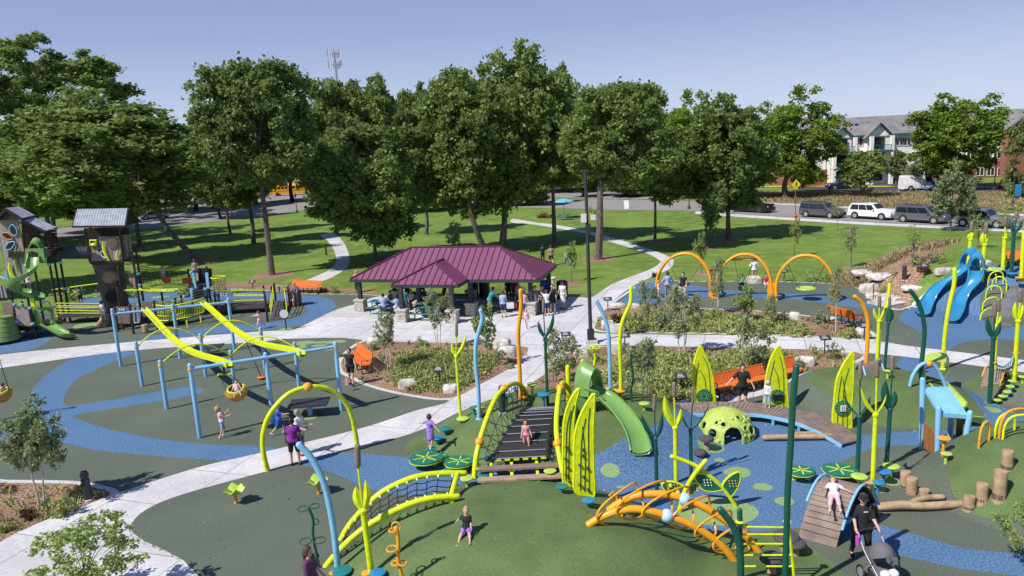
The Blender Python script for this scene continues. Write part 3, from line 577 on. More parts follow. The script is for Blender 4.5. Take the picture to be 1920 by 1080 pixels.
# shrubs
SH = {}
for k, m_, ls, nl in (('shrub', 'shrub_leaf', .12, 700), ('lightshrub', 'pale_leaf', .11, 600), ('greyshrub', 'birch_leaf', .11, 600), ('redshrub', 'red_leaf', .12, 500)):
    cen, tips, rg = crown_cloud(len(k)*7, 16, nl, br=(.25, .45), shell=.2, bottom=-.3); cen[:, 2] = np.abs(cen[:, 2])
    v, f, a = leaves(cen, ls, rg); v[:, 2] = np.maximum(v[:, 2], 0)
    o = npmesh('shrub', v, f, MC[m_], attr=a); SH[k] = o.data; bpy.data.objects.remove(o)
def shrub(px, py, wpx, hpx, kind, label, group='shrubs in the planting beds'):
    b = G(px, py); s = sc_at(b); o = bpy.data.objects.new('shrub', SH[kind]); C.objects.link(o); o.location = b-Vector((0, 0, .03))
    o.scale = (wpx/2/s, wpx/2/s, hpx/s*1.0); o.rotation_euler = (0, 0, rnd.uniform(0, 6)); tag(o, label, 'shrub', group)
for a in [(118, 962, 60, 42, 'shrub', 'bright green bush left of the charcoal bollard in the corner bed'), (56, 970, 42, 34, 'redshrub', 'dark reddish bush under the dense birch'), (12, 995, 34, 24, 'lightshrub', 'yellow green tuft at the left edge of the corner bed'),
          (84, 948, 22, 18, 'shrub', 'small green tuft between the birch stems and bright bush'), (20, 918, 34, 14, 'redshrub', 'low brown tuft behind the birch by the kerb'), (145, 935, 30, 26, 'shrub', 'green bush touching the charcoal bollard'),
          (640, 668, 26, 14, 'lightshrub', 'pale tuft behind the left bench in the round bed'), (790, 652, 34, 20, 'shrub', 'green tuft near the second birch in the round bed'), (770, 727, 32, 18, 'redshrub', 'dark purplish tuft beside the white boulder of the round bed'),
          (795, 720, 26, 16, 'redshrub', 'dark tuft right of the white boulder of the round bed'), (855, 722, 44, 18, 'lightshrub', 'pale flowering clump near the front of the round bed'), (935, 672, 30, 18, 'greyshrub', 'grey green clump by the far right boulders of the round bed'),
          (955, 690, 20, 12, 'shrub', 'green tuft at the right tip of the round bed'), (700, 655, 26, 16, 'greyshrub', 'greyish clump by the flat stone of the round bed'),
          (1160, 610, 40, 40, 'redshrub', 'reddish brown bush at the left end of the swing bed'), (1185, 622, 40, 40, 'shrub', 'dark green bush right of the two boulders of the swing bed'), (1250, 618, 60, 46, 'greyshrub', 'grey green bush in the middle left of the swing bed'),
          (1330, 605, 44, 26, 'shrub', 'dark green bush under the dense birch sapling'), (1375, 622, 50, 34, 'shrub', 'fresh green bush right of the cross path birch'), (1470, 604, 32, 24, 'lightshrub', 'pale bush by the kerb of the swing bed'),
          (1535, 605, 46, 22, 'greyshrub', 'silvery bush behind the orange bench by the swings'), (1590, 632, 40, 24, 'shrub', 'green bush near the right tip of the swing bed'), (1500, 628, 50, 22, 'shrub', 'wide green bush near the cross path in the swing bed'),
          (1440, 618, 40, 30, 'lightshrub', 'yellow green bush between two saplings in the swing bed'),
          (1050, 690, 60, 36, 'greyshrub', 'grey bush spreading right of the dark green tulip pole'), (1120, 680, 40, 34, 'lightshrub', 'yellow green bush behind the small lime vine post'), (1150, 720, 50, 32, 'shrub', 'green bush behind the green slide'),
          (1180, 700, 40, 36, 'greyshrub', 'grey green bush right of the wavy lime pole'), (1240, 735, 60, 40, 'shrub', 'broad green bush right of the dark green vine post'), (1290, 728, 60, 36, 'lightshrub', 'bright bush behind the first leaf panel'),
          (1270, 690, 60, 30, 'shrub', 'green bush far back in the bench bed'), (1340, 700, 50, 30, 'shrub', 'green bush behind the left half of the orange bench'), (1420, 690, 56, 36, 'greyshrub', 'grey bush behind the right half of the orange bench'),
          (1400, 668, 44, 22, 'lightshrub', 'pale bush near the cross path in the bench bed'), (1502, 694, 32, 24, 'shrub', 'green bush beside the flat white boulder'), (1530, 668, 28, 26, 'lightshrub', 'pale grassy bush at the right end of the bench bed'), (1565, 672, 30, 30, 'greyshrub', 'grassy clump behind the third leaf panel'),
          (1730, 508, 34, 18, 'redshrub', 'dark red bush by the stone steps'), (1722, 494, 32, 20, 'shrub', 'green bush behind the red bush at the steps'), (1752, 492, 24, 20, 'greyshrub', 'greyish bush left of the handrail'), (1768, 492, 26, 22, 'lightshrub', 'pale bush under the upper handrail'),
          (1622, 510, 26, 14, 'redshrub', 'brown tuft left of the pale boulders on the lawn edge'), (1655, 548, 22, 16, 'lightshrub', 'green tuft at the foot of the stone steps'), (1550, 528, 34, 26, 'lightshrub', 'tall straw coloured grass clump right of the third arch'), (1520, 527, 30, 20, 'lightshrub', 'straw coloured grass clump behind the third arch'),
          (608, 548, 24, 16, 'redshrub', 'dark tuft right of the orange bench on the side path'), (630, 549, 22, 14, 'greyshrub', 'second dark tuft right of the orange bench on the side path'), (445, 548, 40, 10, 'lightshrub', 'flowering strip behind the play bridge'),
          (1228, 519, 16, 16, 'redshrub', 'small dark shrub where the lawn path bends'), (345, 556, 30, 20, 'shrub', 'low bush behind the play bridge'), (240, 556, 60, 26, 'lightshrub', 'sunlit bush behind the play tower legs'), (130, 562, 60, 26, 'lightshrub', 'sunlit bush behind the green spiral slide'),
          (1108, 402, 30, 14, 'shrub', 'shrub by the picnic table beyond the lawn'), (1020, 408, 40, 12, 'redshrub', 'brown shrub at the far end of the lawn path')]: shrub(*a)
# loose perennials and grasses that nobody could count
def meadow_plants(name, regs, n, h, spread, m, label, cat, seed):
    rg = np.random.RandomState(seed); out = []
    for px in regs:
        q = np.array([(p.x, p.y) for p in crv([P(*p) for p in px], 3, True)[0]]); mn, mxx = q.min(0), q.max(0)
        k = rg.uniform(size=(n, 2))*(mxx-mn)+mn; ins = np.zeros(n, bool)
        for i in range(len(q)):
            x1, y1 = q[i]; x2, y2 = q[i-1]
            if y1 != y2: ins ^= ((y1 > k[:, 1]) != (y2 > k[:, 1])) & (k[:, 0] < (x2-x1)*(k[:, 1]-y1)/(y2-y1)+x1)
        out.append(k[ins])
    c = np.concatenate(out); m1 = 9; base = np.repeat(c, m1, 0)+rg.normal(size=(len(c)*m1, 2))*spread
    N = len(base); hh = h*rg.uniform(.3, 1.1, N)*np.repeat(rg.uniform(.5, 1.2, len(c)), m1); z = hgt(base[:, 0], base[:, 1])
    a = rg.uniform(0, 6.28, N); d = np.column_stack([np.cos(a), np.sin(a)]); wd = .025+h*.02
    p0 = np.column_stack([base-d[:, ::-1]*[1, -1]*wd, z]); p1 = np.column_stack([base+d[:, ::-1]*[1, -1]*wd, z])
    mid = np.column_stack([base+d*hh[:, None]*.25+d[:, ::-1]*[1, -1]*wd, z+hh*.65]); tip = np.column_stack([base+d*hh[:, None]*.6, z+hh])
    v = np.stack([p0, p1, mid, tip], 1).reshape(-1, 3); f = np.arange(4*N).reshape(-1, 4)
    if name == 'perennial_plants':
        cen = np.column_stack([base, z+hh*rg.uniform(.1, 1, N)]); cen = np.repeat(cen, 2, 0)+rg.normal(size=(2*N, 3))*.05; v2, f2, a2 = leaves(cen, .075, rg, 1.); v = np.concatenate([v[::1], v2]); f = np.concatenate([f, f2+4*N]); at2 = np.concatenate([np.repeat(rg.uniform(0, 1, len(c)), 4*m1), a2]); o = npmesh(name, v, f, MC[m], attr=at2); tag(o, label, cat, kind='stuff'); return
    o = npmesh(name, v, f, MC[m], attr=np.repeat(rg.uniform(0, 1, len(c)), 4*m1)); tag(o, label, cat, kind='stuff')
meadow_plants('perennial_plants', [[(760, 665), (850, 660), (930, 672), (905, 705), (860, 728), (790, 735), (735, 712)]], 900, .3, .12, 'shrub_leaf', 'green perennials filling the middle of the round planting bed', 'plants', 1)
meadow_plants('perennial_plants', [[(1155, 690), (1200, 660), (1300, 672), (1440, 662), (1500, 690), (1440, 715), (1340, 738), (1270, 752), (1215, 748), (1165, 735)]], 1500, .38, .13, 'shrub_leaf', 'tall flowering perennials filling the bench planting bed', 'plants', 2)
meadow_plants('perennial_plants', [[(1135, 600), (1240, 590), (1330, 592), (1440, 600), (1500, 615), (1480, 628), (1300, 622), (1180, 620), (1125, 614)]], 1500, .36, .13, 'shrub_leaf', 'mixed perennials filling the swing planting bed', 'plants', 3)
meadow_plants('ornamental_grass', [[(1572, 530), (1600, 512), (1660, 505), (1700, 512), (1690, 530), (1640, 534), (1612, 540)], [(1690, 514), (1780, 500), (1850, 484), (1915, 484), (1840, 492), (1800, 500), (1770, 520), (1730, 528)]], 2200, .4, .1, 'dry_leaf', 'straw coloured grasses among the stones beside the steps', 'grass', 4)
meadow_plants('meadow_grass', [[(1290, 370), (1440, 381), (1700, 393), (1930, 401), (2100, 408), (2100, 370), (1920, 362), (1700, 361), (1560, 360), (1400, 360)]], 9000, .42, .5, 'dry_leaf', 'tall unmown meadow strip between the road and the apartment car park', 'grass', 5)
rg = np.random.RandomState(5); c = np.column_stack([rg.uniform(-22, 30, 900), rg.uniform(15, 58, 900)]); c = np.column_stack([c, hgt(c[:, 0], c[:, 1])+.015]); v, f, a = leaves(c, .045, rg, .15); tag(npmesh('fallen_leaves', v, f, MC['dry_leaf'], attr=a), 'small dry leaves blown over paths and play surfaces', 'leaves', kind='stuff')
meadow_plants('bed_weeds', [bedA, bedB, bedC, bedD], 130, .3, .08, 'grass_leaf', 'scattered grassy tufts in the mulch of the beds', 'plants', 6)
# ================================================================= PAVILION
PURP = mat('purple_metal_roof', (.21, .07, .135), .42, var=.06, vs=.5)
PURPD = mat('purple_roof_seam', (.13, .036, .08), .45)
PIER = ground_mat('pier_stone', (.30, .27, .24), (.62, .58, .52), 9, big=.2, bump=.8)
CAPS = mat('pier_cap_stone', (.52, .49, .44), .85, var=.12, vs=5)
UA = math.radians(-16.2); PU = Vector((math.cos(UA), math.sin(UA), 0)); PV = Vector((-math.sin(UA), math.cos(UA), 0))
PO = P(656, 524, 2.28); PO.z = 0
def lp(u, v, z): return PO+PU*u+PV*v+Vector((0, 0, z))
pav = thing('picnic_pavilion', lp(6, 2.5, 0), 'open picnic pavilion with purple standing seam hip roof on stone piers', 'pavilion')
L_, D_, ZE, ZR = 12.42, 5.1, 2.28, 3.92
def roofface(mb, sm, A, B, C_, D, n, th=.05):
    """eave A->B, ridge D->C ; n seams along the eave running straight up the slope"""
    mb.add([A, B, C_, D], [(0, 1, 2, 3)] if (C_-D).length > .01 else [(0, 1, 2)])
    e = (B-A).normalized(); nr = (B-A).cross(D-A).normalized(); up = nr.cross(e)
    if nr.z < 0: nr = -nr
    if up.z < 0: up = -up
    w_ = (B-A).length; a1 = (D-A).dot(e); b1 = (C_-A).dot(e); h = (D-A).dot(up)
    for k in range(n+1):
        x = w_*k/n
        t = h*min(1, x/a1 if a1 > .01 else 1, (w_-x)/(w_-b1) if w_-b1 > .01 else 1)
        if t > .05: sm.bar(A+e*x+nr*.02, A+e*x+up*t+nr*.02, .04, .05, nr)
rf = MB(); sm = MB()
e0, e1, e2, e3 = lp(0, 0, ZE), lp(L_, 0, ZE), lp(L_, D_, ZE), lp(0, D_, ZE); r0_, r1_ = lp(3.3, D_/2, ZR), lp(9.35, D_/2, ZR)
roofface(rf, sm, e0, e1, r1_, r0_, 30); roofface(rf, sm, e1, e2, r1_, r1_, 13); roofface(rf, sm, e2, e3, r0_, r1_, 30); roofface(rf, sm, e3, e0, r0_, r0_, 13)
ZP = 3.3; q0, q1 = lp(3.7, -1.72, ZE), lp(7.98, -1.66, ZE); ap = lp(5.87, .1, ZP); kk = (ZP-ZE)/(ZR-ZE)*D_/2; bk = lp(5.87, kk+.02, ZP)
q0b, q1b = lp(3.7, .03, ZE+.02), lp(7.98, .03, ZE+.02)
roofface(rf, sm, q0, q1, ap, ap, 10); rf.add([q1, q1b, bk, ap], [(0, 1, 2, 3)]); rf.add([q0b, q0, ap, bk], [(0, 1, 2, 3)])
for k in range(9):
    t = k/8; a = q1.lerp(q1b, t); 
    for (A_, B_2) in ((q1.lerp(q1b, t), ap.lerp(bk, t)), (q0.lerp(q0b, t), ap.lerp(bk, t))): sm.bar(A_+Vector((0, 0, .03)), B_2+Vector((0, 0, .03)), .04, .05)
ro = rf.build('roof', PURP, pav, smooth=False)
for a, b in ((e0, r0_), (e1, r1_), (e2, r1_), (e3, r0_), (r0_, r1_), (q0, ap), (q1, ap), (ap, bk)): sm.bar(a+Vector((0, 0, .05)), b+Vector((0, 0, .05)), .14, .06)
o = sm.build('seam', PURPD, ro, smooth=False)
fa = MB()
for a, b in ((e0, lp(3.7, 0, ZE)), (lp(7.98, 0, ZE), e1), (e1, e2), (e2, e3), (e3, e0), (q0, q1), (q1, q1b), (q0, q0b)): fa.bar(a-Vector((0, 0, .1)), b-Vector((0, 0, .1)), .1, .17)
fa.add([lp(.1, .1, ZE-.05), lp(L_-.1, .1, ZE-.05), lp(L_-.1, D_-.1, ZE-.05), lp(.1, D_-.1, ZE-.05)], [(0, 1, 2, 3)]); fa.add([lp(3.8, -1.6, ZE-.06), lp(7.9, -1.56, ZE-.06), lp(7.9, .1, ZE-.06), lp(3.8, .1, ZE-.06)], [(0, 1, 2, 3)])
fa.build('fascia', CHAR, pav, smooth=False)
for px, py in ((678, 583), (997, 590), (756, 603), (850, 605), (788, 588), (885, 591), (742, 566), (884, 566), (1031, 566)):
    b = P(px, py); p = MB(); p.box(b+Vector((0, 0, .36)), (.62, .62, .72), UA)
    pr = p.build('stone_pier', MC['pier_stone'], pav, smooth=False)
    MB().box(b+Vector((0, 0, .77)), (.72, .72, .1), UA).build('pier_cap', CAPS, pr, smooth=False)
    MB().box(b+Vector((0, 0, .82+(ZE-.92)/2)), (.24, .24, ZE-.92), UA).build('post', CHAR, pav, smooth=False)
TEALP = mat('teal_table_paint', (.03, .17, .20), .5)
def picnic(name, b, rz, label, m=TEALP, group=None):
    t = thing(name, b, label, 'table', group); M = Matrix.Rotation(rz, 3, 'Z')
    a = lambda x, y, z: b+M@Vector((x, y, z))
    tp = MB()
    for k in range(3): tp.box(a(0, (k-1)*.26, .75), (1.8, .24, .04), M=M)
    tp.build('tabletop', m, t, smooth=False)
    for s in (-1, 1):
        MB().box(a(0, s*.68, .45), (1.8, .28, .04), M=M).build('seat', m, t, smooth=False)
        f = MB(); f.bar(a(s*.65, -.72, 0), a(s*.65, -.2, .73), .06, .06); f.bar(a(s*.65, .72, 0), a(s*.65, .2, .73), .06, .06); f.bar(a(s*.65, -.78, .42), a(s*.65, .78, .42), .05, .06); f.build('leg_frame', m, t, smooth=False)
    return t
picnic('picnic_table', lp(1.9, .6, 0), UA, 'teal picnic table at the left end under the pavilion')
picnic('picnic_table', lp(5.6, -.9, 0), UA, 'teal picnic table under the front porch of the pavilion')
picnic('picnic_table', lp(6.6, 2.4, 0), UA, 'teal picnic table deep in the shade of the pavilion')
picnic('picnic_table', lp(9.3, 1.5, 0), UA, 'teal picnic table loaded with bags at the right end of the pavilion')
picnic('picnic_table', lp(3.6, 3.2, 0), UA, 'teal picnic table at the back left of the pavilion')
picnic('picnic_table', P(1058, 412), .3, 'picnic table on the far pad beyond the lawn under the blue umbrella')
def bag(px, py, z, sz, m, label, cat='bag'):
    b = P(px, py, z); t = thing('tote_bag', b, label, cat)
    x, y, h = sz; MB().sheet([[b+Vector((-x/2*k, (j-.5)*y*k, zz)) for j in (0, 1)]+[b+Vector((x/2*k, (1-j-.5)*y*k, zz)) for j in (0, 1)]+[b+Vector((-x/2*k, -.5*y*k, zz))] for k, zz in ((.85, 0), (1, h*.3), (.95, h))]).build('bag_body', m, t)
    MB().tube([b+Vector((x*.3*math.cos(a), 0, h+h*.5*math.sin(a))) for a in np.linspace(0, PI, 8)], .012, 6).build('handle', BLACK, t)
bag(957, 578, .75, (.45, .25, .35), WHITEM, 'white paper bag on the right end pavilion table')
bag(966, 577, .75, (.25, .2, .26), mat('red_cloth', (.45, .03, .05), .8), 'small red bag beside the white paper bag')
def bin_(px, py, label, w_=.62, h=1.05, m=None):
    b = P(px, py); t = thing('trash_bin', b, label, 'trash bin', 'dark trash bins around the pavilion')
    MB().lathe([(w_*.44, 0), (w_*.5, .05), (w_*.5, h*.86), (w_*.46, h*.9)], b, 16).build('bin_body', m or CHAR, t)
    MB().lathe([(w_*.53, h*.9), (w_*.52, h*.95), (w_*.3, h*1.04), (w_*.05, h*1.05)], b, 16).build('lid', DBROWN, t)
bin_(890, 561, 'tall dark trash bin behind the middle of the pavilion, left one', .6, 1.35); bin_(909, 558, 'tall dark trash bin behind the middle of the pavilion, right one', .75, 1.45); bin_(1055, 560, 'dark trash bin behind the woman in the white dress', .75, 1.2)
# ================================================================= APARTMENT BUILDING
SID = mat('white_siding', (.86, .84, .80), .8, var=.06, vs=1); ROOFG = mat('grey_shingles', (.20, .19, .195), .95, var=.2, vs=.5)
BRICK = mat('red_brick', (.27, .11, .075), .9, var=.25, vs=6); GTRIM = mat('green_trim', (.02, .11, .09), .6)
ab = P(1640, 347); AY = ab.y+3; s_ = 10.2
def ax(px): return W(px, 300, AY).x
def az(px, py): return W(px, py, AY).z
apt = thing('apartment_building', (ab.x, AY, 0), 'three storey white apartment building with grey roof and green trimmed gables', 'building')
xl, xr = ax(1492), ax(2080); ZEA, ZRI = 8.3, 11.6
MB().box(((xl+xr)/2, AY+7, 5.6), (xr-xl, 13.6, 5.4)).build('upper_wall', SID, apt, smooth=False)
MB().box(((xl+xr)/2, AY+7, 1.45), (xr-xl+.1, 13.7, 2.9)).build('brick_wall', BRICK, apt, smooth=False)
MB().prism([(-.35, ZEA), (14.9, ZEA), (7, ZRI)], ((xl+xr)/2, AY, 0), (0, 1, 0), (0, 0, 1), xr-xl+2).build('roof', ROOFG, apt, smooth=False)
MB().box(((xl+xr)/2, AY-.4, ZEA), (xr-xl+2, .12, .3)).build('eave_trim', GTRIM, apt, smooth=False)
def gable(px, w_, h, zr, proud=1.6, label=None, wall=SID):
    x = ax(px); g_ = MB().box((x, AY-proud/2+.1, h/2), (w_, proud, h)); g_.build('bay_wall', wall, apt, smooth=False)
    MB().prism([(-w_/2-.1, 0), (w_/2+.1, 0), (0, zr-h)], (x, AY-proud/2+1.8, h), (1, 0, 0), (0, 0, 1), proud+3.8).build('gable_wall', wall, apt, smooth=False)
    r = MB(); r.bar((x-w_/2-.5, AY+1.2, h-.3), (x, AY+1.2, zr+.25), proud+6.2, .2, (0, 0, 1)); r2 = MB()
    r = MB()
    for sg in (-1, 1):
        a = Vector((x+sg*(w_/2+.6), 0, h-.35)); b = Vector((x, 0, zr+.2)); y0, y1 = AY-proud-.5, AY+5
        r.add([(a.x, y0, a.z), (b.x, y0, b.z), (b.x, y1, b.z), (a.x, y1, a.z)], [(0, 1, 2, 3)]); r2.bar((a.x, y0, a.z-.05), (b.x, y0, b.z-.05), .12, .35, (0, 1, 0))
    ro = r.build('gable_roof', ROOFG, apt, smooth=False); r2.build('green_fascia', GTRIM, ro, smooth=False)
gable(1640, 3.9, 8.2, 10.2, 1.2); gable(1572, 3.6, 8.2, 9.8, 1.0); gable(1903, 5, 8.4, 10.4, 1.6, wall=BRICK)
def awin(px, py, w_, h, proud=0., door=False):
    x, z = ax(px), az(px, py); y = AY-proud-(0.03 if proud else -.17)
    f = MB()
    for dx in (-w_/2, 0, w_/2): f.box((x+dx, y-.03, z), (.1, .1, h+.1))
    for dz in (-h/2, h/2): f.box((x, y-.035, z+dz), (w_+.1, .1, .1))
    o = f.build('window', WHITEM, apt, smooth=False); MB().box((x, y, z), (w_, .06, h)).build('pane', GLASS, o, smooth=False)
for px, py in ((1610, 266), (1595, 268), (1686, 265), (1700, 265), (1672, 267), (1556, 266), (1540, 268), (1614, 292), (1556, 294), (1688, 292), (1672, 293), (1716, 292), (1530, 294), (1522, 327), (1606, 323), (1616, 322), (1686, 325), (1700, 325), (1735, 266), (1760, 266), (1735, 292), (1760, 292), (1735, 322), (1790, 266), (1790, 292), (1820, 290), (1850, 290), (1870, 290), (1870, 262), (1820, 262), (1850, 262), (1860, 322), (1880, 322), (1930, 262), (1930, 290), (1840, 322)): awin(px, py, 1.3, 1.35)
for px in (1640, 1572):
    for z in (7.0, 4.3, 1.6):
        x = ax(px); o = MB().box((x, AY-1.2, z), (1.9, .08, 2.0)).build('balcony_door', GLASS, apt, smooth=False)
    for sg in (-1, 1): MB().box((ax(px)+sg*1.75, AY-2.3, 4.1), (.55, .55, 8.2)).build('column', SID, apt, smooth=False)
    for z in (5.7, 2.95):
        b = MB().box((ax(px), AY-1.9, z), (3.6, 1.5, .22)); b.build('balcony_slab', GTRIM, apt, smooth=False); r = MB(); r.box((ax(px), AY-2.6, z+1.0), (3, .06, .08))
        for k in range(14): r.box((ax(px)-1.5+k*.23, AY-2.6, z+.5), (.04, .04, 1))
        r.build('railing', GTRIM, apt, smooth=False)
for px in (1600, 1612, 1622, 1645): MB().box((ax(px), AY+3.8, 10.3), (.5, .5, .35)).build('roof_vent', CHAR, apt, smooth=False)
# ================================================================= VEHICLES
def vehicle(px, py, length, kind, col, label, rz=0., cat='car', group='cars parked along the kerb', b=None, h=None):
    """built nose towards +x"""
    b = b or P(px, py); M = Matrix.Rotation(rz, 3, 'Z'); t = thing('parked_%s' % cat.replace(' ', '_'), b, label, cat, group)
    W2 = .93; H_ = h or dict(van=1.75, suv=1.75, pickup=1.85, car=1.45, cargo=2.3)[kind]; L2 = length/2
    pr = dict(van=[(-1, .5, .95), (-.97, 1.0, .99), (-.9, 1.0, 1), (-.1, 1.0, 1), (.22, .96, 1), (.5, .66, 1), (.62, .6, 1), (.86, .56, .98), (.97, .46, .9), (1, .3, .84)],
              suv=[(-1, .45, .93), (-.97, .62, .97), (-.86, .97, 1), (-.3, 1.0, 1), (.12, .97, 1), (.36, .66, 1), (.46, .63, 1), (.84, .59, .98), (.95, .5, .93), (1, .32, .88)],
              car=[(-1, .45, .9), (-.96, .62, .96), (-.7, .68, 1), (-.45, .98, 1), (0, 1.0, 1), (.2, .96, 1), (.48, .66, 1), (.6, .64, 1), (.92, .54, .94), (1, .34, .86)],
              pickup=[(-1, .5, .98), (-.99, .6, 1), (-.3, .6, 1), (-.28, .97, 1), (-.1, 1.0, 1), (.18, .97, 1), (.36, .66, 1), (.44, .64, 1), (.92, .6, .98), (1, .35, .93)],
              cargo=[(-1, .9, .98), (-.98, 1, 1), (.2, 1, 1), (.45, .95, 1), (.68, .58, 1), (.78, .52, 1), (.95, .42, .95), (1, .26, .9)])[kind]
    belt = .56 if kind != 'cargo' else .5
    rows = []
    for x, zt, wd in pr:
        z1 = H_*zt; zb = min(H_*belt, z1*.93); w1 = W2*wd; w2 = w1*(.8 if z1 > H_*.75 else .93)
        h_ = [(w1*.86, .24), (w1*.98, .34), (w1, zb*.75), (w1*.985, zb), (w2, z1*.955), (w2*.8, z1)]
        rows.append([b+M@Vector((x*L2, y, z)) for y, z in [(-a, c) for a, c in h_]+[(a, c) for a, c in h_[::-1]]])
    mb = MB().sheet(rows); n = len(rows[0])
    mb.f.append(tuple(range(n))); mb.f.append(tuple((len(rows)-1)*n+k for k in range(n))[::-1])
    for i in range(len(rows)-1): mb.f.append((i*n, i*n+n-1, (i+1)*n+n-1, (i+1)*n))
    body = mb.build('body', col, t)
    # glass: follows the cabin sides, windscreen and rear window
    gl = MB(); top = [k for k, p in enumerate(pr) if p[1] > .9]; i0, i1 = top[0], top[-1]
    z0 = H_*belt+.04; z1 = H_*.9; xs0, xs1 = pr[i0][0]*L2, pr[i1][0]*L2; xr0, xf = pr[max(i0-1, 0)][0]*L2, pr[min(i1+1, len(pr)-1)][0]*L2
    side = [(xs0+.05*L2, z1), (xs1-.02, z1), (xf-.05*(L2), z0+.02), ((xs0+xr0)/2+.12, z0+.02)]
    if kind == 'cargo': side = [(L2*.22, z1*.98), (xs1, z1*.95), (xf-.1, z0+.1), (L2*.22, z0+.1)]
    for sg in (-1, 1):
        def yy(z): return (W2*.985+(W2*.8-W2*.985)*(z-H_*belt)/(H_*.955-H_*belt))*sg+.012*sg
        k = len(side); xa, xb = side[0][0], side[1][0]
        cuts = [0, .34, .36, .68, .70, 1] if kind in ('van', 'suv') else [0, .5, .53, 1]
        for a, c in zip(cuts[::2], cuts[1::2]):
            q = [(side[0][0]+(side[1][0]-side[0][0])*a, z1), (side[0][0]+(side[1][0]-side[0][0])*c, z1), (side[3][0]+(side[2][0]-side[3][0])*c, z0), (side[3][0]+(side[2][0]-side[3][0])*a, z0)]
            gl.add([b+M@Vector((x, yy(z), z)) for x, z in q], [(0, 1, 2, 3)])
    a, c = pr[i1], pr[i1+1]
    def scr(p, q, k0, k1, off):
        xa, za, xb, zb_ = p[0]*L2, p[1]*H_, q[0]*L2, q[1]*H_
        pts = [(xa+(xb-xa)*k, za+(zb_-za)*k) for k in (k0, k1)]; nx = .02*off
        gl.add([b+M@Vector((pts[0][0]+nx, -W2*.66, pts[0][1]+.015)), b+M@Vector((pts[0][0]+nx, W2*.66, pts[0][1]+.015)), b+M@Vector((pts[1][0]+nx, W2*.78, pts[1][1]+.015)), b+M@Vector((pts[1][0]+nx, -W2*.78, pts[1][1]+.015))], [(0, 1, 2, 3)])
    scr(a, c, .1, .95, 1)
    if kind != 'cargo': scr(pr[i0], pr[i0-1], .1, .85, -1)
    gl.build('window', GLASS, t, smooth=False)
    for x in (-.62, .62):
        for sg in (-1, 1):
            Rw = .36 if kind != 'car' else .32; c0 = b+M@Vector((x*L2*(1 if kind != 'pickup' else .98), sg*(W2-.1), Rw)); Mw = M@Matrix.Rotation(PI/2, 3, 'X')
            ty = MB().lathe([(Rw*.7, -.12), (Rw*.95, -.12), (Rw, -.08), (Rw, .08), (Rw*.95, .12), (Rw*.7, .12)], c0, 18, Mw).build('wheel', BLACK, t)
            MB().lathe([(Rw*.66, -.13), (Rw*.6, -.125), (Rw*.2, -.1), (Rw*.2, .1), (Rw*.6, .125), (Rw*.66, .13)], c0, 10, Mw).build('rim', SILVER if 'black' not in label else CHAR, ty)
            ar = MB().lathe([(Rw*1.22, -.02), (Rw*1.22, .02)], b+M@Vector((x*L2, sg*(W2-.003), Rw*1.02)), 18, Mw); ar.build('wheel_arch', BLACK, body, smooth=False)
    for sg in (-1, 1):
        MB().ball(b+M@Vector((L2*.945, sg*W2*.68, H_*.42)), .15, 8, .6).build('headlight', WHITEM, t)
        MB().box(b+M@Vector((-L2*.975, sg*W2*.84, H_*.52)), (.1, .14, .3), M=M).build('tail_light', mat('red_lens', (.5, .02, .015), .2), t)
        MB().ball(b+M@Vector((xf-.28, sg*(W2+.1), H_*.6)), .11, 8, .7).build('door_mirror', col, t)
    d = MB(); d.box(b+M@Vector((0, 0, .26)), (length*.93, W2*1.9, .12), M=M); d.build('sill', BLACK, t, smooth=False)
    if kind in ('suv', 'van'):
        for sg in (-1, 1): MB().bar(b+M@Vector((xs0+.1, sg*W2*.66, H_+.015)), b+M@Vector((xs1-.4, sg*W2*.66, H_+.005)), .04, .05).build('roof_rail', CHAR, t)
    return t
CPG = mat('gunmetal_car_paint', (.13, .12, .12), .22, .4); CPW = mat('white_car_paint', (.75, .75, .76), .22); CPD = mat('slate_car_paint', (.15, .16, .19), .2, .4)
CPS = mat('grey_car_paint', (.26, .27, .29), .22, .5); CPK = mat('black_car_paint', (.008, .008, .01), .15); CPB = mat('navy_car_paint', (.015, .025, .06), .2); CPL = mat('light_blue_car_paint', (.12, .22, .36), .25); CPV = mat('silver_car_paint', (.4, .42, .46), .25, .5)
rd = (P(1840, 428)-P(1533, 409)); RA = math.atan2(rd.y, rd.x)
def onroad(px, py): p = P(px, py); return p+Vector((0, 0, .04))+Vector((-math.sin(RA), math.cos(RA), 0))*.9
vehicle(0, 0, 5.0, 'van', CPG, 'gunmetal grey minivan parked leftmost below the yellow warning sign', RA, 'minivan', b=onroad(1533, 409))
vehicle(0, 0, 5.0, 'suv', CPW, 'white sport utility vehicle parked between two dark minivans', RA, 'car', b=onroad(1627, 412))
vehicle(0, 0, 5.1, 'van', CPD, 'slate coloured minivan parked behind the white car', RA, 'minivan', b=onroad(1721, 419))
vehicle(0, 0, 4.9, 'suv', CPS, 'grey sport utility vehicle parked rightmost past the young maple', RA, 'car', b=onroad(1836, 427))
vehicle(0, 0, 5.6, 'pickup', CPK, 'black pickup truck half hidden under the large full oak', RA+.05, 'pickup truck', group=None, b=onroad(1402, 399))
vehicle(1577, 354, 4.6, 'suv', CPB, 'dark blue car standing in the apartment car park', PI, 'car', 'cars in the apartment car park')
vehicle(1722, 356, 5.4, 'cargo', CPW, 'white delivery van in the apartment car park', 0, 'van', 'cars in the apartment car park')
vehicle(1762, 356, 4.6, 'car', CPL, 'blue car right of the white delivery van', PI, 'car', 'cars in the apartment car park')
vehicle(1908, 358, 4.6, 'suv', CPK, 'black car at the right edge of the apartment car park', 0, 'car', 'cars in the apartment car park')
vehicle(292, 410, 4.7, 'car', CPV, 'silver car on the road behind the leaning tree', .25, 'car', None)
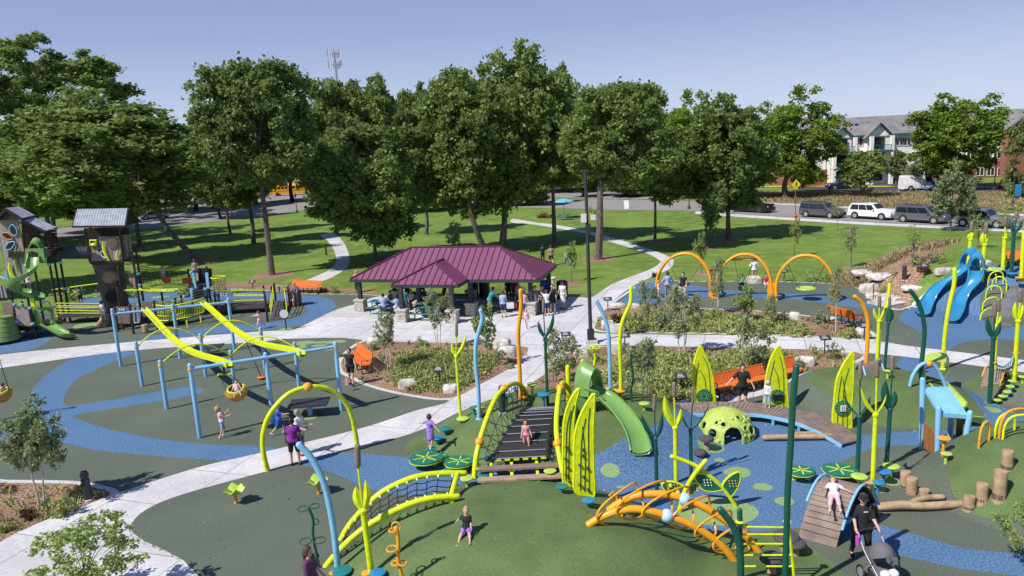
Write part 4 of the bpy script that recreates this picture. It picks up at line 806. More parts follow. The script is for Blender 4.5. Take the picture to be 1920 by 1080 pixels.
vehicle(800, 370, 5.2, 'suv', CPV, 'silver car between tree trunks in the far car park, left one', 0, 'car', 'cars in the far car park')
vehicle(843, 368, 5.0, 'suv', CPW, 'white car between tree trunks in the far car park, right one', .1, 'car', 'cars in the far car park')
vehicle(1060, 345, 4.6, 'car', CPL, 'pale blue car in the far car park above the blue umbrella', .3, 'car', 'cars in the far car park')
BUSY = mat('school_bus_yellow', (.75, .36, .01), .4)
def bus(px, py, rz, label):
    b = P(px, py); M = Matrix.Rotation(rz, 3, 'Z'); t = thing('school_bus', b, label, 'bus', 'school buses in the far car park'); a = lambda x, y, z: b+M@Vector((x, y, z))
    rows = []
    for x, zt, zb in ((-5, 2.6, .5), (-4.9, 2.85, .45), (3.6, 2.85, .45), (3.9, 2.6, .45), (4.1, 1.7, .5), (5.2, 1.55, .5), (5.3, 1.2, .6)):
        w_ = 1.2; rows.append([a(x, -w_, zb), a(x, -w_, zt*.88), a(x, -w_*.7, zt), a(x, w_*.7, zt), a(x, w_, zt*.88), a(x, w_, zb), a(x, -w_, zb)])
    MB().sheet(rows).build('body', BUSY, t, smooth=False)
    for sg in (-1, 1):
        o = MB()
        for k in range(9): o.box(a(-4.3+k*.9, sg*1.21, 2.0), (.66, .03, .6), M=M)
        o.build('window', GLASS, t, smooth=False); MB().box(a(-.5, sg*1.215, 1.25), (9, .03, .09), M=M).build('stripe', BLACK, t, smooth=False)
        for x in (-3, 4.2): MB().lathe([(.5, -.15), (.5, .15)], a(x, sg*1.05, .5), 16, M@Matrix.Rotation(PI/2, 3, 'X')).build('wheel', BLACK, t)
    MB().box(a(3.98, 0, 2.1), (.1, 2, .8), M=M).build('windscreen', GLASS, t, smooth=False)
bus(545, 366, .1, 'yellow school bus behind the trees left of the round dense tree'); bus(600, 357, .12, 'second yellow school bus further back in the far car park')
# radio mast
b = W(645, 300, 210.); b.z = 0; mast = thing('radio_mast', b, 'tall steel phone mast with two rings of antennas above the treeline', 'mast')
zt = W(645, 96, 210.).z; MB().tube([b, b+Vector((0, 0, zt))], [.7, .35], 8).build('pole', SILVER, mast)
for zz, nm in ((zt-.6, 0), (zt-8.0 if False else W(645, 121, 210.).z, 1)):
    r = MB()
    for k in range(3):
        a = k*2.094+.4; r.bar(b+Vector((0, 0, zz)), b+Vector((math.cos(a)*1.5, math.sin(a)*1.5, zz)), .12, .12)
        a2 = a+2.094; r.bar(b+Vector((math.cos(a)*1.7, math.sin(a)*1.7, zz)), b+Vector((math.cos(a2)*1.7, math.sin(a2)*1.7, zz)), .1, .1)
    pf = r.build('platform', SILVER, mast, smooth=False)
    for k in range(9):
        a = k*.698; MB().box(b+Vector((math.cos(a)*1.75, math.sin(a)*1.75, zz+(.3 if k % 2 else -.1))), (.28, .2, 2.0), a).build('antenna', SILVER if k % 3 else WHITEM, pf, smooth=False)
# ================================================================= STREET FURNITURE
def pole_path(pxs, b): return [W(x, y, b) for x, y in pxs]
b = G(1108, 643); lamp = thing('lamp_post', b, 'tall charcoal lamp post with white control boxes beside the crossing paths', 'lamp post')
zt = ztop(b, 322); MB().box(b+Vector((0, 0, .09)), (.62, .62, .18)).build('concrete_base', MC['concrete'], lamp, smooth=False)
MB().box(b+Vector((0, 0, .45)), (.34, .34, .55)).build('base_cover', CHAR, lamp, smooth=False); MB().tube([b+Vector((0, 0, .2)), b+Vector((0, 0, zt))], [.10, .075], 4).build('pole', CHAR, lamp, smooth=False)
z1 = W(1103, 408, b).z; MB().box(b+Vector((-.18, -.14, z1)), (.26, .2, .42)).build('control_box', WHITEM, lamp, smooth=False); MB().box(b+Vector((.3, 0, z1)), (.24, .2, .26)).build('camera_box', WHITEM, lamp, smooth=False); MB().box(b+Vector((.05, -.13, z1-.55)), (.22, .14, .5)).build('meter_box', CHAR, lamp, smooth=False)
MB().box(b+Vector((0, .5, zt)), (.35, .9, .1)).build('lamp_head', CHAR, lamp, smooth=False)
def lamp2(px, py, ty, label, banner=None, d=None):
    b = G(px, py); t = thing('street_lamp', b, label, 'street lamp'); zt = ztop(b, ty)
    MB().lathe([(.22, 0), (.22, .3), (.12, .5), (.07, .7), (.055, zt-b.z-.7)], b, 10).build('pole', CHAR, t)
    MB().lathe([(.08, 0), (.2, .35), (.26, .4), (.1, .6), (.02, .8)], Vector((b.x, b.y, zt-.75)), 10).build('lantern', CHAR, t)
    if banner: MB().box(Vector((b.x+.45, b.y, zt-1.9)), (.7, .03, 1.3)).build('banner', BLUEP, t, smooth=False)
lamp2(557, 399, 362, 'short black street lamp with flared foot in front of the yellow bus'); lamp2(1898, 398, 324, 'black lantern street lamp with a blue banner at the right edge', True)
lamp2(1548, 350, 292, 'thin black lamp pole left of the dark blue car'); lamp2(1864, 356, 300, 'thin black lamp pole right of the big maple')
lamp2(1292, 392, 340, 'thin dark sign pole at the road edge between the oaks')
def bollard(px, py, h, r, label):
    b = G(px, py); t = thing('light_bollard', b, label, 'bollard'); MB().lathe([(r*1.3, 0), (r*1.3, .05), (r*1.1, .06)], b, 14).build('footing', MC['concrete'], t)
    MB().lathe([(r, .05), (r, h-.28), (r*.8, h-.27)], b, 14).build('shaft', CHAR, t); MB().lathe([(r*.8, h-.27), (r*.8, h-.2), (r*1.02, h-.19), (r*1.02, h-.1), (r*.7, h-.02), (r*.1, h)], b, 14).build('cap', CHAR, t)
bollard(166, 938, 1.0, .125, 'charcoal light bollard in the corner bed at lower left'); bollard(1695, 526, .95, .13, 'charcoal light bollard above the stone steps'); bollard(943, 775, 1.05, .11, 'grey bollard behind the net bridge arch'); bollard(612, 480, .95, .1, 'dark bollard beside the narrow side path in the shade')
def sign(px, py, label, h=.75, w_=.5, tilt=.9):
    b = G(px, py); t = thing('plant_sign', b, label, 'sign', 'small dark plant signs in the beds')
    MB().tube([b, b+Vector((0, 0, h))], .03, 6).build('post', CHAR, t); o = MB().box(b+Vector((0, -.02, h)), (w_, .34, .03), M=Matrix.Rotation(tilt*.5, 3, 'X')).build('panel', CHAR, t, smooth=False)
    l = MB()
    for k in range(3): l.box(b+Vector((-.03, -.03+.02, h+.022))+Matrix.Rotation(tilt*.5, 3, 'X')@Vector((0, (k-1)*.08, 0)), (w_*(.62-.12*k), .025, .004), M=Matrix.Rotation(tilt*.5, 3, 'X'))
    l.build('lettering', WHITEM, o, smooth=False)
for a in [(825, 722, 'dark plant sign near the front of the round bed'), (1172, 656, 'dark round topped sign at the back of the bench bed'), (1277, 738, 'dark plant sign left of the first leaf panel'), (1546, 662, 'dark round topped sign at the cross path right of the bench bed'), (1620, 638, 'dark plant sign at the right tip of the swing bed'),
          (1470, 528, 'small sign on the kerb between the yellow arches'), (475, 546, 'small sign in the flowering strip behind the play bridge'), (1732, 521, 'small sign in the grasses above the stone steps'), (1140, 583, 'dark stub sign at the left tip of the swing bed'), (1062, 653, 'dark stub sign by the path left of the lamp post')]: sign(*a)
YEL = mat('warning_yellow', (.75, .62, .01), .5)
b = P(1491, 407); t = thing('warning_sign', b, 'yellow diamond pedestrian warning sign on a brown post by the road', 'sign'); zt = ztop(b, 346)
MB().tube([b, b+Vector((0, 0, zt+.3))], .05, 6).build('post', BARK, t); o = MB().prism([(-.55, 0), (0, .6), (.55, 0), (0, -.6)], (b.x, b.y-.08, zt), (1, 0, 0), (0, 0, 1), .04).build('panel', YEL, t, smooth=False)
k = MB(); k.ball((b.x, b.y-.11, zt+.24), .07, 8, .9); k.bar((b.x, b.y-.11, zt+.16), (b.x, b.y-.11, zt-.06), .12, .02); k.bar((b.x, b.y-.11, zt-.05), (b.x-.13, b.y-.11, zt-.3), .06, .02); k.bar((b.x, b.y-.11, zt-.05), (b.x+.13, b.y-.11, zt-.3), .06, .02); k.bar((b.x-.14, b.y-.11, zt+.02), (b.x+.14, b.y-.11, zt+.12), .05, .02); k.build('walking_figure', BLACK, o, smooth=False)
b = P(1492, 413); t = thing('fire_hydrant', b, 'small red fire hydrant at the foot of the warning sign', 'hydrant'); MB().lathe([(.16, 0), (.13, .05), (.12, .5), (.17, .52), (.14, .62), (.04, .72)], b, 10).build('barrel', mat('hydrant_red', (.55, .02, .02), .4), t); MB().tube([b+Vector((-.2, 0, .42)), b+Vector((.2, 0, .42))], .06, 8).build('nozzle', mat('hydrant_red', (0, 0, 0)), t)
b = P(436, 408); t = thing('crossing_sign', b, 'yellow roadside marker post between the tree trunks left of the bus', 'sign'); MB().tube([b, b+Vector((0, 0, 2.3))], .06, 6).build('post', CHAR, t); MB().prism([(-.25, -1), (.25, -1), (.25, .6), (0, 1.1), (-.25, .6)], (b.x, b.y-.08, 2.0), (1, 0, 0), (0, 0, 1), .05).build('panel', YEL, t, smooth=False)
b = P(1058, 409); t = thing('patio_umbrella', b, 'light blue umbrella over the far picnic table', 'umbrella'); MB().tube([b, b+Vector((0, 0, 2.5))], .03, 6).build('pole', CHAR, t); MB().lathe([(1.45, 2.2), (1.43, 2.26), (.8, 2.45), (.05, 2.65)], b, 8).build('canopy', mat('blue_canvas', (.12, .42, .62), .8), t, smooth=False)
b = P(1178, 391); t = thing('folding_sign', b, 'white folding sandwich board by the road between the oaks', 'sign'); MB().bar(b+Vector((-.3, -.45, 0)), b+Vector((-.3, 0, 1.2)), .7, .04, (0, 1, 0)).build('front_panel', WHITEM, t, smooth=False); MB().bar(b+Vector((-.3, .4, 0)), b+Vector((-.3, .02, 1.2)), .7, .04, (0, 1, 0)).build('back_panel', WHITEM, t, smooth=False)
b = P(1038, 546); t = thing('drinking_fountain', b, 'pale drinking fountain standing on the lawn behind the pavilion', 'fountain'); MB().lathe([(.15, 0), (.12, .1), (.12, .8), (.22, .95), (.2, 1)], b, 10).build('pedestal', WHITEM, t)
def bench(a, c, label, back=1, h=.85, name='park_bench', arms=True, dark=False):
    """a -> c : ends of the seat on the ground, backrest on the left hand side when back=1"""
    a = Vector(a); c = Vector(c); u = (c-a); l = u.length; u.normalize(); v = Vector((-u.y, u.x, 0))*back; t = thing(name, (a+c)/2, label, 'bench', 'orange park benches'); z = Vector((0, 0, 1)); m = 24
    s_ = MB(); n = int(l/.13)
    for k in range(n): p = a+u*(l*(k+.5)/n); s_.bar(p-v*.24+z*.45, p+v*.22+z*.43, .03 if False else l/n*.86, .035, z)
    s_.build('seat', ORANGE, t, smooth=False); s_ = MB()
    for k in range(n): p = a+u*(l*(k+.5)/n); s_.bar(p+v*.25+z*.47, p+v*.36+z*h, l/n*.86, .03, v)
    s_.bar(a+v*.36+z*(h+.02), c+v*.36+z*(h+.02), .04, .04); s_.build('backrest', ORANGE, t, smooth=False)
    for f in ([.04, .35, .65, .96] if l > 2.4 else [.06, .5, .94]):
        p = a+u*l*f; g = MB(); g.bar(p-v*.2, p-v*.2+z*.43, .05, .05); g.bar(p+v*.28, p+v*.3+z*.45, .05, .05); g.bar(p-v*.2+z*.03, p+v*.28+z*.03, .05, .04); g.bar(p-v*.22+z*.41, p+v*.25+z*.41, .05, .04); g.bar(p+v*.29+z*.42, p+v*.38+z*(h-.05), .045, .045); g.build('leg_frame', CHAR, t, smooth=False)
    if arms:
        for f in (.01, .99): p = a+u*l*f; g = MB(); g.tube([p-v*.2+z*.43, p-v*.2+z*.66, p+v*.26+z*.66], .022, 6); g.build('armrest', CHAR, t)
bench(P(1338, 748), P(1441, 724), 'long orange slatted bench between the first two leaf panels', 1); bench(P(1455, 720), P(1500, 708), 'short orange bench end behind the second leaf panel', 1)
bench(P(545, 548), P(601, 550), 'orange bench on the kerb behind the play ramp', 1); bench(P(1560, 600), P(1612, 614), 'orange bench by the swings seen from behind', -1, name='park_bench')
bench(P(688, 702), P(660, 678), 'orange bench with angular back at the left curve of the round bed', -1, .95)
bench(G(1884, 500), G(1945, 500), 'orange bench on top of the slide hill', 1)
WSTONE = ground_mat('white_limestone', (.40, .37, .33), (.72, .69, .64), 4, big=.18, bump=.7)
def boulder(px, py, wpx, hpx, label, dy=.7, z0=0, group='pale limestone boulders'):
    b = G(px, py); s = sc_at(b); w_ = wpx/s/2; h = hpx/s*(.8 if px < 1630 else .5); n = 14; rows = []
    for zt, k in ((-.05, .95), (h*.45, 1.), (h*.8, .93), (h, .8), (h*1.02, .02)):
        rows.append([b+Vector((0, w_*dy, 0))+Vector((w_*k*math.copysign(abs(math.cos(a))**.6, math.cos(a))*(1+.12*math.sin(a*3+px)), w_*dy*k*math.copysign(abs(math.sin(a))**.6, math.sin(a))*(1+.1*math.sin(a*2+py)), zt+h*.08*math.sin(a+px))) for a in np.linspace(0, 2*PI, n)])
    o = MB().sheet(rows).build('boulder', WSTONE or MC['white_limestone'], smooth=True); tag(o, label, 'boulder', group)
WSTONE = MC['white_limestone']
for a in [(763, 730, 34, 20, 'white boulder at the front of the round bed'), (843, 738, 30, 16, 'flat white boulder at the front right of the round bed'), (705, 645, 40, 12, 'flat grey boulder at the back left kerb of the round bed'), (942, 655, 34, 20, 'boulder at the back right of the round bed, far one'), (952, 670, 34, 22, 'rounded boulder in front of the far right boulder of the round bed'),
          (799, 728, 9, 6, 'tiny white stone between the dark tufts'), (1142, 617, 26, 18, 'boulder at the left end of the swing bed, back one'), (1158, 625, 30, 18, 'boulder at the left end of the swing bed, front one'), (1160, 577, 30, 8, 'flat slab on the upper kerb of the swing bed'), (1192, 578, 26, 8, 'second flat slab on the upper kerb of the swing bed'),
          (1092, 670, 30, 15, 'white boulder beside the lamp post'), (1158, 664, 30, 24, 'cube shaped white boulder behind the wavy poles'), (1494, 600, 20, 16, 'square white stone near the upper kerb of the swing bed'), (1497, 613, 8, 6, 'tiny white stone below the square one'), (1620, 628, 22, 14, 'white boulder near the right tip of the swing bed'),
          (1515, 688, 36, 18, 'flat white boulder behind the third leaf panel'), (1591, 668, 20, 10, 'small grey boulder at the cross path kerb'), (1636, 516, 60, 12, 'long flat pale boulder on the lawn edge, left one'), (1665, 524, 56, 14, 'long flat pale boulder in front of the left one'), (1635, 548, 34, 26, 'tall pale boulder left of the stone steps'), (1650, 560, 40, 16, 'low pale boulder at the foot of the steps'),
          (1775, 515, 34, 22, 'pale boulder at the upper right of the steps'), (1853, 494, 20, 10, 'white boulder on top of the slide hill'), (1418, 532, 28, 16, 'white block seat behind the second yellow arch'), (1720, 545, 40, 14, 'pale boulder right of the steps'), (1430, 756, 6, 5, 'pale pebble by the bench')]: boulder(*a)
st = thing('stone_steps', P(1690, 560), 'broad limestone steps climbing the slope beside the blue slides', 'steps')
for k in range(9):
    a = P(1656+k*10, 577-k*8); c = P(1732+k*9, 562-k*7.5); d = c-a; zz = .13*(k+1)
    MB().bar(Vector((a.x, a.y+.6, zz-.15-.1)), Vector((c.x, c.y+.6, zz-.15-.1)), 1.5, .3, (0, 0, 1)).build('step', WSTONE, st, smooth=False) if False else MB().box(((a.x+c.x)/2, (a.y+c.y)/2+.6, zz/2), (d.length, 1.5, zz), math.atan2(d.y, d.x)).build('step', WSTONE, st, smooth=False)
hr = thing('handrail', P(1637, 563), 'thin dark handrail rising beside the stone steps', 'handrail')
a, c, d, e = P(1637, 563), P(1682, 546), P(1770, 517), P(1835, 493)
MB().tube([a, a+Vector((0, 0, .95)), c+Vector((0, 0, 1.2))], .03, 6).build('lower_rail', CHAR, hr); MB().tube([c, c+Vector((0, 0, 1.2))], .03, 6).build('post', CHAR, hr)
MB().tube([d, d+Vector((0, 0, 1.3)), e+Vector((0, 0, 1.4)), e], .03, 6).build('upper_rail', CHAR, hr)
# dark low platforms among the track ride
for px, py, w_, d_, lab in ((392, 668, 1.5, .9, 'black transfer table among the blue posts at the back'), (582, 778, 1.55, 1.0, 'black transfer table on a blue pedestal near the lime arch')):
    b = P(px, py); t = thing('transfer_table', b, lab, 'table'); MB().tube([b, b+Vector((0, 0, .48))], .11, 12).build('pedestal', SKYB, t); MB().box(b+Vector((0, 0, .52)), (w_, d_, .06), .08).build('tabletop', CHAR, t, smooth=False)
# ================================================================= PLAYGROUND
def WL(px, py, A, B):
    """pixel ray on the upright plane through ground points A and B"""
    d = Vector(ray(px, py)); u = Vector((B[0]-A[0], B[1]-A[1], 0)); n = Vector((-u.y, u.x, 0)); o = Vector((0, 0, CAMH))
    t = n.dot(Vector((A[0], A[1], 0))-o)/n.dot(d); return o+d*t
def blade(mb, a, tip, w_, bend=.12, side=1, th=.02, n=7):
    """long leaf from a to tip"""
    a = Vector(a); tip = Vector(tip); ax_ = tip-a; l = ax_.length; s = ax_.cross(Vector((0, 1, 0))).normalized(); rows = []
    for i in range(n+1):
        t = i/n; c = a+ax_*t-s*side*bend*l*math.sin(PI*t)*.5; ww = w_*(math.sin(PI*min(1, .12+t*.88))**.8+.08)*(1 if t < 1 else .1)
        if t == 1: ww = .004
        rows.append([c-s*ww/2, c+Vector((0, -.25*ww, 0)), c+s*ww/2, c+Vector((0, -.25*ww+th, 0)), c-s*ww/2])
    mb.sheet(rows)
COLN = {}
def cattail(base, joint, leaves_, h0, h1, m, label, r=.055, lw=.13, name='cattail_post', leafm=None, foot=None, group='cattail posts'):
    b = G(*base); t = thing(name, b, label, 'play post', group); j = W(joint[0], joint[1], b); s = sc_at(j)
    MB().tube([b-Vector((0, 0, .1)), b.lerp(j, .5), j], [r, r, r*.95], 12).build('post', m, t)
    MB().lathe([(r*1.25, -.03), (r*1.25, .03), (r*.5, .08)], j, 12).build('collar', m, t)
    a, c = W(*h0, b), W(*h1, b); MB().tube([j, j.lerp(a, .6), a], r*.36, 8).build('stem', m, t)
    MB().cap_tube([a, c], max(.05, r*.95), 12).build('cattail_head', TAUPE, t)
    for k, q in enumerate(leaves_):
        mb = MB(); tip = W(q[0], q[1], b); w_ = q[2] if len(q) > 2 else lw; blade(mb, j-(j-b).normalized()*0, tip, w_, .16, 1 if q[0] > joint[0] else -1); mb.build('leaf_blade', leafm or m, t)
    return t
cattail((697, 1078), (681, 958), [(667, 912, .2), (685, 899, .16)], (671, 872), (670, 838), LIME, 'lime cattail post in the foreground left of the orange vine', .075)
cattail((864, 788), (855, 668), [(847, 643), (874, 627)], (856, 629), (856, 606), LIME, 'lime cattail post on the mound beside the light blue wavy pole')
cattail((1027, 760), (1022, 633), [(1009, 602), (1038, 585)], (1019, 584), (1019, 563), DGREEN, 'dark green tulip leaved cattail post behind the net bridge')
cattail((1232, 936), (1229, 823), [(1203, 777), (1241, 775)], (1227, 768), (1227, 742), DGREEN, 'leftmost dark green cattail post in the blue pond')
cattail((1268, 905), (1266, 802), [(1246, 741, .2), (1277, 766, .16)], (1264, 741), (1264, 720), LIME, 'lime cattail post between two dark green ones in the blue pond', .07)
cattail((1296, 896), (1295, 808), [(1277, 765, .05), (1330, 757, .05)], (1299, 753), (1299, 728), DGREEN, 'dark green cattail post just left of the dome with hair thin leaves')
cattail((1607, 898), (1612, 782), [(1580, 733, .05), (1632, 742, .12)], (1613, 709), (1613, 683), DGREEN, 'dark green cattail post beside the wooden hump bridge', .065)
cattail((1636, 912), (1642, 778), [(1614, 726, .1), (1662, 740, .07)], (1644, 704), (1644, 678), LIME, 'tall lime cattail post between two dark green ones by the hump bridge', .07)
cattail((1662, 873), (1669, 768), [(1660, 712, .26), (1678, 732, .2)], (1673, 694), (1673, 670), DGREEN, 'dark green cattail post with broad leaves right of the lime one', .065)
cattail((1658, 694), (1666, 605), [(1667, 575, .3)], (1668, 574), (1668, 559), DGREEN, 'dark green cattail post at the cross path behind the far hump bridge')
cattail((1644, 694), (1648, 602), [(1638, 577), (1658, 580)], (1649, 573), (1649, 557), LIME, 'lime cattail post at the cross path right of the orange curved pole', .07)
cattail((1855, 757), (1863, 634), [(1851, 592, .2), (1875, 603, .2)], (1865, 591), (1865, 571), DGREEN, 'dark green cattail post holding the rope bridge at right', .08)
cattail((1864, 704), (1868, 612), [(1877, 592, .2)], (1872, 581), (1872, 563), LIME, 'lime cattail post close behind the dark green rope bridge post', .08)
cattail((1901, 716), (1909, 602), [(1904, 566, .2), (1918, 570, .2)], (1913, 563), (1913, 545), LIME, 'lime cattail post at the right end of the rope bridge', .08)
cattail((1816, 493), (1820, 449), [(1824, 431, .3), (1817, 438, .25)], (1822, 432), (1822, 419), LIME, 'leftmost lime cattail post on top of the slide hill', .11)
cattail((1841, 527), (1846, 459), [(1843, 436, .32), (1851, 446, .2)], (1849, 435), (1849, 421), LIME, 'lime cattail post beside the blue slide hood', .11)
cattail((1880, 509), (1884, 446), [(1888, 436, .15)], (1885, 421), (1885, 409), LIME, 'lime cattail post in front of the bench on the slide hill', .11)
cattail((1896, 515), (1901, 438), [(1898, 416, .2), (1919, 411, .2)], (1906, 408), (1906, 399), DGREEN, 'dark green cattail post in front of the bench on the slide hill', .1)
def wavy(pxs, base, m, r, label, name='curved_pole', group='curved poles', foot=True):
    b = G(*base); t = thing(name, b, label, 'play pole', group); pts = [W(x, y, b) for x, y in pxs]+[b-Vector((0, 0, .1))]
    MB().cap_tube(pts, r, 12, smooth=5).build('pole', m, t); MB().lathe([(r*1.6, 0), (r*1.5, .03), (r*1.1, .05)], b, 14).build('foot_plate', m, t); return t
wavy([(901, 582), (904, 600), (893, 640), (892, 683), (897, 733)], (898, 786), SKYB, .075, 'light blue wavy pole in front of the pavilion')
wavy([(976, 545), (977, 577), (972, 617), (973, 667), (975, 710)], (976, 748), AMBER, .075, 'orange yellow wavy pole behind the net bridge')
wavy([(1118, 564), (1130, 587), (1140, 620), (1143, 667), (1144, 715)], (1147, 748), SKYB, .07, 'light blue bent pole right of the lamp post')
wavy([(1183, 539), (1182, 567), (1167, 603), (1162, 640), (1164, 700)], (1164, 750), LIME, .07, 'lime wavy pole right of the light blue bent pole')
wavy([(1603, 556), (1617, 570), (1627, 600), (1626, 650)], (1623, 688), AMBER, .08, 'orange yellow hooked pole at the end of the cross path beds')
wavy([(1707, 545), (1720, 563), (1730, 593), (1733, 627), (1728, 683)], (1727, 722), DGREEN, .08, 'dark green hooked pole below the blue slides')
wavy([(1790, 505), (1789, 533), (1780, 573), (1773, 617), (1769, 665)], (1768, 692), LIME, .085, 'lime leaning pole in front of the two blue slides')
wavy([(561, 834), (586, 862), (607, 904), (619, 953), (628, 1010)], (633, 1070), SKYB, .082, 'light blue curved pole in the foreground')
wavy([(1351, 956), (1369, 978), (1382, 1004), (1388, 1040)], (1389, 1105), DGREEN, .08, 'dark green hooked pole at the left of the yellow ladder')
wavy([(1493, 688), (1487, 750), (1482, 840), (1477, 916), (1475, 990)], (1471, 1105), DGREEN, .07, 'very tall dark green pole at the right of the yellow ladder')
wavy([(1668, 534), (1664, 570), (1652, 600), (1648, 640)], (1645, 690), LIME, .07, 'lime curved pole hooking right above the cross path')
wavy([(1920, 437), (1917, 480)], (1915, 527), LIME, .1, 'lime pole at the right edge of the slide hill')
def vine(pxs, base, m, r, rings, label):
    b = G(*base); t = thing('vine_climber', b, label, 'climbing pole', 'vine climbing poles'); pts = [W(x, y, b) for x, y in pxs]+[b-Vector((0, 0, .1))]
    MB().cap_tube(pts, r, 10, smooth=5).build('stem', m, t)
    for x, y, rr, flat_ in rings:
        c = W(x, y, b); MB().tube([c+Vector((rr*math.cos(a), rr*.8*math.sin(a), (0 if flat_ else .0)+.2*rr*math.sin(a))) if flat_ else c+Vector((rr*math.cos(a), .0, rr*math.sin(a))) for a in np.linspace(0, 2*PI, 14, endpoint=False)], r*.42, 6, closed=True).build('foothold', m, t)
vine([(743, 990), (747, 1016), (746, 1044), (750, 1066)], (760, 1100), AMBER, .045, [(743, 987, .1, 0), (735, 1029, .12, 1), (742, 1056, .09, 1), (755, 1056, .09, 1), (736, 994, .08, 1)], 'orange vine climber standing on the foreground mound')
vine([(579, 953), (587, 974), (587, 1003), (594, 1041)], (599, 1064), DGREEN, .035, [(568, 954, .13, 1), (590, 949, .12, 1), (592, 978, .08, 0), (573, 1015, .15, 1), (600, 1013, .14, 1), (592, 1042, .08, 0)], 'dark green vine climber left of the light blue curved pole')
vine([(1184, 664), (1183, 680), (1186, 696), (1187, 714), (1183, 730)], (1185, 753), DGREEN, .045, [(1192, 671, .12, 1), (1187, 662, .08, 0), (1178, 709, .13, 1), (1196, 713, .14, 1), (1180, 730, .1, 0)], 'dark green vine climber in the bed left of the bench')
vine([(1113, 653), (1116, 670), (1113, 692), (1117, 707)], (1119, 746), LIME, .045, [(1108, 652, .12, 1), (1120, 652, .1, 1), (1103, 696, .16, 1), (1124, 698, .16, 1)], 'lime vine climber behind the green slide')
# ---- mushroom stepping pods
def pod(px, py, rx, m, label, h=.3, stem=None, squat=.55):
    """px,py: centre of the cap in the picture; h: height above ground"""
    g0 = G(px, py); s = sc_at(g0); b = G(px, py+h*s*.93); r = rx/sc_at((b.x, b.y, b.z+h)); t = thing('stepping_pod', b, label, 'stepping pod', 'mushroom stepping pods')
    c = b+Vector((0, 0, h)); MB().lathe([(r*.12, -r*.75), (r*.3, -r*.6), (r*.9, -r*.12), (r, 0), (r*.97, r*.08), (r*.6, r*.15), (r*.05, r*.17)], c, 18).build('cap', m, t)
    if h > .2: MB().tube([b-Vector((0, 0, .05)), c-Vector((0, 0, r*.4))], .045, 8).build('stem', stem or m, t)
for a in [(836, 804, 11, TEAL, 'teal pod furthest up beside the girl in the purple dress', .28), (821, 821, 12, BLUEP, 'blue pod in front of the girl in the purple dress', .28), (809, 842, 10, TEAL, 'teal pod under the feet of the girl in the purple dress', .22),
          (868, 785, 12, LIMEP, 'lime pod at the foot of the mound cattail post', .12), (890, 765, 9, TEAL, 'teal pod left of the light blue wavy pole foot', .3), (902, 767, 10, AMBER, 'amber pod right of the light blue wavy pole foot', .3),
          (904, 877, 12, LIMEP, 'lime pod at the left arch foot of the net bridge', .3), (907, 890, 12, TEAL, 'teal pod in front of the left arch foot', .25), (937, 880, 12, BLUEP, 'blue pod before the brown plank steps', .3), (1032, 883, 12, LIMEP, 'lime pod at the right end of the plank steps', .3),
          (876, 897, 13, LIMEP, 'lime pod next to the end of the net climber', .3), (1054, 912, 12, TEAL, 'teal pod in front of the narrow leaf wall', .2), (1104, 938, 13, BLUEP, 'blue pod at the foot of the wide leaf wall', .2),
          (951, 742, 8, TEAL, 'teal pod behind the left net arch', .4), (999, 724, 10, LIMEP, 'lime pod on a tall stem beside the tulip post', .5), (1020, 741, 12, BLUEP, 'blue pod clasping the tulip post', .5), (971, 731, 10, BLUEP, 'blue pod clasping the orange wavy pole', .35), (983, 745, 7, AMBER, 'amber pod at the foot of the orange wavy pole', .15),
          (1145, 731, 12, LIMEP, 'lime pod at the foot of the light blue bent pole', .35), (1162, 734, 10, AMBER, 'amber pod at the foot of the lime wavy pole', .35), (1208, 757, 10, LIMEP, 'lime pod at the left end of the boardwalk', .25),
          (1610, 894, 15, LIMEP, 'lime pod at the top corner of the wooden hump bridge', .4), (1629, 905, 8, AMBER, 'amber pod at the tall lime cattail post', .3), (1646, 905, 12, BLUEP, 'blue pod at the tall lime cattail post', .3), (1656, 885, 14, BLUEP, 'blue pod left of the broad leaved cattail post', .4), (1670, 875, 15, LIMEP, 'lime pod clasping the broad leaved cattail post', .4),
          (1664, 696, 7, LIMEP, 'lime pod behind the far hump bridge', .3), (1917, 707, 8, LIMEP, 'lime pod at the right edge near the rope bridge', .25), (1897, 513, 10, BLUEP, 'blue pod clasping the dark green post on the slide hill', .25), (1881, 508, 8, BLUEP, 'blue pod at the lime post on the slide hill', .2), (1911, 521, 8, AMBER, 'amber pod at the right edge of the slide hill', .3), (1917, 531, 9, BLUEP, 'blue pod below the amber one at the right edge', .3),
          (643, 1070, 19, TEAL, 'teal pod at the foot of the foreground light blue pole', .2), (626, 1074, 8, AMBER, 'amber pod behind the foreground light blue pole', .15), (709, 1074, 16, BLUEP, 'blue pod at the foot of the foreground cattail post', .2), (688, 1074, 10, AMBER, 'amber pod at the foot of the foreground cattail post', .15),
          (1773, 851, 10, LIMEP, 'lime stool under the light blue playhouse', .3), (1768, 825, 12, AMBER, 'amber table disc under the light blue playhouse', .55)]: pod(*a)
for k, (px, py) in enumerate([(1897, 715), (1893, 725), (1888, 735), (1879, 743), (1869, 750)]):
    pod(px, py, 7.5, LIMEP, ['topmost', 'second', 'middle', 'fourth', 'lowest'][k]+' of the five lime disc steps beside the small rope bridge', .35-.05*k, SKYB)
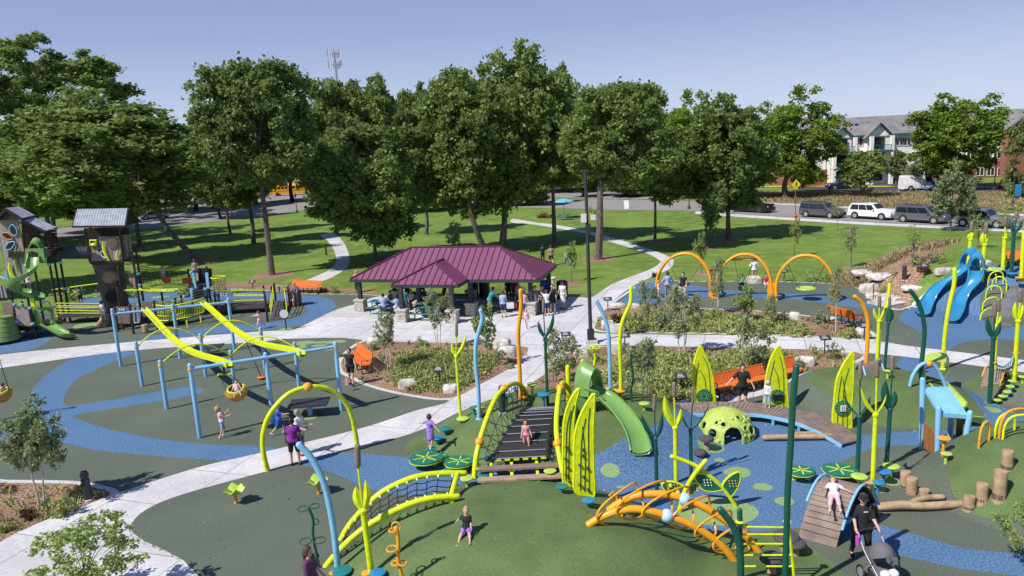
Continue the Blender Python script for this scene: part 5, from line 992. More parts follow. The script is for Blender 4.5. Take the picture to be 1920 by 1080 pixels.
# ---- spring leaf pads
def leafpad(px, py, rx, label, h=.3, veins=6):
    g0 = G(px, py); s = sc_at(g0); b = G(px, py+h*s*.95); r = rx/s; t = thing('leaf_spring_pad', b, label, 'spring pad', 'leaf shaped spring pads'); c = b+Vector((0, 0, h)); n = 28
    out = [(r*(1+.06*math.cos(3*a))*math.cos(a), r*.92*math.sin(a)) for a in [2*PI*k/n for k in range(n)]]
    d = MB().prism(out, c, (1, 0, 0), (0, 1, 0), .05).build('pad', TEAL if False else mat('pad_dark_green', (.015, .17, .11), .45), t, smooth=False)
    MB().prism([(x*1.03, y*1.03) for x, y in out], c-Vector((0, 0, .035)), (1, 0, 0), (0, 1, 0), .02).build('rim', LIME, t, smooth=False)
    v = MB()
    for k in range(veins): a = k*2*PI/veins+.4; v.bar(c+Vector((r*.1*math.cos(a), r*.1*math.sin(a), .03)), c+Vector((r*.78*math.cos(a), r*.72*math.sin(a), .03)), .035, .012)
    v.build('vein', LIME, d, smooth=False)
    for dx in (-.5, .5):
        q = b+Vector((dx*r, 0, 0)); MB().tube([q+Vector((.06*math.cos(a), .06*math.sin(a), (h-.05)*a/(8*PI))) for a in np.linspace(0, 8*PI, 40)], .016, 5).build('spring', LIME, t)
leafpad(800, 859, 31, 'large round green spring pad left of the net bridge'); leafpad(826, 856, 15, 'small green spring pad attached right of the large one', .27, 4); leafpad(862, 865, 28, 'green spring pad next to the left net arch foot')
leafpad(1502, 883, 24, 'green spring pad behind the tall green pole'); leafpad(1574, 881, 31, 'wide green spring pad above the wooden hump bridge')
def seatbowl(px, py, label):
    b = G(px, py); t = thing('petal_seat', b, label, 'spinner seat', 'petal spinner seats'); MB().tube([b, b+Vector((0, 0, .32))], .05, 10).build('post', AMBER, t)
    rows = []
    for i in range(6):
        q = i/5; rr = .3*q+.01; rows.append([b+Vector((rr*math.cos(a)*(1+.15*math.cos(3*a)*q), rr*math.sin(a)*(1+.15*math.cos(3*a)*q), .32+.24*q**2*(.45+.55*math.cos(3*a)**2))) for a in np.linspace(0, 2*PI, 25)])
    MB().sheet(rows, .02).build('seat', LIMEP, t)
seatbowl(443, 944, 'lime petal seat on an orange post left in the green field'); seatbowl(598, 926, 'lime petal seat half hidden behind the light blue curved pole')
# ---- big lime arch
A, B = P(502, 883), P(671, 843); t = thing('lime_arch', A, 'tall lime tube arch with an orange ball standing over the path edge', 'arch')
pts = [A]+[WL(x, y, A, B) for x, y in [(494, 849), (493, 816), (502, 784), (520, 758), (544, 737), (577, 726), (609, 727), (636, 742), (653, 764), (661, 787), (666, 811)]]+[B]
MB().tube(pts, .085, 12, smooth=4).build('arch_tube', LIME, t); MB().ball(WL(577, 726, A, B), .17, 14).build('ball', AMBER, t)
# ---- net climber, foreground left
A, B = P(611, 1062), G(851, 941); t = thing('net_climber', A, 'long lime rail climber with black rope net rising onto the foreground mound', 'net climber'); off = Vector((.1, 1.32, 0))
near = crv([WL(x, y, A, B) for x, y in [(611, 1062), (633, 1036), (661, 1008), (694, 983), (733, 961), (772, 944), (811, 934), (858, 931)]], 6)[0]
far = crv([WL(x, y, A+off, B+off) for x, y in [(625, 1042), (636, 1019), (653, 988), (678, 958), (711, 927), (744, 908), (781, 894), (822, 888), (871, 887)]], 6)[0]
MB().cap_tube(near, .085, 12).build('near_rail', LIME, t); MB().cap_tube(far, .085, 12).build('far_rail', LIME, t)
MB().tube([far[-3], near[-3], near[-3]-Vector((0, 0, .35))], .075, 10).build('end_post', LIME, t)
def at_t(c, q): q = min(max(q, 0), 1)*(len(c)-1); i = min(int(q), len(c)-2); return c[i].lerp(c[i+1], q-i)
nt_ = MB(); cl = MB()
for k in range(15):
    q = .06+k*.062; a, c = at_t(near, q), at_t(far, q+.01); nt_.tube([a.lerp(c, s/6)-Vector((0, 0, .12*math.sin(PI*s/6))) for s in range(7)], .014, 5)
    for p, d in ((a, c), (c, a)): MB().bar(p.lerp(d, .08), p.lerp(d, .16), .045, .045).build('rope_clamp', WHITEM, t, smooth=False)
for f in (.2, .4, .6, .8): nt_.tube([at_t(near, q).lerp(at_t(far, q+.01), f)-Vector((0, 0, .12*math.sin(PI*f)+.03*math.sin(q*50))) for q in np.linspace(.03, .97, 40)], .014, 5)
nt_.build('rope_net', BLACKR, t)
# ---- net bridge with arches
def bz(px, py, z): return P(px, py, z)
br = thing('net_bridge', P(975, 870), 'curved net bridge with black rubber treads between lime arches and brown plank steps', 'net bridge')
A, B = P(889, 897), Vector((.55, 27.2, 0)); lp_ = [WL(x, y, A, B) for x, y in [(892, 862), (899, 829), (910, 793), (927, 751), (945, 729), (963, 719), (977, 723), (986, 737), (991, 752)]]
A2, B2 = P(1060, 903), Vector((1.75, 27.2, 0)); larch = crv([A]+lp_, 4)[0]
shift = A2-A; rarch = []
for i, p in enumerate(larch): q = i/(len(larch)-1); rarch.append(p+shift*(1-q)+(B2-B)*q)
MB().tube(larch, .085, 12).build('arch_rail', LIME, br); MB().tube(rarch, .085, 12).build('arch_rail', LIME, br)
for p in (lp_[1], lp_[4], lp_[8]): MB().ball(p, .15, 12).build('ball', AMBER, br)
for q in (2*4, 5*4, 9*4): MB().ball(rarch[min(q, len(rarch)-1)], .15, 12).build('ball', AMBER, br)
DL = crv([bz(926, 862, .55), bz(941, 823, 1.0), bz(962, 790, 1.3), bz(979, 773, 1.42), bz(990, 767, 1.45)], 5)[0]
DR = [p+Vector((1.72-.75*i/(len(DL)-1), 0, 0)) for i, p in enumerate(DL)]; n = len(DL)
MB().sheet([[DL[i], DL[i].lerp(DR[i], .5), DR[i]] for i in range(n)], .03).build('tread_mat', BLACK, br, smooth=False)
r = MB(); c_ = MB(); nt_ = MB()
for i in range(0, n, 2):
    r.tube([DL[i]+Vector((-.03, 0, .03)), DR[i]+Vector((.03, 0, .03))], .018, 6)
    for D_s in (DL[i], DR[i]): MB().box(D_s+Vector((0, 0, .03)), (.13, .08, .08)).build('rope_clamp', CHAR, br, smooth=False)
for D_s, ar in ((DL, larch), (DR, rarch)):
    for i in range(0, n-1, 2):
        a = D_s[i]; q = .12+.84*i/n; e = at_t(ar, q); e2 = at_t(ar, q+.12); e3 = at_t(ar, max(q-.1, .05)); nt_.tube([a, e], .012, 5); nt_.tube([a, e2], .012, 5); nt_.tube([a, e3], .012, 5)
    nt_.tube([D_s[i].lerp(at_t(ar, .12+.84*i/n), .5) for i in range(n)], .012, 5)
r.build('tread_bar', SILVER, br); nt_.build('side_net', BLACKR, br)
for x, y in ((912, 858), (924, 855)): MB().ball(bz(x, y, .35), .1, 10).build('rope_bead', BLUEP, br)
e = MB()
for k in range(6): e.box(DL[0].lerp(DR[0], (k+.5)/6)+Vector((0, -.03, -.02)), (.17, .05, .04))
e.build('edge_clip', LIME, br, smooth=False)
for k, (y0, z) in enumerate(((-.35, .42), (-.78, .26), (-1.15, .12))):
    a, c = DL[0]+Vector((-.5, y0, 0)), DR[0]+Vector((.55, y0, 0)); MB().box(((a.x+c.x)/2, a.y, z), (c.x-a.x, .3, .06)).build('plank_step', TANPL if k else TAUPE, br, smooth=False)
for x in (-.1, .55, 1.35): MB().bar(DL[0]+Vector((x, 0, -.12)), Vector((DL[0].x+x, DL[0].y-1.35, .03)), .09, .05).build('step_support', LIME, br, smooth=False)
# ---- slides
def chute(t, path, w_, h, m, name='chute', th=.05, k=5, hs=None):
    pts = crv(path, k)[0]; rows = []; n = len(pts)
    for i, p in enumerate(pts):
        d = (pts[min(i+1, n-1)]-pts[max(i-1, 0)]); d = Vector((d.x, d.y, 0)).normalized(); s = Vector((d.y, -d.x, 0)); hh = h if hs is None else h*(hs[0]+(hs[1]-hs[0])*i/(n-1))
        pr = [(-.5-th/w_, hh), (-.5, hh+.02), (-.46, hh*.55), (-.36, .05), (-.15, 0), (.15, 0), (.36, .05), (.46, hh*.55), (.5, hh+.02), (.5+th/w_, hh), (.52, hh*.4), (.38, -.05), (0, -.07), (-.38, -.05), (-.52, hh*.4), (-.5-th/w_, hh)]
        rows.append([p+s*a*w_+Vector((0, 0, b_)) for a, b_ in pr])
    return MB().sheet(rows).build(name, m, t)
def hood(t, a, d, w_, h, m, depth=.5):
    """slide entrance: an arch shaped shell over the start of the chute, facing back along d"""
    d = Vector((d.x, d.y, 0)).normalized(); s = Vector((d.y, -d.x, 0)); rows = []
    for k, (off, sc_) in enumerate(((-depth*.5, 1.15), (-depth*.3, 1.2), (0, 1.1), (depth*.5, .98))):
        rows.append([a+d*off+s*(w_*.5*sc_*math.cos(q))+Vector((0, 0, -.1+h*sc_*math.sin(q))) for q in np.linspace(0, PI, 11)])
    for (off, sc_) in ((depth*.48, .86), (0, .9), (-depth*.45, .92)):
        rows.append([a+d*off+s*(w_*.5*sc_*math.cos(q))+Vector((0, 0, -.1+h*sc_*math.sin(q))) for q in np.linspace(0, PI, 11)])
    rows.append(rows[0]); return MB().sheet(rows).build('hood', m, t)
gs = thing('green_slide', G(1098, 752), 'green plastic hill slide with hooded entrance between two short lime posts', 'slide')
pth = [G(1100, 731, .72), G(1114, 736, .7), G(1134, 748, .5), G(1157, 768, .42), G(1176, 790, .4), G(1190, 812, .34), G(1198, 832, .25), G(1202, 850, .15)]
chute(gs, pth, .62, .2, SLIDEG, hs=(1.1, .6)); hood(gs, pth[0]+Vector((.1, 0, 0)), pth[1]-pth[0], .85, .95, SLIDEG, .6)
q = pth[0]; MB().box((q.x-.15, q.y+.1, (q.z+hz(q.x, q.y))/2-.1), (.8, .8, max(.3, q.z-hz(q.x, q.y)-.1))).build('entry_box', SLIDEG, gs, smooth=False)
for px, py, ty in ((1067, 756, 688), (1095, 742, 678)):
    b = G(px, py); MB().cap_tube([b-Vector((0, 0, .1)), Vector((b.x, b.y, ztop(b, ty)))], .085, 12).build('post', LIME, gs)
    for z in (.15, .6): MB().lathe([(.1, -.04), (.12, 0), (.1, .04)], b+Vector((0, 0, z)), 12).build('clamp', AMBER, gs)
MB().tube([P(1145, 790, 0)+Vector((0, .3, .3)), pth[3]-Vector((0, 0, .1))], .035, 8).build('support', LIME, gs)
bs_ = thing('double_blue_slide', G(1825, 512), 'pair of blue plastic slides running down the blue hill from one hood', 'slide')
s1 = [G(1816, 499, .75), G(1806, 509, .7), G(1790, 523, .5), G(1766, 536, .4), G(1750, 551, .34), G(1738, 570, .28), G(1730, 590, .14)]
s2 = [G(1830, 508, .75), G(1829, 521, .7), G(1823, 536, .5), G(1809, 550, .4), G(1799, 566, .34), G(1793, 585, .28), G(1783, 602, .14)]
chute(bs_, s1, .64, .22, SLIDEB, hs=(1.2, .6)); chute(bs_, s2, .64, .22, SLIDEB, hs=(1.2, .6)); hood(bs_, s1[0], s1[1]-s1[0], .8, 1.0, SLIDEB, .6); hood(bs_, s2[0], s2[1]-s2[0], .8, 1.0, SLIDEB, .6)
def panel(t, name, pxs, Y, m, th=.06, rim=None, k=0, plane=None):
    f = (lambda x, y: WL(x, y, *plane)) if plane else (lambda x, y: W(x, y, Y)); pts = [f(x, y) for x, y in pxs]
    if k: pts = crv(pts, k, True)[0]
    nrm = (Vector((plane[1][1]-plane[0][1], plane[0][0]-plane[1][0], 0)).normalized() if plane else Vector((0, -1, 0)))
    if nrm.y > 0: nrm = -nrm
    n = len(pts); vs = [p+nrm*th/2 for p in pts]+[p-nrm*th/2 for p in pts]
    o = MB().add(vs, [tuple(range(n)), tuple(range(2*n-1, n-1, -1))]+[(i, i+n, (i+1) % n+n, (i+1) % n) for i in range(n)]).build(name, m, t, smooth=False)
    if rim: MB().tube([p for p in pts], rim[1], 6, closed=True).build('rim', rim[0], t if not isinstance(t, bpy.types.Object) or t.parent is None else t)
    return o
# ---- leaf walls beside the net bridge
DOT = mat('climbing_hold', (.05, .06, .05), .6)
def leafwall(base, outl, veins, holds, label, disc=None, group='tall lime leaf panels'):
    b = G(*base); t = thing('play_wall', b, label, 'play wall', group); Y = b.y; p = panel(t, 'leaf', outl, Y, LIMEP if False else LIME, .07, (LIME, .045), k=4)
    v = MB()
    for vv in veins: v.tube([W(x, y, Y-.045) for x, y in vv], .012, 5, smooth=4)
    v.build('vein', DGREEN, p)
    if holds:
        for x, y in holds: MB().ball(W(x, y, Y-.07), .05, 8, .7).build('climbing_hold', DOT, t)
    if disc:
        x, y, r_, inner = disc; c = W(x, y, Y-.06); M = Matrix.Rotation(PI/2, 3, 'X'); d = MB().lathe([(r_, -.02), (r_, .02), (r_*.02, .025)], c, 28, M).build('activity_disc', mat('disc_green', (.012, .15, .09), .5), t, smooth=False)
        g = MB()
        for a in range(12):
            for q in (.35, .6, .82): g.ball(c+Vector((r_*q*math.cos(a*.5236+q*3), -.03, r_*q*math.sin(a*.5236+q*3))), .012, 6)
        g.build('bead', LIME, d)
        if inner:
            g = MB(); 
            for k in range(inner[0]): g.box(c+Vector((inner[1]*(k-(inner[0]-1)/2), -.05, 0)) if inner[2] == 'h' else c+Vector((0, -.05, inner[1]*(k-(inner[0]-1)/2))), (.035, .05, r_*.8) if inner[2] == 'h' else (r_*1.3, .05, .07))
            g.build('slider', WHITEM if inner[2] == 'h' else BLACK, d, smooth=False)
leafwall((1066, 911), [(1086, 729), (1074, 742), (1066, 759), (1060, 778), (1057, 800), (1056, 850), (1057, 906), (1073, 914), (1074, 860), (1075, 807), (1079, 759)], [[(1076, 760), (1068, 800), (1066, 900)], [(1070, 770), (1062, 810), (1061, 900)]], [(1062, 838), (1066, 846), (1060, 860), (1064, 876), (1061, 890), (1067, 902)], 'narrow lime leaf wall with climbing holds behind the wide one')
leafwall((1098, 929), [(1114, 739), (1104, 751), (1095, 766), (1086, 786), (1080, 806), (1077, 830), (1077, 880), (1079, 921), (1113, 932), (1113, 870), (1112, 807), (1114, 765)], [[(1106, 765), (1103, 810), (1105, 925)], [(1098, 785), (1090, 830), (1088, 920)], [(1092, 800), (1097, 860), (1096, 922)]], [(1092, 854), (1087, 872), (1100, 877), (1094, 894), (1087, 909), (1102, 918), (1091, 842)], 'wide lime leaf wall with black holds right of the net bridge')
LB = dict(veins=1)
leafwall((1319, 762), [(1313, 649), (1306, 664), (1301, 685), (1299, 715), (1299, 745), (1300, 766), (1338, 766), (1339, 735), (1336, 705), (1327, 677), (1319, 659)], [[(1310, 680), (1305, 710), (1304, 760)], [(1312, 694), (1321, 710), (1323, 727)], [(1318, 668), (1329, 695), (1333, 760)]], [], 'lime leaf panel with a perforated green disc left of the orange bench', (1320, 743, .29, None))
leafwall((1455, 768), [(1460, 649), (1450, 663), (1442, 683), (1436, 712), (1434, 745), (1434, 768), (1475, 770), (1476, 740), (1474, 707), (1469, 677), (1464, 659)], [[(1452, 676), (1444, 712), (1441, 765)], [(1450, 688), (1458, 705), (1461, 727)], [(1462, 668), (1469, 700), (1469, 765)]], [], 'lime leaf panel with a black slotted green disc right of the orange bench', (1457, 743, .27, (2, .1, 'v')))
leafwall((1579, 803), [(1600, 662), (1589, 672), (1579, 688), (1569, 713), (1565, 746), (1563, 798), (1594, 807), (1596, 770), (1599, 721)], [[(1592, 690), (1582, 730), (1580, 800)], [(1578, 705), (1572, 745), (1570, 798)], [(1580, 711), (1588, 760), (1588, 803)]], [], 'lime leaf panel at the right end of the boardwalk with a white slider disc', (1580, 765, .27, (3, .07, 'h')))
# ---- boardwalk
bw = thing('boardwalk', P(1400, 785), 'curved brown plank boardwalk with light blue edge around the dome', 'boardwalk')
bk_ = crv([P(x, y, .38 if x < 1500 else .38-(x-1500)*.0024) for x, y in [(1221, 758), (1272, 755), (1333, 753), (1404, 754), (1445, 758), (1500, 769), (1540, 776), (1573, 793), (1607, 817), (1614, 824)]], 8)[0]
fr_ = crv([P(x, y, .38 if x < 1490 else .38-(x-1490)*.0026) for x, y in [(1224, 774), (1282, 774), (1335, 773), (1390, 773), (1428, 775), (1470, 783), (1500, 792), (1535, 807), (1562, 822), (1578, 832)]], 8)[0]
pk = MB(); n = 62
for k in range(n):
    q0, q1 = (k+.07)/n, (k+.93)/n; a, c, d, e = at_t(fr_, q0), at_t(fr_, q1), at_t(bk_, q1), at_t(bk_, q0); z = Vector((0, 0, .05)); pk.add([a, c, d, e, a-z, c-z, d-z, e-z], [(0, 1, 2, 3), (7, 6, 5, 4), (0, 4, 5, 1), (1, 5, 6, 2), (2, 6, 7, 3), (3, 7, 4, 0)])
pk.build('plank_deck', WOODP, bw, smooth=False)
ed = MB(); 
for i in range(len(fr_)-1): ed.bar(fr_[i]-Vector((0, .02, .09)), fr_[i+1]-Vector((0, .02, .09)), .05, .12)
ed.build('edge_beam', SKYB, bw, smooth=False)
for q in (.05, .3, .5, .66, .8, .93): a = at_t(fr_, q); MB().box((a.x, a.y, a.z/2-.06), (.07, .07, a.z)).build('leg', SKYB, bw, smooth=False)
for q in (.1, .35, .6, .85): a = at_t(bk_, q); MB().box((a.x, a.y-.1, a.z/2-.06), (.07, .07, a.z)).build('leg', SKYB, bw, smooth=False)
# ---- dome
b = P(1373, 829)+Vector((0, .72, 0)); dm = thing('climbing_dome', b, 'yellow green moulded climbing dome with round holes and an arched doorway', 'dome'); Rd = .98
NA, NB = 180, 60; keep = {}; vs = []; fs = []; holes = [(-2.35, .35, .15), (-.72, .38, .16), (-1.98, .72, .08), (-1.03, .52, .08), (-.86, .13, .09), (-1.1, .95, .085), (-2.3, .75, .06), (-.5, .8, .08), (-2.9, .5, .14), (1.2, .5, .17), (2.0, .7, .14), (.5, .4, .17), (0.1, .7, .13)]
def dmp(a, e, r): return Vector((r*math.cos(e)*math.cos(a), r*math.cos(e)*math.sin(a), r*.98*math.sin(e)))
def dopen(a, e):
    p = dmp(a, e, Rd)
    if p.y < 0 and abs(p.x+.02) < .3 and p.z < .26: return True
    if p.y < 0 and (p.x+.02)**2+(p.z-.26)**2 < .3**2: return True
    return any((dmp(ha, he, 1)-dmp(a, e, 1)).length < hr for ha, he, hr in holes)
for j in range(NB+1):
    e = (PI/2)*j/NB*.995
    for i in range(NA):
        a = 2*PI*i/NA-PI; r = Rd
        for ha, he, hr in holes:
            d = (dmp(ha, he, 1)-dmp(a, e, 1)).length
            if hr-.02 < d < hr+.05: r = Rd+.03
        p = dmp(a, e, Rd)
        if p.y < 0 and ((abs(p.x+.02) < .36 and p.z < .26) or (p.x+.02)**2+(p.z-.26)**2 < .36**2): r = Rd+.045
        r += .01*math.sin(7*a)*math.sin(5*e); vs.append(b+dmp(a, e, r))
n0 = len(vs); vs += [b+(v-b)*.93 for v in vs]
for j in range(NB):
    for i in range(NA):
        a = 2*PI*(i+.5)/NA-PI; e = (PI/2)*(j+.5)/NB
        if dopen(a, e): continue
        q = (j*NA+i, j*NA+(i+1) % NA, (j+1)*NA+(i+1) % NA, (j+1)*NA+i); fs.append(q); fs.append(tuple(k+n0 for k in q[::-1]))
        for (da, de, e1, e2) in ((0, -1, 0, 1), (0, 1, 2, 3), (-1, 0, 3, 0), (1, 0, 1, 2)):
            if j+de < 0 or dopen(2*PI*(i+da+.5)/NA-PI, (PI/2)*(j+de+.5)/NB): fs.append((q[e2], q[e1], q[e1]+n0, q[e2]+n0))
MB().add(vs, fs).build('shell', mat('dome_plastic', (.42, .52, .11), .5, var=.08, vs=4, bump=.1), dm)
for a, e in ((-1.15, .28), (-1.5, .95), (-2.1, .12), (-1.25, 1.05), (-.9, .75), (-.6, .15), (-2.2, .85), (-1.72, .7)): MB().ball(b+dmp(a, e, Rd), .06, 8).build('grip_knob', mat('dome_plastic', (0, 0, 0)), dm)
# ---- mushrooms, logs, stumps
def mushroom(px, py, rx, h, label):
    g0 = G(px, py); s = sc_at(g0); b = G(px, py+h*s*.95); r = rx/s; t = thing('mushroom_stool', b, label, 'stool', 'dark topped mushroom stools'); MB().tube([b-Vector((0, 0, .05)), b+Vector((0, 0, h-.04))], [r*.42, r*.34], 12).build('stem', LOGW, t)
    MB().lathe([(r*.5, h-.08), (r*.95, h-.05), (r, h), (r*.9, h+.05), (r*.4, h+.08), (r*.03, h+.09)], b, 18).build('cap', mat('mushroom_grey', (.075, .07, .075), .8, var=.15), t)
mushroom(1325, 823, 13.5, .36, 'taller dark mushroom stool left of the dome doorway'); mushroom(1313, 848, 12.5, .12, 'lower dark mushroom stool left of the dome doorway')
mushroom(1474, 1006, 24, .38, 'dark mushroom stool behind the tall green pole, upper one'); mushroom(1446, 1046, 22, .38, 'dark mushroom stool behind the ladder rungs'); mushroom(1490, 1018, 20, .3, 'dark mushroom stool right of the tall green pole')
def stump(px, yt, yb, rx, label):
    b = G(px, yb-rx*.4); s = sc_at(b); r = rx/s; zt = ztop((b.x, b.y-r*.5, b.z), yt+rx*.2); t = thing('log_stump', b, label, 'stump', 'upright log stumps'); n = 14; rows = []; rr = px*.37
    for z, k in ((b.z-.2, 1.08), (b.z+.1, 1.0), ((b.z+zt)/2, .95), (zt-.02, .98), (zt, .93), (zt+.004, .03)): rows.append([Vector((b.x+r*k*math.cos(a)*(1+.06*math.sin(3*a+rr)), b.y+r*k*math.sin(a)*(1+.05*math.cos(2*a+rr)), z)) for a in np.linspace(0, 2*PI, n)])
    MB().sheet(rows).build('log', LOGW, t); MB().lathe([(r*1.03, 0), (r*1.03, .12*(zt-b.z)), (r*1.0, .2*(zt-b.z))], b-Vector((0, 0, .01)), 14).build('weathered_foot', LOGD, t)
for a in [(1888, 845, 881, 10, 'stump furthest up the turf mound at right'), (1873, 883, 938, 11.5, 'tallest stump on the turf mound at right'), (1840, 907, 942, 10.5, 'stump left of the tallest one on the turf mound'), (1817, 931, 956, 10, 'short stump at the end of the forked log'), (1697, 884, 917, 9.5, 'stump right of the broad leaved cattail post, far one'), (1709, 896, 928, 10, 'stump right of the broad leaved cattail post, near one'), (1733, 918, 933, 9.5, 'lowest stump beside the forked log'), (273, 608, 626, 6, 'stump under the play bridge left of the lime fence')]: stump(*a)
fl = thing('forked_log', P(1725, 950), 'forked peeled balance log lying between hump bridge and short stump', 'log')
MB().cap_tube([P(1650, 950, .13), P(1690, 947, .17), P(1730, 949, .14), P(1770, 947, .13), P(1802, 945, .13)], [.115, .12, .11, .11, .10], 12, smooth=3).build('log', LOGW, fl); MB().cap_tube([P(1705, 947, .14), P(1720, 938, .18), P(1745, 933, .17), P(1767, 932, .16)], [.1, .085, .085, .08], 12, smooth=3).build('branch', LOGW, fl)
bl = thing('balance_log', P(1495, 822), 'two peeled logs lying side by side behind the tall green pole', 'log'); MB().cap_tube([P(1434, 820, .13), P(1495, 819, .14), P(1556, 818, .13)], [.1, .09, .1], 12, smooth=3).build('log', LOGW, bl); MB().cap_tube([P(1490, 814, .2), P(1539, 811, .13)], [.07, .07], 10).build('branch', LOGW, bl)
# ---- dragonfly panels
DISC = mat('panel_green', (.012, .14, .085), .5)
b = P(1330, 953); t = thing('dragonfly_panel', b, 'lime and dark green dragonfly activity panels on two crossed lime tubes', 'activity panel'); Y = b.y
MB().cap_tube([W(x, y, Y) for x, y in [(1260, 856), (1302, 872), (1333, 894), (1356, 916), (1369, 933), (1382, 953)]], .06, 10, smooth=4).build('long_tube', LIME, t)
MB().cap_tube([W(x, y, Y-.12) for x, y in [(1323, 864), (1304, 887), (1289, 911), (1280, 933), (1274, 958)]], .065, 10, smooth=4).build('short_tube', LIME, t)
for nm, pxs in (('left_wing', [(1241, 908), (1256, 903), (1273, 907), (1286, 916), (1278, 926), (1253, 925)]), ('middle_wing', [(1302, 890), (1318, 888), (1332, 896), (1344, 907), (1354, 917), (1336, 921), (1318, 918), (1307, 904)]), ('small_wing', [(1290, 917), (1298, 907), (1312, 907), (1305, 919), (1293, 927)]), ('right_wing', [(1355, 909), (1368, 893), (1385, 885), (1388, 897), (1383, 913), (1371, 930), (1362, 922)])):
    p = panel(t, nm, pxs, Y-.02, DISC, .05, (LIME, .035), 3); g = MB(); cx = sum(x for x, y in pxs)/len(pxs); cy = sum(y for x, y in pxs)/len(pxs)
    for i in range(9): MB().ball(W(cx+(i % 3-1)*6+(i//3), cy+(i//3-1)*5, Y-.06), .02, 6).build('bead', WHITEM if 'mid' in nm or 'sm' in nm else AMBER, p)
for x, y in ((1257, 911), (1271, 924)): MB().ball(W(x, y, Y-.08), .07, 10).build('spinner_ball', LIMEP, t)
# ---- amber loop climber
A, B = G(1102, 985), P(1381, 1057); A2, B2 = G(1141, 957), P(1423, 1033); t = thing('loop_climber', (A+B)/2, 'amber double rail arch climber with weaving loops in the foreground', 'climber')
nr = crv([WL(x, y, A, B) for x, y in [(1102, 985), (1127, 970), (1160, 958), (1200, 955), (1250, 967), (1293, 983), (1333, 1007), (1360, 1030), (1381, 1057)]], 6)[0]
frr = crv([WL(x, y, A2, B2) for x, y in [(1141, 957), (1167, 940), (1200, 928), (1247, 927), (1283, 935), (1313, 947), (1347, 967), (1380, 990), (1403, 1010), (1423, 1035)]], 6)[0]
MB().tube(nr, .095, 12).build('near_rail', AMBER, t); MB().tube(frr, .095, 12).build('far_rail', AMBER, t)
for c in (WL(1251, 967, A, B), WL(1284, 936, A2, B2)): MB().ball(c, .17, 14).build('ball', mat('pale_blue_ball', (.45, .62, .78), .35), t)
lo = []
for k in range(241):
    q = k/240; a, c = at_t(nr, .06+.88*q), at_t(frr, .06+.88*q); ph = q*2*PI*6.5; x_ = .5+.62*math.sin(ph); lo.append(a.lerp(c, x_)+Vector((.14*math.cos(ph*2), 0, .44*math.cos(ph)+.05)))
MB().tube(lo, .028, 8).build('loop_rung', AMBER, t)
# ---- lime ladder
b = P(1389, 1105); e = P(1478, 1105); t = thing('ladder', (b+e)/2, 'lime five rung ladder between the two dark green poles at the bottom', 'ladder'); Y = (b.y+e.y)/2
MB().tube([W(x, y, Y) for x, y in [(1475, 977), (1481, 1009), (1487, 1062), (1490, 1105)]], .035, 8, smooth=3).build('side_rail', LIME, t); MB().tube([W(x, y, Y) for x, y in [(1387, 976), (1389, 1010), (1391, 1062), (1393, 1105)]], .035, 8, smooth=3).build('side_rail', LIME, t)
for y, y2 in ((988, 989), (1002, 1002), (1020, 1020), (1041, 1041), (1062, 1062)): MB().tube([W(1389, y, Y), W(1481+(y-988)*.08, y2, Y)], .024, 8).build('rung', LIME, t)
MB().cap_tube([W(1387, 957, Y), W(1388, 1105, Y)], .06, 10).build('short_post', DGREEN, t)
for x in (1387, 1476): MB().lathe([(.08, -.03), (.1, 0), (.08, .03)], W(x, 978, Y), 10).build('clamp', LIME, t)
# ---- wooden hump bridges
def hump(Apx, Bpx, Cpx, topy, label, rimm, arches=True, hh=None):
    A, B, C_ = P(*Apx), P(*Bpx), P(*Cpx); run = C_-B; wv = A-B; n = 26; m_ = B+run*.5
    H_ = hh or ztop(m_, topy); t = thing('hump_bridge', B+run*.5+wv*.5, label, 'play bridge', 'wooden hump bridges')
    prof = [(a/PI, math.sin(a)**.85 if 0 < a < PI-.001 else 0) for a in np.linspace(0, PI, n+1)]
    pk = MB()
    for i in range(n):
        (x0, z0), (x1, z1) = prof[i], prof[i+1]; x1_ = x0+(x1-x0)*.9; z1_ = z0+(z1-z0)*.9; a0 = B+run*x0+Vector((0, 0, z0*H_)); a1 = B+run*x1_+Vector((0, 0, z1_*H_)); nn = Vector((0, 0, .045)); cc = B+run*.5; inn = lambda p: p+(cc-p)*.035
        pk.add([a0, a1, a1+wv, a0+wv, inn(a0), inn(a1), inn(a1)+wv, inn(a0)+wv], [(0, 1, 2, 3), (7, 6, 5, 4), (0, 4, 5, 1), (2, 6, 7, 3), (1, 5, 6, 2), (3, 7, 4, 0)])
    pk.build('plank_deck', WOODP, t, smooth=False); cen = B+run*.5
    for s_o in (0, 1): MB().tube([B+run*x+wv*s_o+Vector((0, 0, z*H_+.05))+(wv.normalized()*(.04 if s_o else -.04)) for x, z in prof[2 if s_o == 0 else 5:-2]], .035, 8).build('rim_rail', rimm, t)
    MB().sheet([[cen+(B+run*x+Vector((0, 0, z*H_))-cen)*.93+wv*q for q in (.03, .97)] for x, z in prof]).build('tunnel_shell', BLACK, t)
    MB().bar(B+run*.12-wv.normalized()*.03+Vector((0, 0, H_*.45)), B+run*.88-wv.normalized()*.03+Vector((0, 0, H_*.4)), .05, .1).build('cross_beam', SLIDEB if rimm is SKYB else rimm, t, smooth=False)
hump((1497, 1007), (1568, 1027), (1650, 968), 912, 'large wooden hump bridge over a dark tunnel with a girl lying on it', SKYB)
hump((1662, 733), (1630, 742), (1596, 720), 690, 'far wooden hump bridge on the turf behind the leaf panel', SKYB, hh=1.05)
hump((1837, 735), (1869, 744), (1892, 722), 706, 'small wooden hump bridge with orange rims at right', AMBER, hh=.75)
t = thing('rope_bridge', P(1880, 740), 'light blue sagging bar with hanging ropes between two cattail posts', 'rope bridge'); a, c = W(1863, 679, P(1855, 757)), W(1905, 662, P(1901, 716))
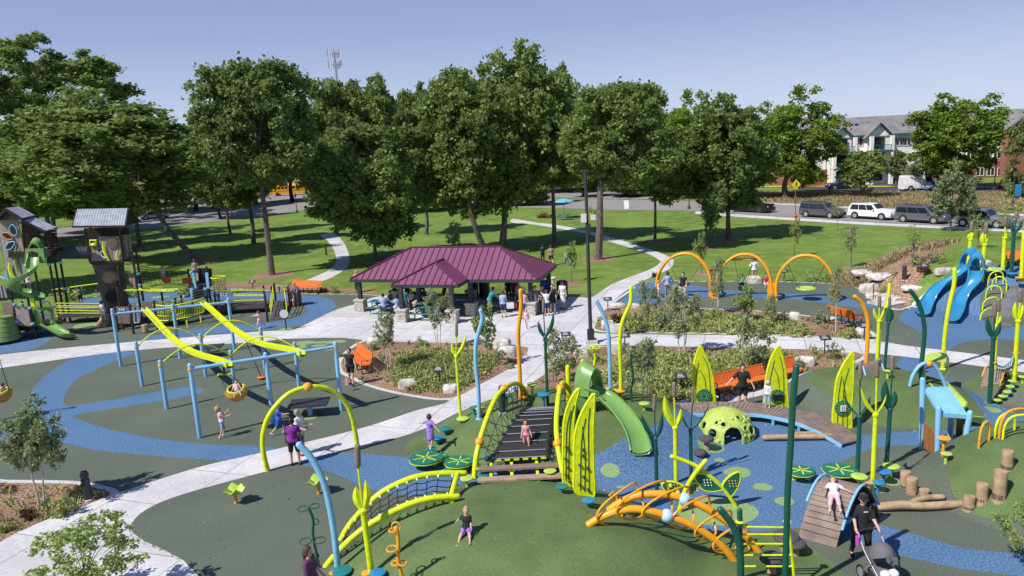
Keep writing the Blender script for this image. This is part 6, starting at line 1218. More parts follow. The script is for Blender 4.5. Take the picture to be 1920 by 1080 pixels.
bar = [a.lerp(c, q)-Vector((0, 0, .35*math.sin(PI*q))) for q in np.linspace(0, 1, 11)]; MB().tube(bar, .035, 8).build('top_bar', SKYB, t)
for q in bar[2:-1:1]: MB().tube([q, Vector((q.x-.05, q.y, .65))], .012, 5).build('hanging_rope', BLACKR, t)

for p in (a, c): MB().lathe([(.11, -.04), (.13, 0), (.11, .04)], p, 10).build('clamp', AMBER, t)
# ---- light blue playhouse
p1, p2, p3, p4 = P(1728, 842), P(1757, 864), P(1803, 864), P(1779, 842); t = thing('slanted_playhouse', (p1+p3)/2, 'light blue slanted roof playhouse with brown fence panels and an arch behind', 'playhouse')
MB().cap_tube([p1, W(1730, 712, p1)], .085, 12).build('post', SKYB, t); MB().cap_tube([p2, W(1760, 766, p2)], .085, 12).build('post', SKYB, t); MB().cap_tube([p3, W(1819, 774, p3)], .085, 12).build('post', SKYB, t); MB().cap_tube([p4, W(1783, 780, p4)], .075, 12).build('post', SKYB, t)
c1, c2, c3, c4 = W(1733, 726, p1), W(1779, 725, p1), W(1815, 778, p3), W(1762, 774, p2)
MB().sheet([[c4, c3], [c1, c2]], .13).build('roof_slab', SKYB, t, smooth=False); 
for q in (.33, .66): MB().bar(c1.lerp(c2, q)+Vector((0, 0, .02)), c4.lerp(c3, q)+Vector((0, 0, .02)), .025, .02).build('roof_rib', SKYB, t, smooth=False)
fpl = MB(); BRW = mat('cedar_brown', (.33, .12, .035), .6, var=.15, vs=6)
for k in range(6):
    q = (k+.5)/6; a = p1.lerp(p2, .08+q*.84); fpl.box((a.x, a.y, .1+.42-.1*q*.6), (.15, .05, .84-.12*q), math.atan2((p2-p1).y, (p2-p1).x))
fpl.build('fence_panel', BRW, t, smooth=False); MB().box((p4.x+.3, p4.y, .75), (.2, .06, 1.3)).build('side_panel', BRW, t, smooth=False); MB().tube([p3+Vector((-.05, .5, .1)), p3+Vector((0, .5, 1.3))], .02, 6).build('hand_bar', SILVER, t)
arb = G(1706, 725); MB().tube([W(x, y, arb.y) for x, y in [(1706, 724), (1711, 705), (1723, 687), (1737, 680), (1749, 683), (1762, 699), (1774, 728)]], .065, 10, smooth=4).build('back_arch', SKYB, t); MB().ball(W(1742, 682, arb.y), .13, 10).build('ball', AMBER, t)
LT = thing('lime_tunnel_slide', G(1765, 700), 'lime moulded hood and short slide behind the light blue playhouse', 'slide'); Yt = arb.y+.5
rows = []
for dy, k in ((0, 1.), (.5, 1.04), (1.0, 1.0)): rows.append([W(x, y, Yt)+Vector((dy*.6, dy, .05*dy)) for x, y in [(1733, 716), (1731, 700), (1731, 686), (1742, 679), (1758, 678), (1774, 680), (1779, 690), (1772, 712)]])
MB().sheet(rows).build('hood', LIMEP, LT); 
pq = P(1826, 793); chute(LT, [W(1757, 724, Yt), P(1790, 760, .6), P(1810, 782, .3), pq+Vector((0, 0, .12))], .6, .18, LIMEP)
# ---- hoops
def hoop(Lp, Rp, ty, m, label, r=.035):
    A, B = G(*Lp), G(*Rp); t = thing('hoop', (A+B)/2, label, 'hoop', 'tube hoops to crawl through'); zt = ztop((A+B)/2, ty); pts = []
    for a in np.linspace(0, PI, 17): q = .5-.5*math.copysign(abs(math.cos(a))**.75, math.cos(a)); zb = A.lerp(B, q); pts.append(Vector((zb.x, zb.y, zb.z+(zt-(A.z+B.z)/2)*math.sin(a)**.62)))
    MB().tube(pts, r, 8).build('hoop_tube', m, t)
for a in [((1843, 514), (1868, 530), 503, LIME, 'topmost lime hoop on the slide hill'), ((1852, 536), (1881, 532), 509, LIME, 'second lime hoop on the slide hill'), ((1859, 544), (1887, 546), 519, LIME, 'third lime hoop on the slide hill'), ((1848, 560), (1878, 560), 536, LIME, 'fourth lime hoop on the slide hill'), ((1842, 582), (1872, 575), 558, LIME, 'fifth lime hoop on the slide hill'), ((1838, 600), (1866, 590), 579, LIME, 'lowest lime hoop on the slide hill'),
          ((1835, 841), (1854, 827), 792, AMBER, 'amber hoop at the foot of the right turf mound'), ((1865, 821), (1902, 806), 775, LIME, 'rear lime hoop on the right turf mound'), ((1873, 822), (1930, 812), 767, AMBER, 'amber hoop on the right turf mound'), ((1880, 824), (1942, 820), 778, LIME, 'front lime hoop on the right turf mound')]: hoop(*a)
tb = thing('round_hill_table', G(1861, 522), 'lime round table on the slide hill', 'table'); b = G(1861, 522); MB().tube([b, b+Vector((0, 0, .5))], .06, 8).build('leg', CHAR, tb); MB().lathe([(.5, .5), (.52, .53), (.5, .56)], b, 20).build('tabletop', LIMEP, tb)
# ---- three yellow swing arches
A, B = P(1232, 556), P(1566, 567); U_ = (B-A).normalized(); N_ = Vector((-U_.y, U_.x, 0)); sg = thing('swing_arches', (A+B)/2, 'row of three large yellow tube arches carrying swings beyond the planting bed', 'swing frame')
arc0 = [(1232, 554), (1231, 530), (1236, 510), (1250, 490), (1267, 479), (1285, 475.5), (1303, 480), (1320, 496), (1331, 518), (1337, 553)]
arc1 = [(1344, 553), (1343, 530), (1349, 510), (1362, 492), (1380, 480), (1398, 477), (1416, 481), (1432, 496), (1443, 517), (1449, 556)]
arc2 = [(1456, 556), (1456, 532), (1462, 512), (1476, 494), (1494, 482), (1513, 479), (1532, 483), (1549, 498), (1560, 519), (1566, 564)]
tops = []
for arc in (arc0, arc1, arc2):
    for off in (0, .55):
        lean_ = [WL(x, y, A, B) for x, y in arc]; zt = max(p.z for p in lean_); pts = [p+N_*(off*(1-.75*max(0, p.z)/zt)) for p in lean_]; MB().tube(pts, .085, 10, smooth=4).build('arch_tube', AMBER, sg)
    tops.append(pts)
for x in (1340, 1452): p = WL(x, 545, A, B); MB().box((p.x, p.y+.05, .55), (.42, .08, 1.1), math.atan2(U_.y, U_.x)).build('joint_plate', AMBER, sg, smooth=False); MB().box((p.x, p.y+.6, .5), (.42, .08, 1.0), math.atan2(U_.y, U_.x)).build('joint_plate', AMBER, sg, smooth=False)
MB().tube([WL(1368, 487, A, B)+N_*.2, WL(1424, 488, A, B)+N_*.2], .07, 8).build('cross_bar', AMBER, sg)
def ropes(t, prs, r=.014): 
    g = MB()
    for a, c in prs: g.tube([a, c], r, 5)
    g.build('rope', BLACKR, t)
c = WL(1511, 543, A, B)+N_*.3; t = thing('disc_swing', c, 'lime disc swing hanging empty in the third yellow arch', 'swing'); MB().lathe([(.5, -.05), (.58, 0), (.55, .06), (.45, .03), (.03, .02)], c, 22).build('disc_seat', LIMEP, t); ropes(t, [(c+Vector((-.45, 0, .05)), WL(1477, 496, A, B)+N_*.2), (c+Vector((.45, 0, .05)), WL(1546, 499, A, B)+N_*.2)], .02)
c = WL(1391, 543, A, B)+N_*.3; t = thing('bucket_swing', c, 'black swing seat hanging under the cross bar of the middle yellow arch', 'swing'); MB().lathe([(.1, -.12), (.24, -.02), (.26, .1), (.24, .1), (.1, -.06)], c, 14).build('seat', BLACK, t); ropes(t, [(c+Vector((-.2, 0, .1)), WL(1377, 489, A, B)+N_*.2), (c+Vector((.2, 0, .1)), WL(1411, 489, A, B)+N_*.2)])
c = WL(1282, 536, A, B)+N_*.3; t = thing('rope_swing', c, 'swing with wide spread ropes in the first yellow arch behind the group of people', 'swing'); MB().lathe([(.1, -.1), (.3, 0), (.32, .08), (.1, -.04)], c, 14).build('seat', BLACK, t); ropes(t, [(c+Vector((-.25, 0, .05)), WL(1251, 491, A, B)+N_*.2), (c+Vector((.25, 0, .05)), WL(1313, 496, A, B)+N_*.2)])
# ---- track ride on light blue posts
D1, D2, D3 = P(227, 687), P(338, 672), P(440, 657); A1, A2_, A3 = P(375, 821), P(513, 794), P(641, 770)
t = thing('track_ride', (A1+D3)/2, 'light blue post frame with two sloping lime glide tracks and thin lime arches', 'track ride')
for b, tp in ((D1, (209, 577)), (D2, (325, 568)), (D3, (430, 557)), (A1, (353, 681)), (A2_, (496, 660)), (A3, (627, 640)), (P(313, 767), (299, 674)), (P(267, 724), (254, 639)), (P(386, 706), (376, 624)), (P(441, 732), (432, 655)), (P(561, 725), (553, 640)), (P(497, 690), (487, 612))):
    MB().cap_tube([b, Vector((b.x, b.y, ztop(b, tp[1]+4)))], .085, 12).build('post', SKYB, t); MB().lathe([(.1, -.04), (.105, 0), (.1, .04)], Vector((b.x, b.y, ztop(b, tp[1]+12))), 10).build('clamp', AMBER, t)
def tz(b, y): return Vector((b.x, b.y, ztop(b, y)))
bb = [tz(D1, 589), tz(D2, 576), tz(D3, 567)]; fb = [tz(A1, 692), tz(A2_, 668), tz(A3, 650)]
MB().tube([bb[0], bb[2]], .07, 10).build('back_beam', SKYB, t); MB().tube([fb[0], fb[2]], .07, 10).build('front_beam', SKYB, t)
def glide(q0, q1, low, nm):
    a = bb[0].lerp(bb[2], q0); c = fb[0].lerp(fb[2], q1); a = a+Vector((0, 0, .06)); c = c-Vector((0, 0, -.0)); d = c-a; pts = []
    for s in np.linspace(-.02, 1.03, 24):
        g_ = 3*s*s-2*s**3 if 0 < s < 1 else s; pts.append(a+d*s+Vector((0, 0, -low*math.sin(PI*min(max(s, 0), 1))**1.3)))
    m = MB()
    rows = []
    dd = Vector((d.x, d.y, 0)).normalized(); s_ = Vector((dd.y, -dd.x, 0))
    for p in pts: rows.append([p+s_*x+Vector((0, 0, z)) for x, z in ((-.13, .1), (-.13, -.06), (-.04, -.1), (.04, -.1), (.13, -.06), (.13, .1), (.1, .1), (.1, -.02), (-.1, -.02), (-.1, .1), (-.13, .1))])
    m.sheet(rows).build('glide_track', LIME, t); return pts
g1 = glide(.27, .235, .62, 'a'); g2 = glide(.78, .735, .62, 'b')
def brace(pa, ya, pb, yb, up, pm=None):
    a, c = tz(pa, ya), tz(pb, yb); MB().tube([a.lerp(c, q)+Vector((0, 0, up*math.sin(PI*q)**.9)) for q in np.linspace(0, 1, 15)], .032, 8).build('brace_arch', LIME, t)
brace(P(267, 724), 652, P(386, 706), 637, .75); brace(P(386, 706), 637, P(497, 690), 622, .75); brace(P(313, 767), 684, P(441, 732), 667, .7); brace(P(441, 732), 667, P(561, 725), 652, .7)
def shell(c, label, tilt=0., ground=None, hang=None, m=AMBER):
    t2 = thing('shell_swing', c, label, 'swing seat', 'orange shell swing seats'); M = Matrix.Rotation(tilt, 3, 'X')
    MB().lathe([(.03, -.4), (.2, -.36), (.36, -.2), (.42, 0), (.38, .1), (.35, .06), (.36, -.04), (.28, -.2), (.1, -.3), (.02, -.32)], c, 18, M).build('shell', mat('gold_plastic', (.6, .27, .035), .4), t2)
    MB().tube([c+M@Vector((.3*math.cos(a), .3*math.sin(a), .1)) for a in np.linspace(0, 2*PI, 12, endpoint=False)], .05, 6, closed=True).build('harness', LIMEP, t2)
    if hang: ropes(t2, [(c+Vector((-.36, 0, .05)), hang+Vector((-.2, 0, 0))), (c+Vector((.36, 0, .05)), hang+Vector((.2, 0, 0)))], .016); MB().bar(hang+Vector((-.28, 0, 0)), hang+Vector((.28, 0, .02)), .06, .06).build('hanger_bar', LIME, t2); MB().tube([hang, hang+Vector((0, 0, .3))], .05, 8).build('trolley', CHAR, t2)
    return t2
pe = g1[-2]; hang = Vector((pe.x, pe.y-.15, pe.z-.42)); cs = W(443, 733, pe.y-.5); shell(cs, 'gold shell swing seat carrying a small child under the near glide track end', .3, hang=hang)
cs2 = W(2, 737, P(0, 790)); fp_ = P(-120, 812); tf = thing('swing_stand', fp_, 'light blue post with a curved lime arm carrying the shell seat at the left edge', 'swing frame'); MB().cap_tube([fp_, fp_+Vector((0, 0, 3.1))], .085, 12).build('post', SKYB, tf); MB().tube([fp_+Vector((0, 0, 2.9)), Vector(((fp_.x+cs2.x)/2, (fp_.y+cs2.y)/2, 3.4)), cs2+Vector((0, 0, 1.7))], .05, 8, smooth=5).build('curved_arm', LIME, tf)
shell(cs2, 'gold shell swing seat cut off by the left edge', .2, hang=cs2+Vector((0, 0, 1.4)))
pm = g2[11]; c = W(490, 707, pm.y); t3 = thing('disc_swing', c, 'small orange disc seat hanging from the far glide track', 'swing'); MB().lathe([(.17, -.03), (.19, 0), (.15, .03), (.02, .035)], c, 16).build('disc_seat', ORANGE, t3); ropes(t3, [(c, Vector((pm.x, pm.y, pm.z-.1)))], .02)
b = P(537, 618); t = thing('round_sign', b, 'dark post with a round pale sign beside the play ramp', 'sign'); MB().tube([b, Vector((b.x, b.y, ztop(b, 566)))], .045, 8).build('post', DBROWN, t); MB().lathe([(.26, -.02), (.26, .02), (.02, .022)], W(533, 588, b)+Vector((0, -.06, 0)), 20, Matrix.Rotation(PI/2, 3, 'X')).build('panel', mat('pale_disc', (.5, .55, .58), .5), t, smooth=False)
# ================================================================= PLAY TOWERS AT LEFT
ROOFM = ground_mat('corrugated_roof', (.30, .31, .36), (.40, .41, .47), 2, big=.08, bump=.0, rough=.35)
PLK = [GREYPL, TANPL]
def c1(x, y): return (x/5.685, 370+y/5.685)
def c2(x, y): return (x/7.385, 530+y/7.385)
def c3(x, y): return (180+x/5.685, 470+y/5.685)
def c4(x, y): return (360+x/6.75, 470+y/6.75)
def planks(t, name, tl, tr, br_, bl_, Y, n, th=.08, cols=None, Yr=None):
    """board panel between four picture corners, split into upright boards"""
    Yr = Yr or Y; tl, bl_ = W(*tl, Y), W(*bl_, Y); tr, br_ = W(*tr, Yr), W(*br_, Yr)
    cols = cols or PLK; m = {}
    for k in range(n):
        a, c = k/n, (k+.94)/n; q = [tl.lerp(tr, a), tl.lerp(tr, c), bl_.lerp(br_, c), bl_.lerp(br_, a)]; z = Vector((0, th, 0)); mb = m.setdefault(k % len(cols), MB())
        mb.add(q+[p+z for p in q], [(0, 3, 2, 1), (4, 5, 6, 7), (0, 1, 5, 4), (2, 3, 7, 6), (1, 2, 6, 5), (3, 0, 4, 7)])
    for k, mb in m.items(): mb.build(name, cols[k], t, smooth=False)
def bar(t, name, m, pxs, Y, r=.05, n=8, smooth=0, Y2=None):
    k = len(pxs)-1; pts = [W(x, y, Y+((Y2 or Y)-Y)*i/max(k, 1)) for i, (x, y) in enumerate(pxs)]; return MB().tube(pts, r, n, smooth=smooth).build(name, m, t)
def posts(t, lst, m=DBROWN, r=.075):
    """(bottom px, bottom py, top px, top py): bottoms on the ground unless Y given"""
    for q in lst:
        b = P(q[0], q[1]); zt = W(q[2], q[3], b.y); MB().cap_tube([b, Vector((b.x, b.y, zt.z))], r, 10).build('post', m, t)
def collars(t, lst, Y):
    for x, y in lst: c = W(x, y, Y); MB().lathe([(.09, -.07), (.11, -.05), (.11, -.01), (.085, 0), (.11, .01), (.11, .05), (.09, .07)], c, 10).build('clamp', SKYB, t)
Y1 = P(66, 636).y; Y2 = P(115, 603).y
T1 = thing('play_tower', P(60, 630), 'twin gabled wooden look play tower with green spiral slide and lower slide at far left', 'play tower')
posts(T1, [(68, 635, 55, 577), (39, 632, 27, 571), (22, 628, 12, 568), (51, 622, 40, 566), (84, 612, 74, 480), (112, 606, 92, 480), (122, 604, 103, 480), (132, 602, 114, 490), (30, 600, 5, 440), (60, 603, 34, 405)])
planks(T1, 'tall_board_panel', c1(-30, 235), c1(185, 235), c1(285, 700), c1(60, 760), Y1+.2, 6, .1); planks(T1, 'tall_board_panel', c1(60, 760), c1(285, 700), c1(245, 880), c1(110, 935), Y1+.2, 5, .1)
for pts, m in (([c1(128, 290), c1(172, 330), c1(180, 385), c1(155, 410), c1(115, 385), c1(100, 330)], SKYB), ([c1(25, 385), c1(80, 380), c1(130, 420), c1(125, 450), c1(75, 445), c1(40, 420)], ORANGE), ([c1(155, 475), c1(150, 510), c1(110, 555), c1(62, 555), c1(65, 520), c1(100, 480)], SKYB)):
    MB().tube([W(x, y, Y1+.13) for x, y in pts], .035, 8, closed=True, smooth=4).build('leaf_ring', m, T1); o = panel(T1, 'leaf_window', pts, Y1+.16, GLASS, .04, None, 3)
mb = MB(); blade(mb, W(*c1(180, 895), Y1+.1), W(*c1(95, 685), Y1+.1), .22, .25, -1); mb.build('grass_blade', LIME, T1); mb = MB(); blade(mb, W(*c1(195, 800), Y1+.1), W(*c1(175, 500), Y1+.1), .2, .15, -1); mb.build('grass_blade', mat('olive_paint', (.22, .27, .06), .5), T1)
def gableroof(t, ridge0, ridge1, eave0, eave1, Y, back, m=None, under=DBROWN, lw=2.2):
    """front slope from ridge to eave plus the slope falling away behind the ridge"""
    r0, r1, e0, e1 = W(*ridge0, Y+back), W(*ridge1, Y+back), W(*eave0, Y), W(*eave1, Y); b0, b1 = r0+Vector((0, back, -(r0.z-e0.z))), r1+Vector((0, back, -(r1.z-e1.z)))
    mb = MB(); n = 40; z = Vector((0, 0, .05))
    for (a, c, d, e) in ((e0, e1, r1, r0), (r0, r1, b1, b0)):
        rows = []
        for k in range(n+1): q = k/n; w_ = Vector((0, -.015, .03))*(k % 2); rows.append([a.lerp(c, q)+w_, e.lerp(d, q)+w_])
        mb.sheet(rows, .05)
    mb.build('corrugated_roof', m or MC['corrugated_roof'], t, smooth=False)
    g = MB(); g.bar(e0-z, e1-z, .08, .12)
    for a, c in ((e0, r0), (e1, r1), (r0, b0), (r1, b1)): g.bar(a-z, c-z, .08, .12)
    for (a, c, d) in ((e0, r0, b0), (e1, r1, b1)): g.add([a-z, c-z, d-z], [(0, 1, 2), (2, 1, 0)])
    g.build('roof_frame', under, t, smooth=False)
# left tower: ridges run away from the viewer, slopes face right
def sideroof(t, ra, rb, eb, ea, Y, deep, lft=True):
    a, c = W(*ra, Y), W(*rb, Y+deep); e, d = W(*ea, Y), W(*eb, Y+deep); mb = MB(); rows = []
    for k in range(31): q = k/30; w_ = Vector((0, 0, .025))*(k % 2); rows.append([a.lerp(c, q)+w_, e.lerp(d, q)+w_])
    mb.sheet(rows, .05)
    if lft: L0 = a+Vector((-(e.x-a.x)*.9, 0, e.z-a.z)); L1 = c+Vector((-(d.x-c.x)*.9, 0, d.z-c.z)); mb.sheet([[a, c], [L0, L1]], .05)
    mb.build('corrugated_roof', MC['corrugated_roof'], t, smooth=False); g = MB(); z = Vector((0, 0, .07)); g.bar(e-z, d-z, .08, .12); g.bar(a-z, e-z, .08, .14)
    if lft: g.bar(a-z, L0-z, .08, .14); g.add([a-z+Vector((0, .1, 0)), e-z+Vector((0, .1, 0)), L0-z+Vector((0, .1, 0))], [(0, 1, 2)])
    g.build('roof_frame', DBROWN, t, smooth=False)
sideroof(T1, c1(60, 115), c1(205, 98), c1(375, 190), c1(232, 222), Y1-.1, 2.2); sideroof(T1, c1(225, 232), c1(365, 210), c1(605, 320), c1(490, 357), Y1+.2, 1.6, False)
cg = MB()
for k in range(15): x = 245+k*24; cg.tube([W(*c1(x, 260+max(0, (x-250)*.42)), Y1+.6), W(*c1(x+14, 545), Y1+.6)], .02 if k % 3 else .05, 6)
for y in range(300, 560, 32): cg.tube([W(*c1(235, y), Y1+.62), W(*c1(610, y+10), Y1+.62)], .012, 5)
cg.build('cage_wall', DBROWN, T1)
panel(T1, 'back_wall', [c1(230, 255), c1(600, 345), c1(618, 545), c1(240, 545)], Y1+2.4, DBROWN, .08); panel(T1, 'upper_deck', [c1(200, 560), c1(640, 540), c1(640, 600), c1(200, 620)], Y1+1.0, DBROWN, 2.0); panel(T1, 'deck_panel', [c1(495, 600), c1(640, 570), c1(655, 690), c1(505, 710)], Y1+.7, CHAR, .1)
collars(T1, [c1(455, 395), c1(485, 545), c1(210, 270), c1(520, 715), c1(645, 695), c1(690, 975)], Y1+.5)
# crawl tunnel to the tree house
a, c = W(*c1(610, 590), Y1+1.4), W(*c1(945, 590), Y1+1.9); tn = []
for k in range(41): tn.append(a.lerp(c, k/40))
MB().tube(tn, [.38+.03*(k % 2) for k in range(41)], 16).build('crawl_tunnel', mat('tunnel_grey', (.055, .06, .075), .45), T1)
# upper spiral slide
q = [W(*c1(370, 620), Y1+.1), W(*c1(350, 720), Y1-.3), W(*c1(330, 790), Y1-.7), W(*c1(260, 860), Y1-1.0), W(*c1(180, 900), Y1-1.0), W(*c1(135, 950), Y1-.4), W(*c1(190, 1000), Y1+.4), W(*c1(280, 1030), Y1+.6), W(*c1(370, 1060), Y1+.4), W(*c2(560, 230), Y1+.1)]
chute(T1, q, .62, .24, SLIDEG); hood(T1, q[0]+Vector((0, .25, -.1)), Vector((.1, -1, 0)), .9, 1.05, SLIDEG, .5); panel(T1, 'slide_entry', [c1(275, 548), c1(465, 545), c1(490, 700), c1(430, 700), c1(415, 590), c1(350, 570), c1(300, 590), c1(290, 700), c1(270, 700)], Y1+.05, SLIDEG, .12)
# lower slide
pq = P(*c2(1010, 765)); q = [W(*c2(640, 600), Y1+.4), W(*c2(690, 620), Y1+.1), W(*c2(760, 660), Y1-.3), W(*c2(850, 710), Y1-.55), W(*c2(930, 735), Y1-.7), P(*c2(1010, 752), .13)]
chute(T1, q, .6, .2, SLIDEG); panel(T1, 'slide_entry', [c2(450, 355), c2(720, 335), c2(745, 560), c2(700, 560), c2(715, 430), c2(660, 380), c2(580, 385), c2(545, 440), c2(560, 590), c2(490, 600), c2(470, 480)], Y1+.35, SLIDEG, .14)
MB().tube([W(x, y, Y1+.25) for x, y in [c2(600, 600), c2(550, 480), c2(560, 400), c2(640, 368), c2(710, 410), c2(745, 520), c2(790, 590)]], .04, 8, smooth=4).build('slide_lip', SLIDEG, T1)
planks(T1, 'low_board_panel', c2(205, 330), c2(385, 345), c2(430, 600), c2(250, 595), Y1-.05, 7, .08, [TANPL, GREYPL]); planks(T1, 'low_side_panel', c2(20, 280), c2(190, 260), c2(190, 500), c2(60, 500), Y1+.3, 1, .08, [TAUPE]); planks(T1, 'low_side_panel', c2(-60, 20), c2(60, 60), c2(100, 210), c2(-40, 210), Y1-.3, 5, .08, [GREYPL, CHAR])
panel(T1, 'lower_deck', [c2(0, 500), c2(480, 560), c2(760, 560), c2(760, 600), c2(480, 620), c2(0, 560)], Y1+1.2, DBROWN, 1.9)
collars(T1, [c2(205, 300), c2(300, 300), c2(418, 350), c2(455, 570), c2(225, 540), c2(600, 270), c2(740, 340)], Y1-.1)
bar(T1, 'slide_guard', SKYB, [c1(60, 770), c1(85, 860), c1(95, 930)], Y1-.2, .07); bar(T1, 'slide_guard', SKYB, [c1(0, 850), c1(60, 870)], Y1-.2, .07); bar(T1, 'hoop_handle', mat('ochre_tube', (.5, .3, .04), .45), [c2(640, 265), c2(680, 270), c2(700, 320)], Y1+.5, .035, smooth=3)
MB().box(W(*c2(455, 270), Y1-.2), (.22, .1, .5)).build('steering_box', LIME, T1, smooth=False)
# stacked green climber
for k in range(5):
    c = W(8-k*.3, 634-k*8.5, Y1-.4); MB().lathe([(.9-k*.1, 0), (.95-k*.1, .04), (.86-k*.1, .3), (.5, .32)], c-Vector((0, 0, .1)), 22).build('stacked_step', mat('moss_plastic', (.17, .27, .07), .55, var=.15, vs=8), T1)
# net bridge between the towers (rails and grey deck)
YB = P(160, 606).y
for ya, yb in ((285, 292), (320, 330), (345, 345), (382, 395), (422, 424), (466, 472)): bar(T1, 'bridge_rail', LIME, [c2(770, ya), c2(1590, yb)], YB, .03)
bar(T1, 'bridge_rail_end', LIME, [c2(770, 300), c2(775, 430), c2(830, 480)], YB, .04, smooth=3); MB().box(((W(*c2(820, 530), YB).x+W(*c2(1580, 530), YB).x)/2, YB+.7, .52), (W(*c2(1580, 530), YB).x-W(*c2(820, 530), YB).x, 1.5, .16)).build('bridge_deck', mat('taupe_deck', (.075, .06, .06), .7), T1, smooth=False)
for x in (830, 1200, 1560): MB().box((W(*c2(x, 560), YB).x, YB+.2, .22), (.08, .08, .46)).build('bridge_leg', DBROWN, T1, smooth=False)
bar(T1, 'overhead_rail', LIME, [c2(720, 100), c2(1110, 45), c2(1380, 10)], YB+2.8, .04); bar(T1, 'overhead_post', DBROWN, [c2(905, 90), c2(925, 300)], YB+2.8, .06)
# ---- tree house tower
T2 = thing('tree_house_tower', P(219, 608), 'play tree house with corrugated roof on a moulded tree trunk', 'play tower'); b = P(219, 607); Yt2 = b.y
TRK = mat('moulded_trunk', (.12, .098, .085), .85, var=.4, vs=1.5, bump=.5, bs=5, col2=None); TRT = mat('moulded_cut_wood', (.36, .25, .13), .8, var=.2, vs=5)
rows = []; zt = W(215, 492, Yt2).z
for z, r0_, dx in ((-.1, 1.05, .05), (.3, .88, .03), (.8, .78, 0), (1.5, .76, -.03), (2.3, .8, -.08), (zt-.3, .86, -.12), (zt, .92, -.14)):
    rows.append([Vector((b.x+dx+r0_*math.cos(a)*(1+.07*math.sin(5*a)+.04*math.sin(9*a+z)), b.y+.3+r0_*math.sin(a)*(1+.07*math.cos(4*a)), z)) for a in np.linspace(0, 2*PI, 40)])
MB().sheet(rows).build('trunk', TRK, T2)
rt = MB()
for a, ll in ((-2.6, .9), (-1.9, .5), (-.9, .6), (-.2, 1.1)): rt.tube([b+Vector((.75*math.cos(a), .3+.75*math.sin(a), .75)), b+Vector((.95*math.cos(a), .3+.95*math.sin(a), .3)), b+Vector(((1+ll*.4)*math.cos(a), .3+(1+ll*.4)*math.sin(a), -.05))], [.2, .2, .16], 8, smooth=3)
rt.build('root', TRT, T2)
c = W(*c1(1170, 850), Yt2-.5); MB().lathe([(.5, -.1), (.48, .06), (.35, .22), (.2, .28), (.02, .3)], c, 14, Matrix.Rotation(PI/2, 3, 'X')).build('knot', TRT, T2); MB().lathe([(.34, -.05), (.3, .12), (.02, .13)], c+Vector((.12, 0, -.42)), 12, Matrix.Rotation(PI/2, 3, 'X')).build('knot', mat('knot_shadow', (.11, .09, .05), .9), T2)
MB().lathe([(.42, 0), (.42, .03), (.02, .035)], W(*c1(1190, 1045), Yt2-.62)-Vector((0, 0, .1)), 14, Matrix.Rotation(PI/2, 3, 'X')).build('doorway', BLACK, T2)
YF = Yt2-.9
planks(T2, 'front_boards', c1(1045, 420), c1(1268, 415), c1(1305, 672), c1(1085, 680), YF, 5, .1, [GREYPL, TANPL, TAUPE]); planks(T2, 'front_boards', c1(930, 515), c1(1045, 530), c1(1085, 680), c1(965, 685), YF, 3, .1, [GREYPL, TANPL])
planks(T2, 'side_boards', c1(1300, 405), c1(1380, 392), c1(1412, 640), c1(1330, 672), YF, 4, .1, [mat('green_grey_plank', (.13, .13, .09), .75), TANPL], Yr=YF+2.2)
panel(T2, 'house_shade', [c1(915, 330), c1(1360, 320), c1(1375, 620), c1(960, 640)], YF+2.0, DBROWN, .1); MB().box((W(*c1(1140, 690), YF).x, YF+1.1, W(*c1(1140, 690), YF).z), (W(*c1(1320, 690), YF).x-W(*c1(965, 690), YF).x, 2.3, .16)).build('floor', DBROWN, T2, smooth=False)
for p in ([c1(905, 330), c1(960, 690)], [c1(1270, 330), c1(1315, 685)]): bar(T2, 'corner_post', DBROWN, p, YF-.05, .07)
bar(T2, 'corner_post', DBROWN, [c1(1365, 330), c1(1410, 650)], YF+2.2, .07)
gableroof(T2, c1(820, 128), c1(1365, 118), c1(772, 305), c1(1335, 300), YF-.4, 1.3)
MB().tube([W(x, y, YF-.1) for x, y in [c1(960, 458), c1(1025, 458), c1(1030, 510), c1(960, 512)]], .06, 8, closed=True).build('porthole_frame', LIME, T2); MB().lathe([(.16, -.08), (.22, 0), (.16, .1), (.02, .12)], W(*c1(1003, 505), YF-.12), 12).build('steering_seat', LIME, T2)
MB().lathe([(.36, -.03), (.36, .03), (.02, .035)], W(*c1(1195, 485), YF-.06), 22, Matrix.Rotation(PI/2, 3, 'X')).build('woven_disc', mat('woven_brown', (.12, .09, .07), .8, var=.3, vs=25), T2)
for a, c_, w_ in ((c1(1165, 678), c1(1095, 460), .17), (c1(1255, 672), c1(1258, 550), .13)): mb = MB(); blade(mb, W(*a, YF-.1), W(*c_, YF-.1), w_, .2, -1); mb.build('grass_blade', LIME, T2)
MB().tube([W(x, y, YF-.08) for x, y in [c1(1072, 580), c1(1110, 582), c1(1138, 615), c1(1135, 640), c1(1098, 635), c1(1078, 605)]], .035, 6, closed=True, smooth=3).build('leaf_ring', WHITEM, T2); panel(T2, 'leaf_window', [c1(1072, 580), c1(1110, 582), c1(1138, 615), c1(1135, 640), c1(1098, 635), c1(1078, 605)], YF-.05, GLASS, .04, None, 3)
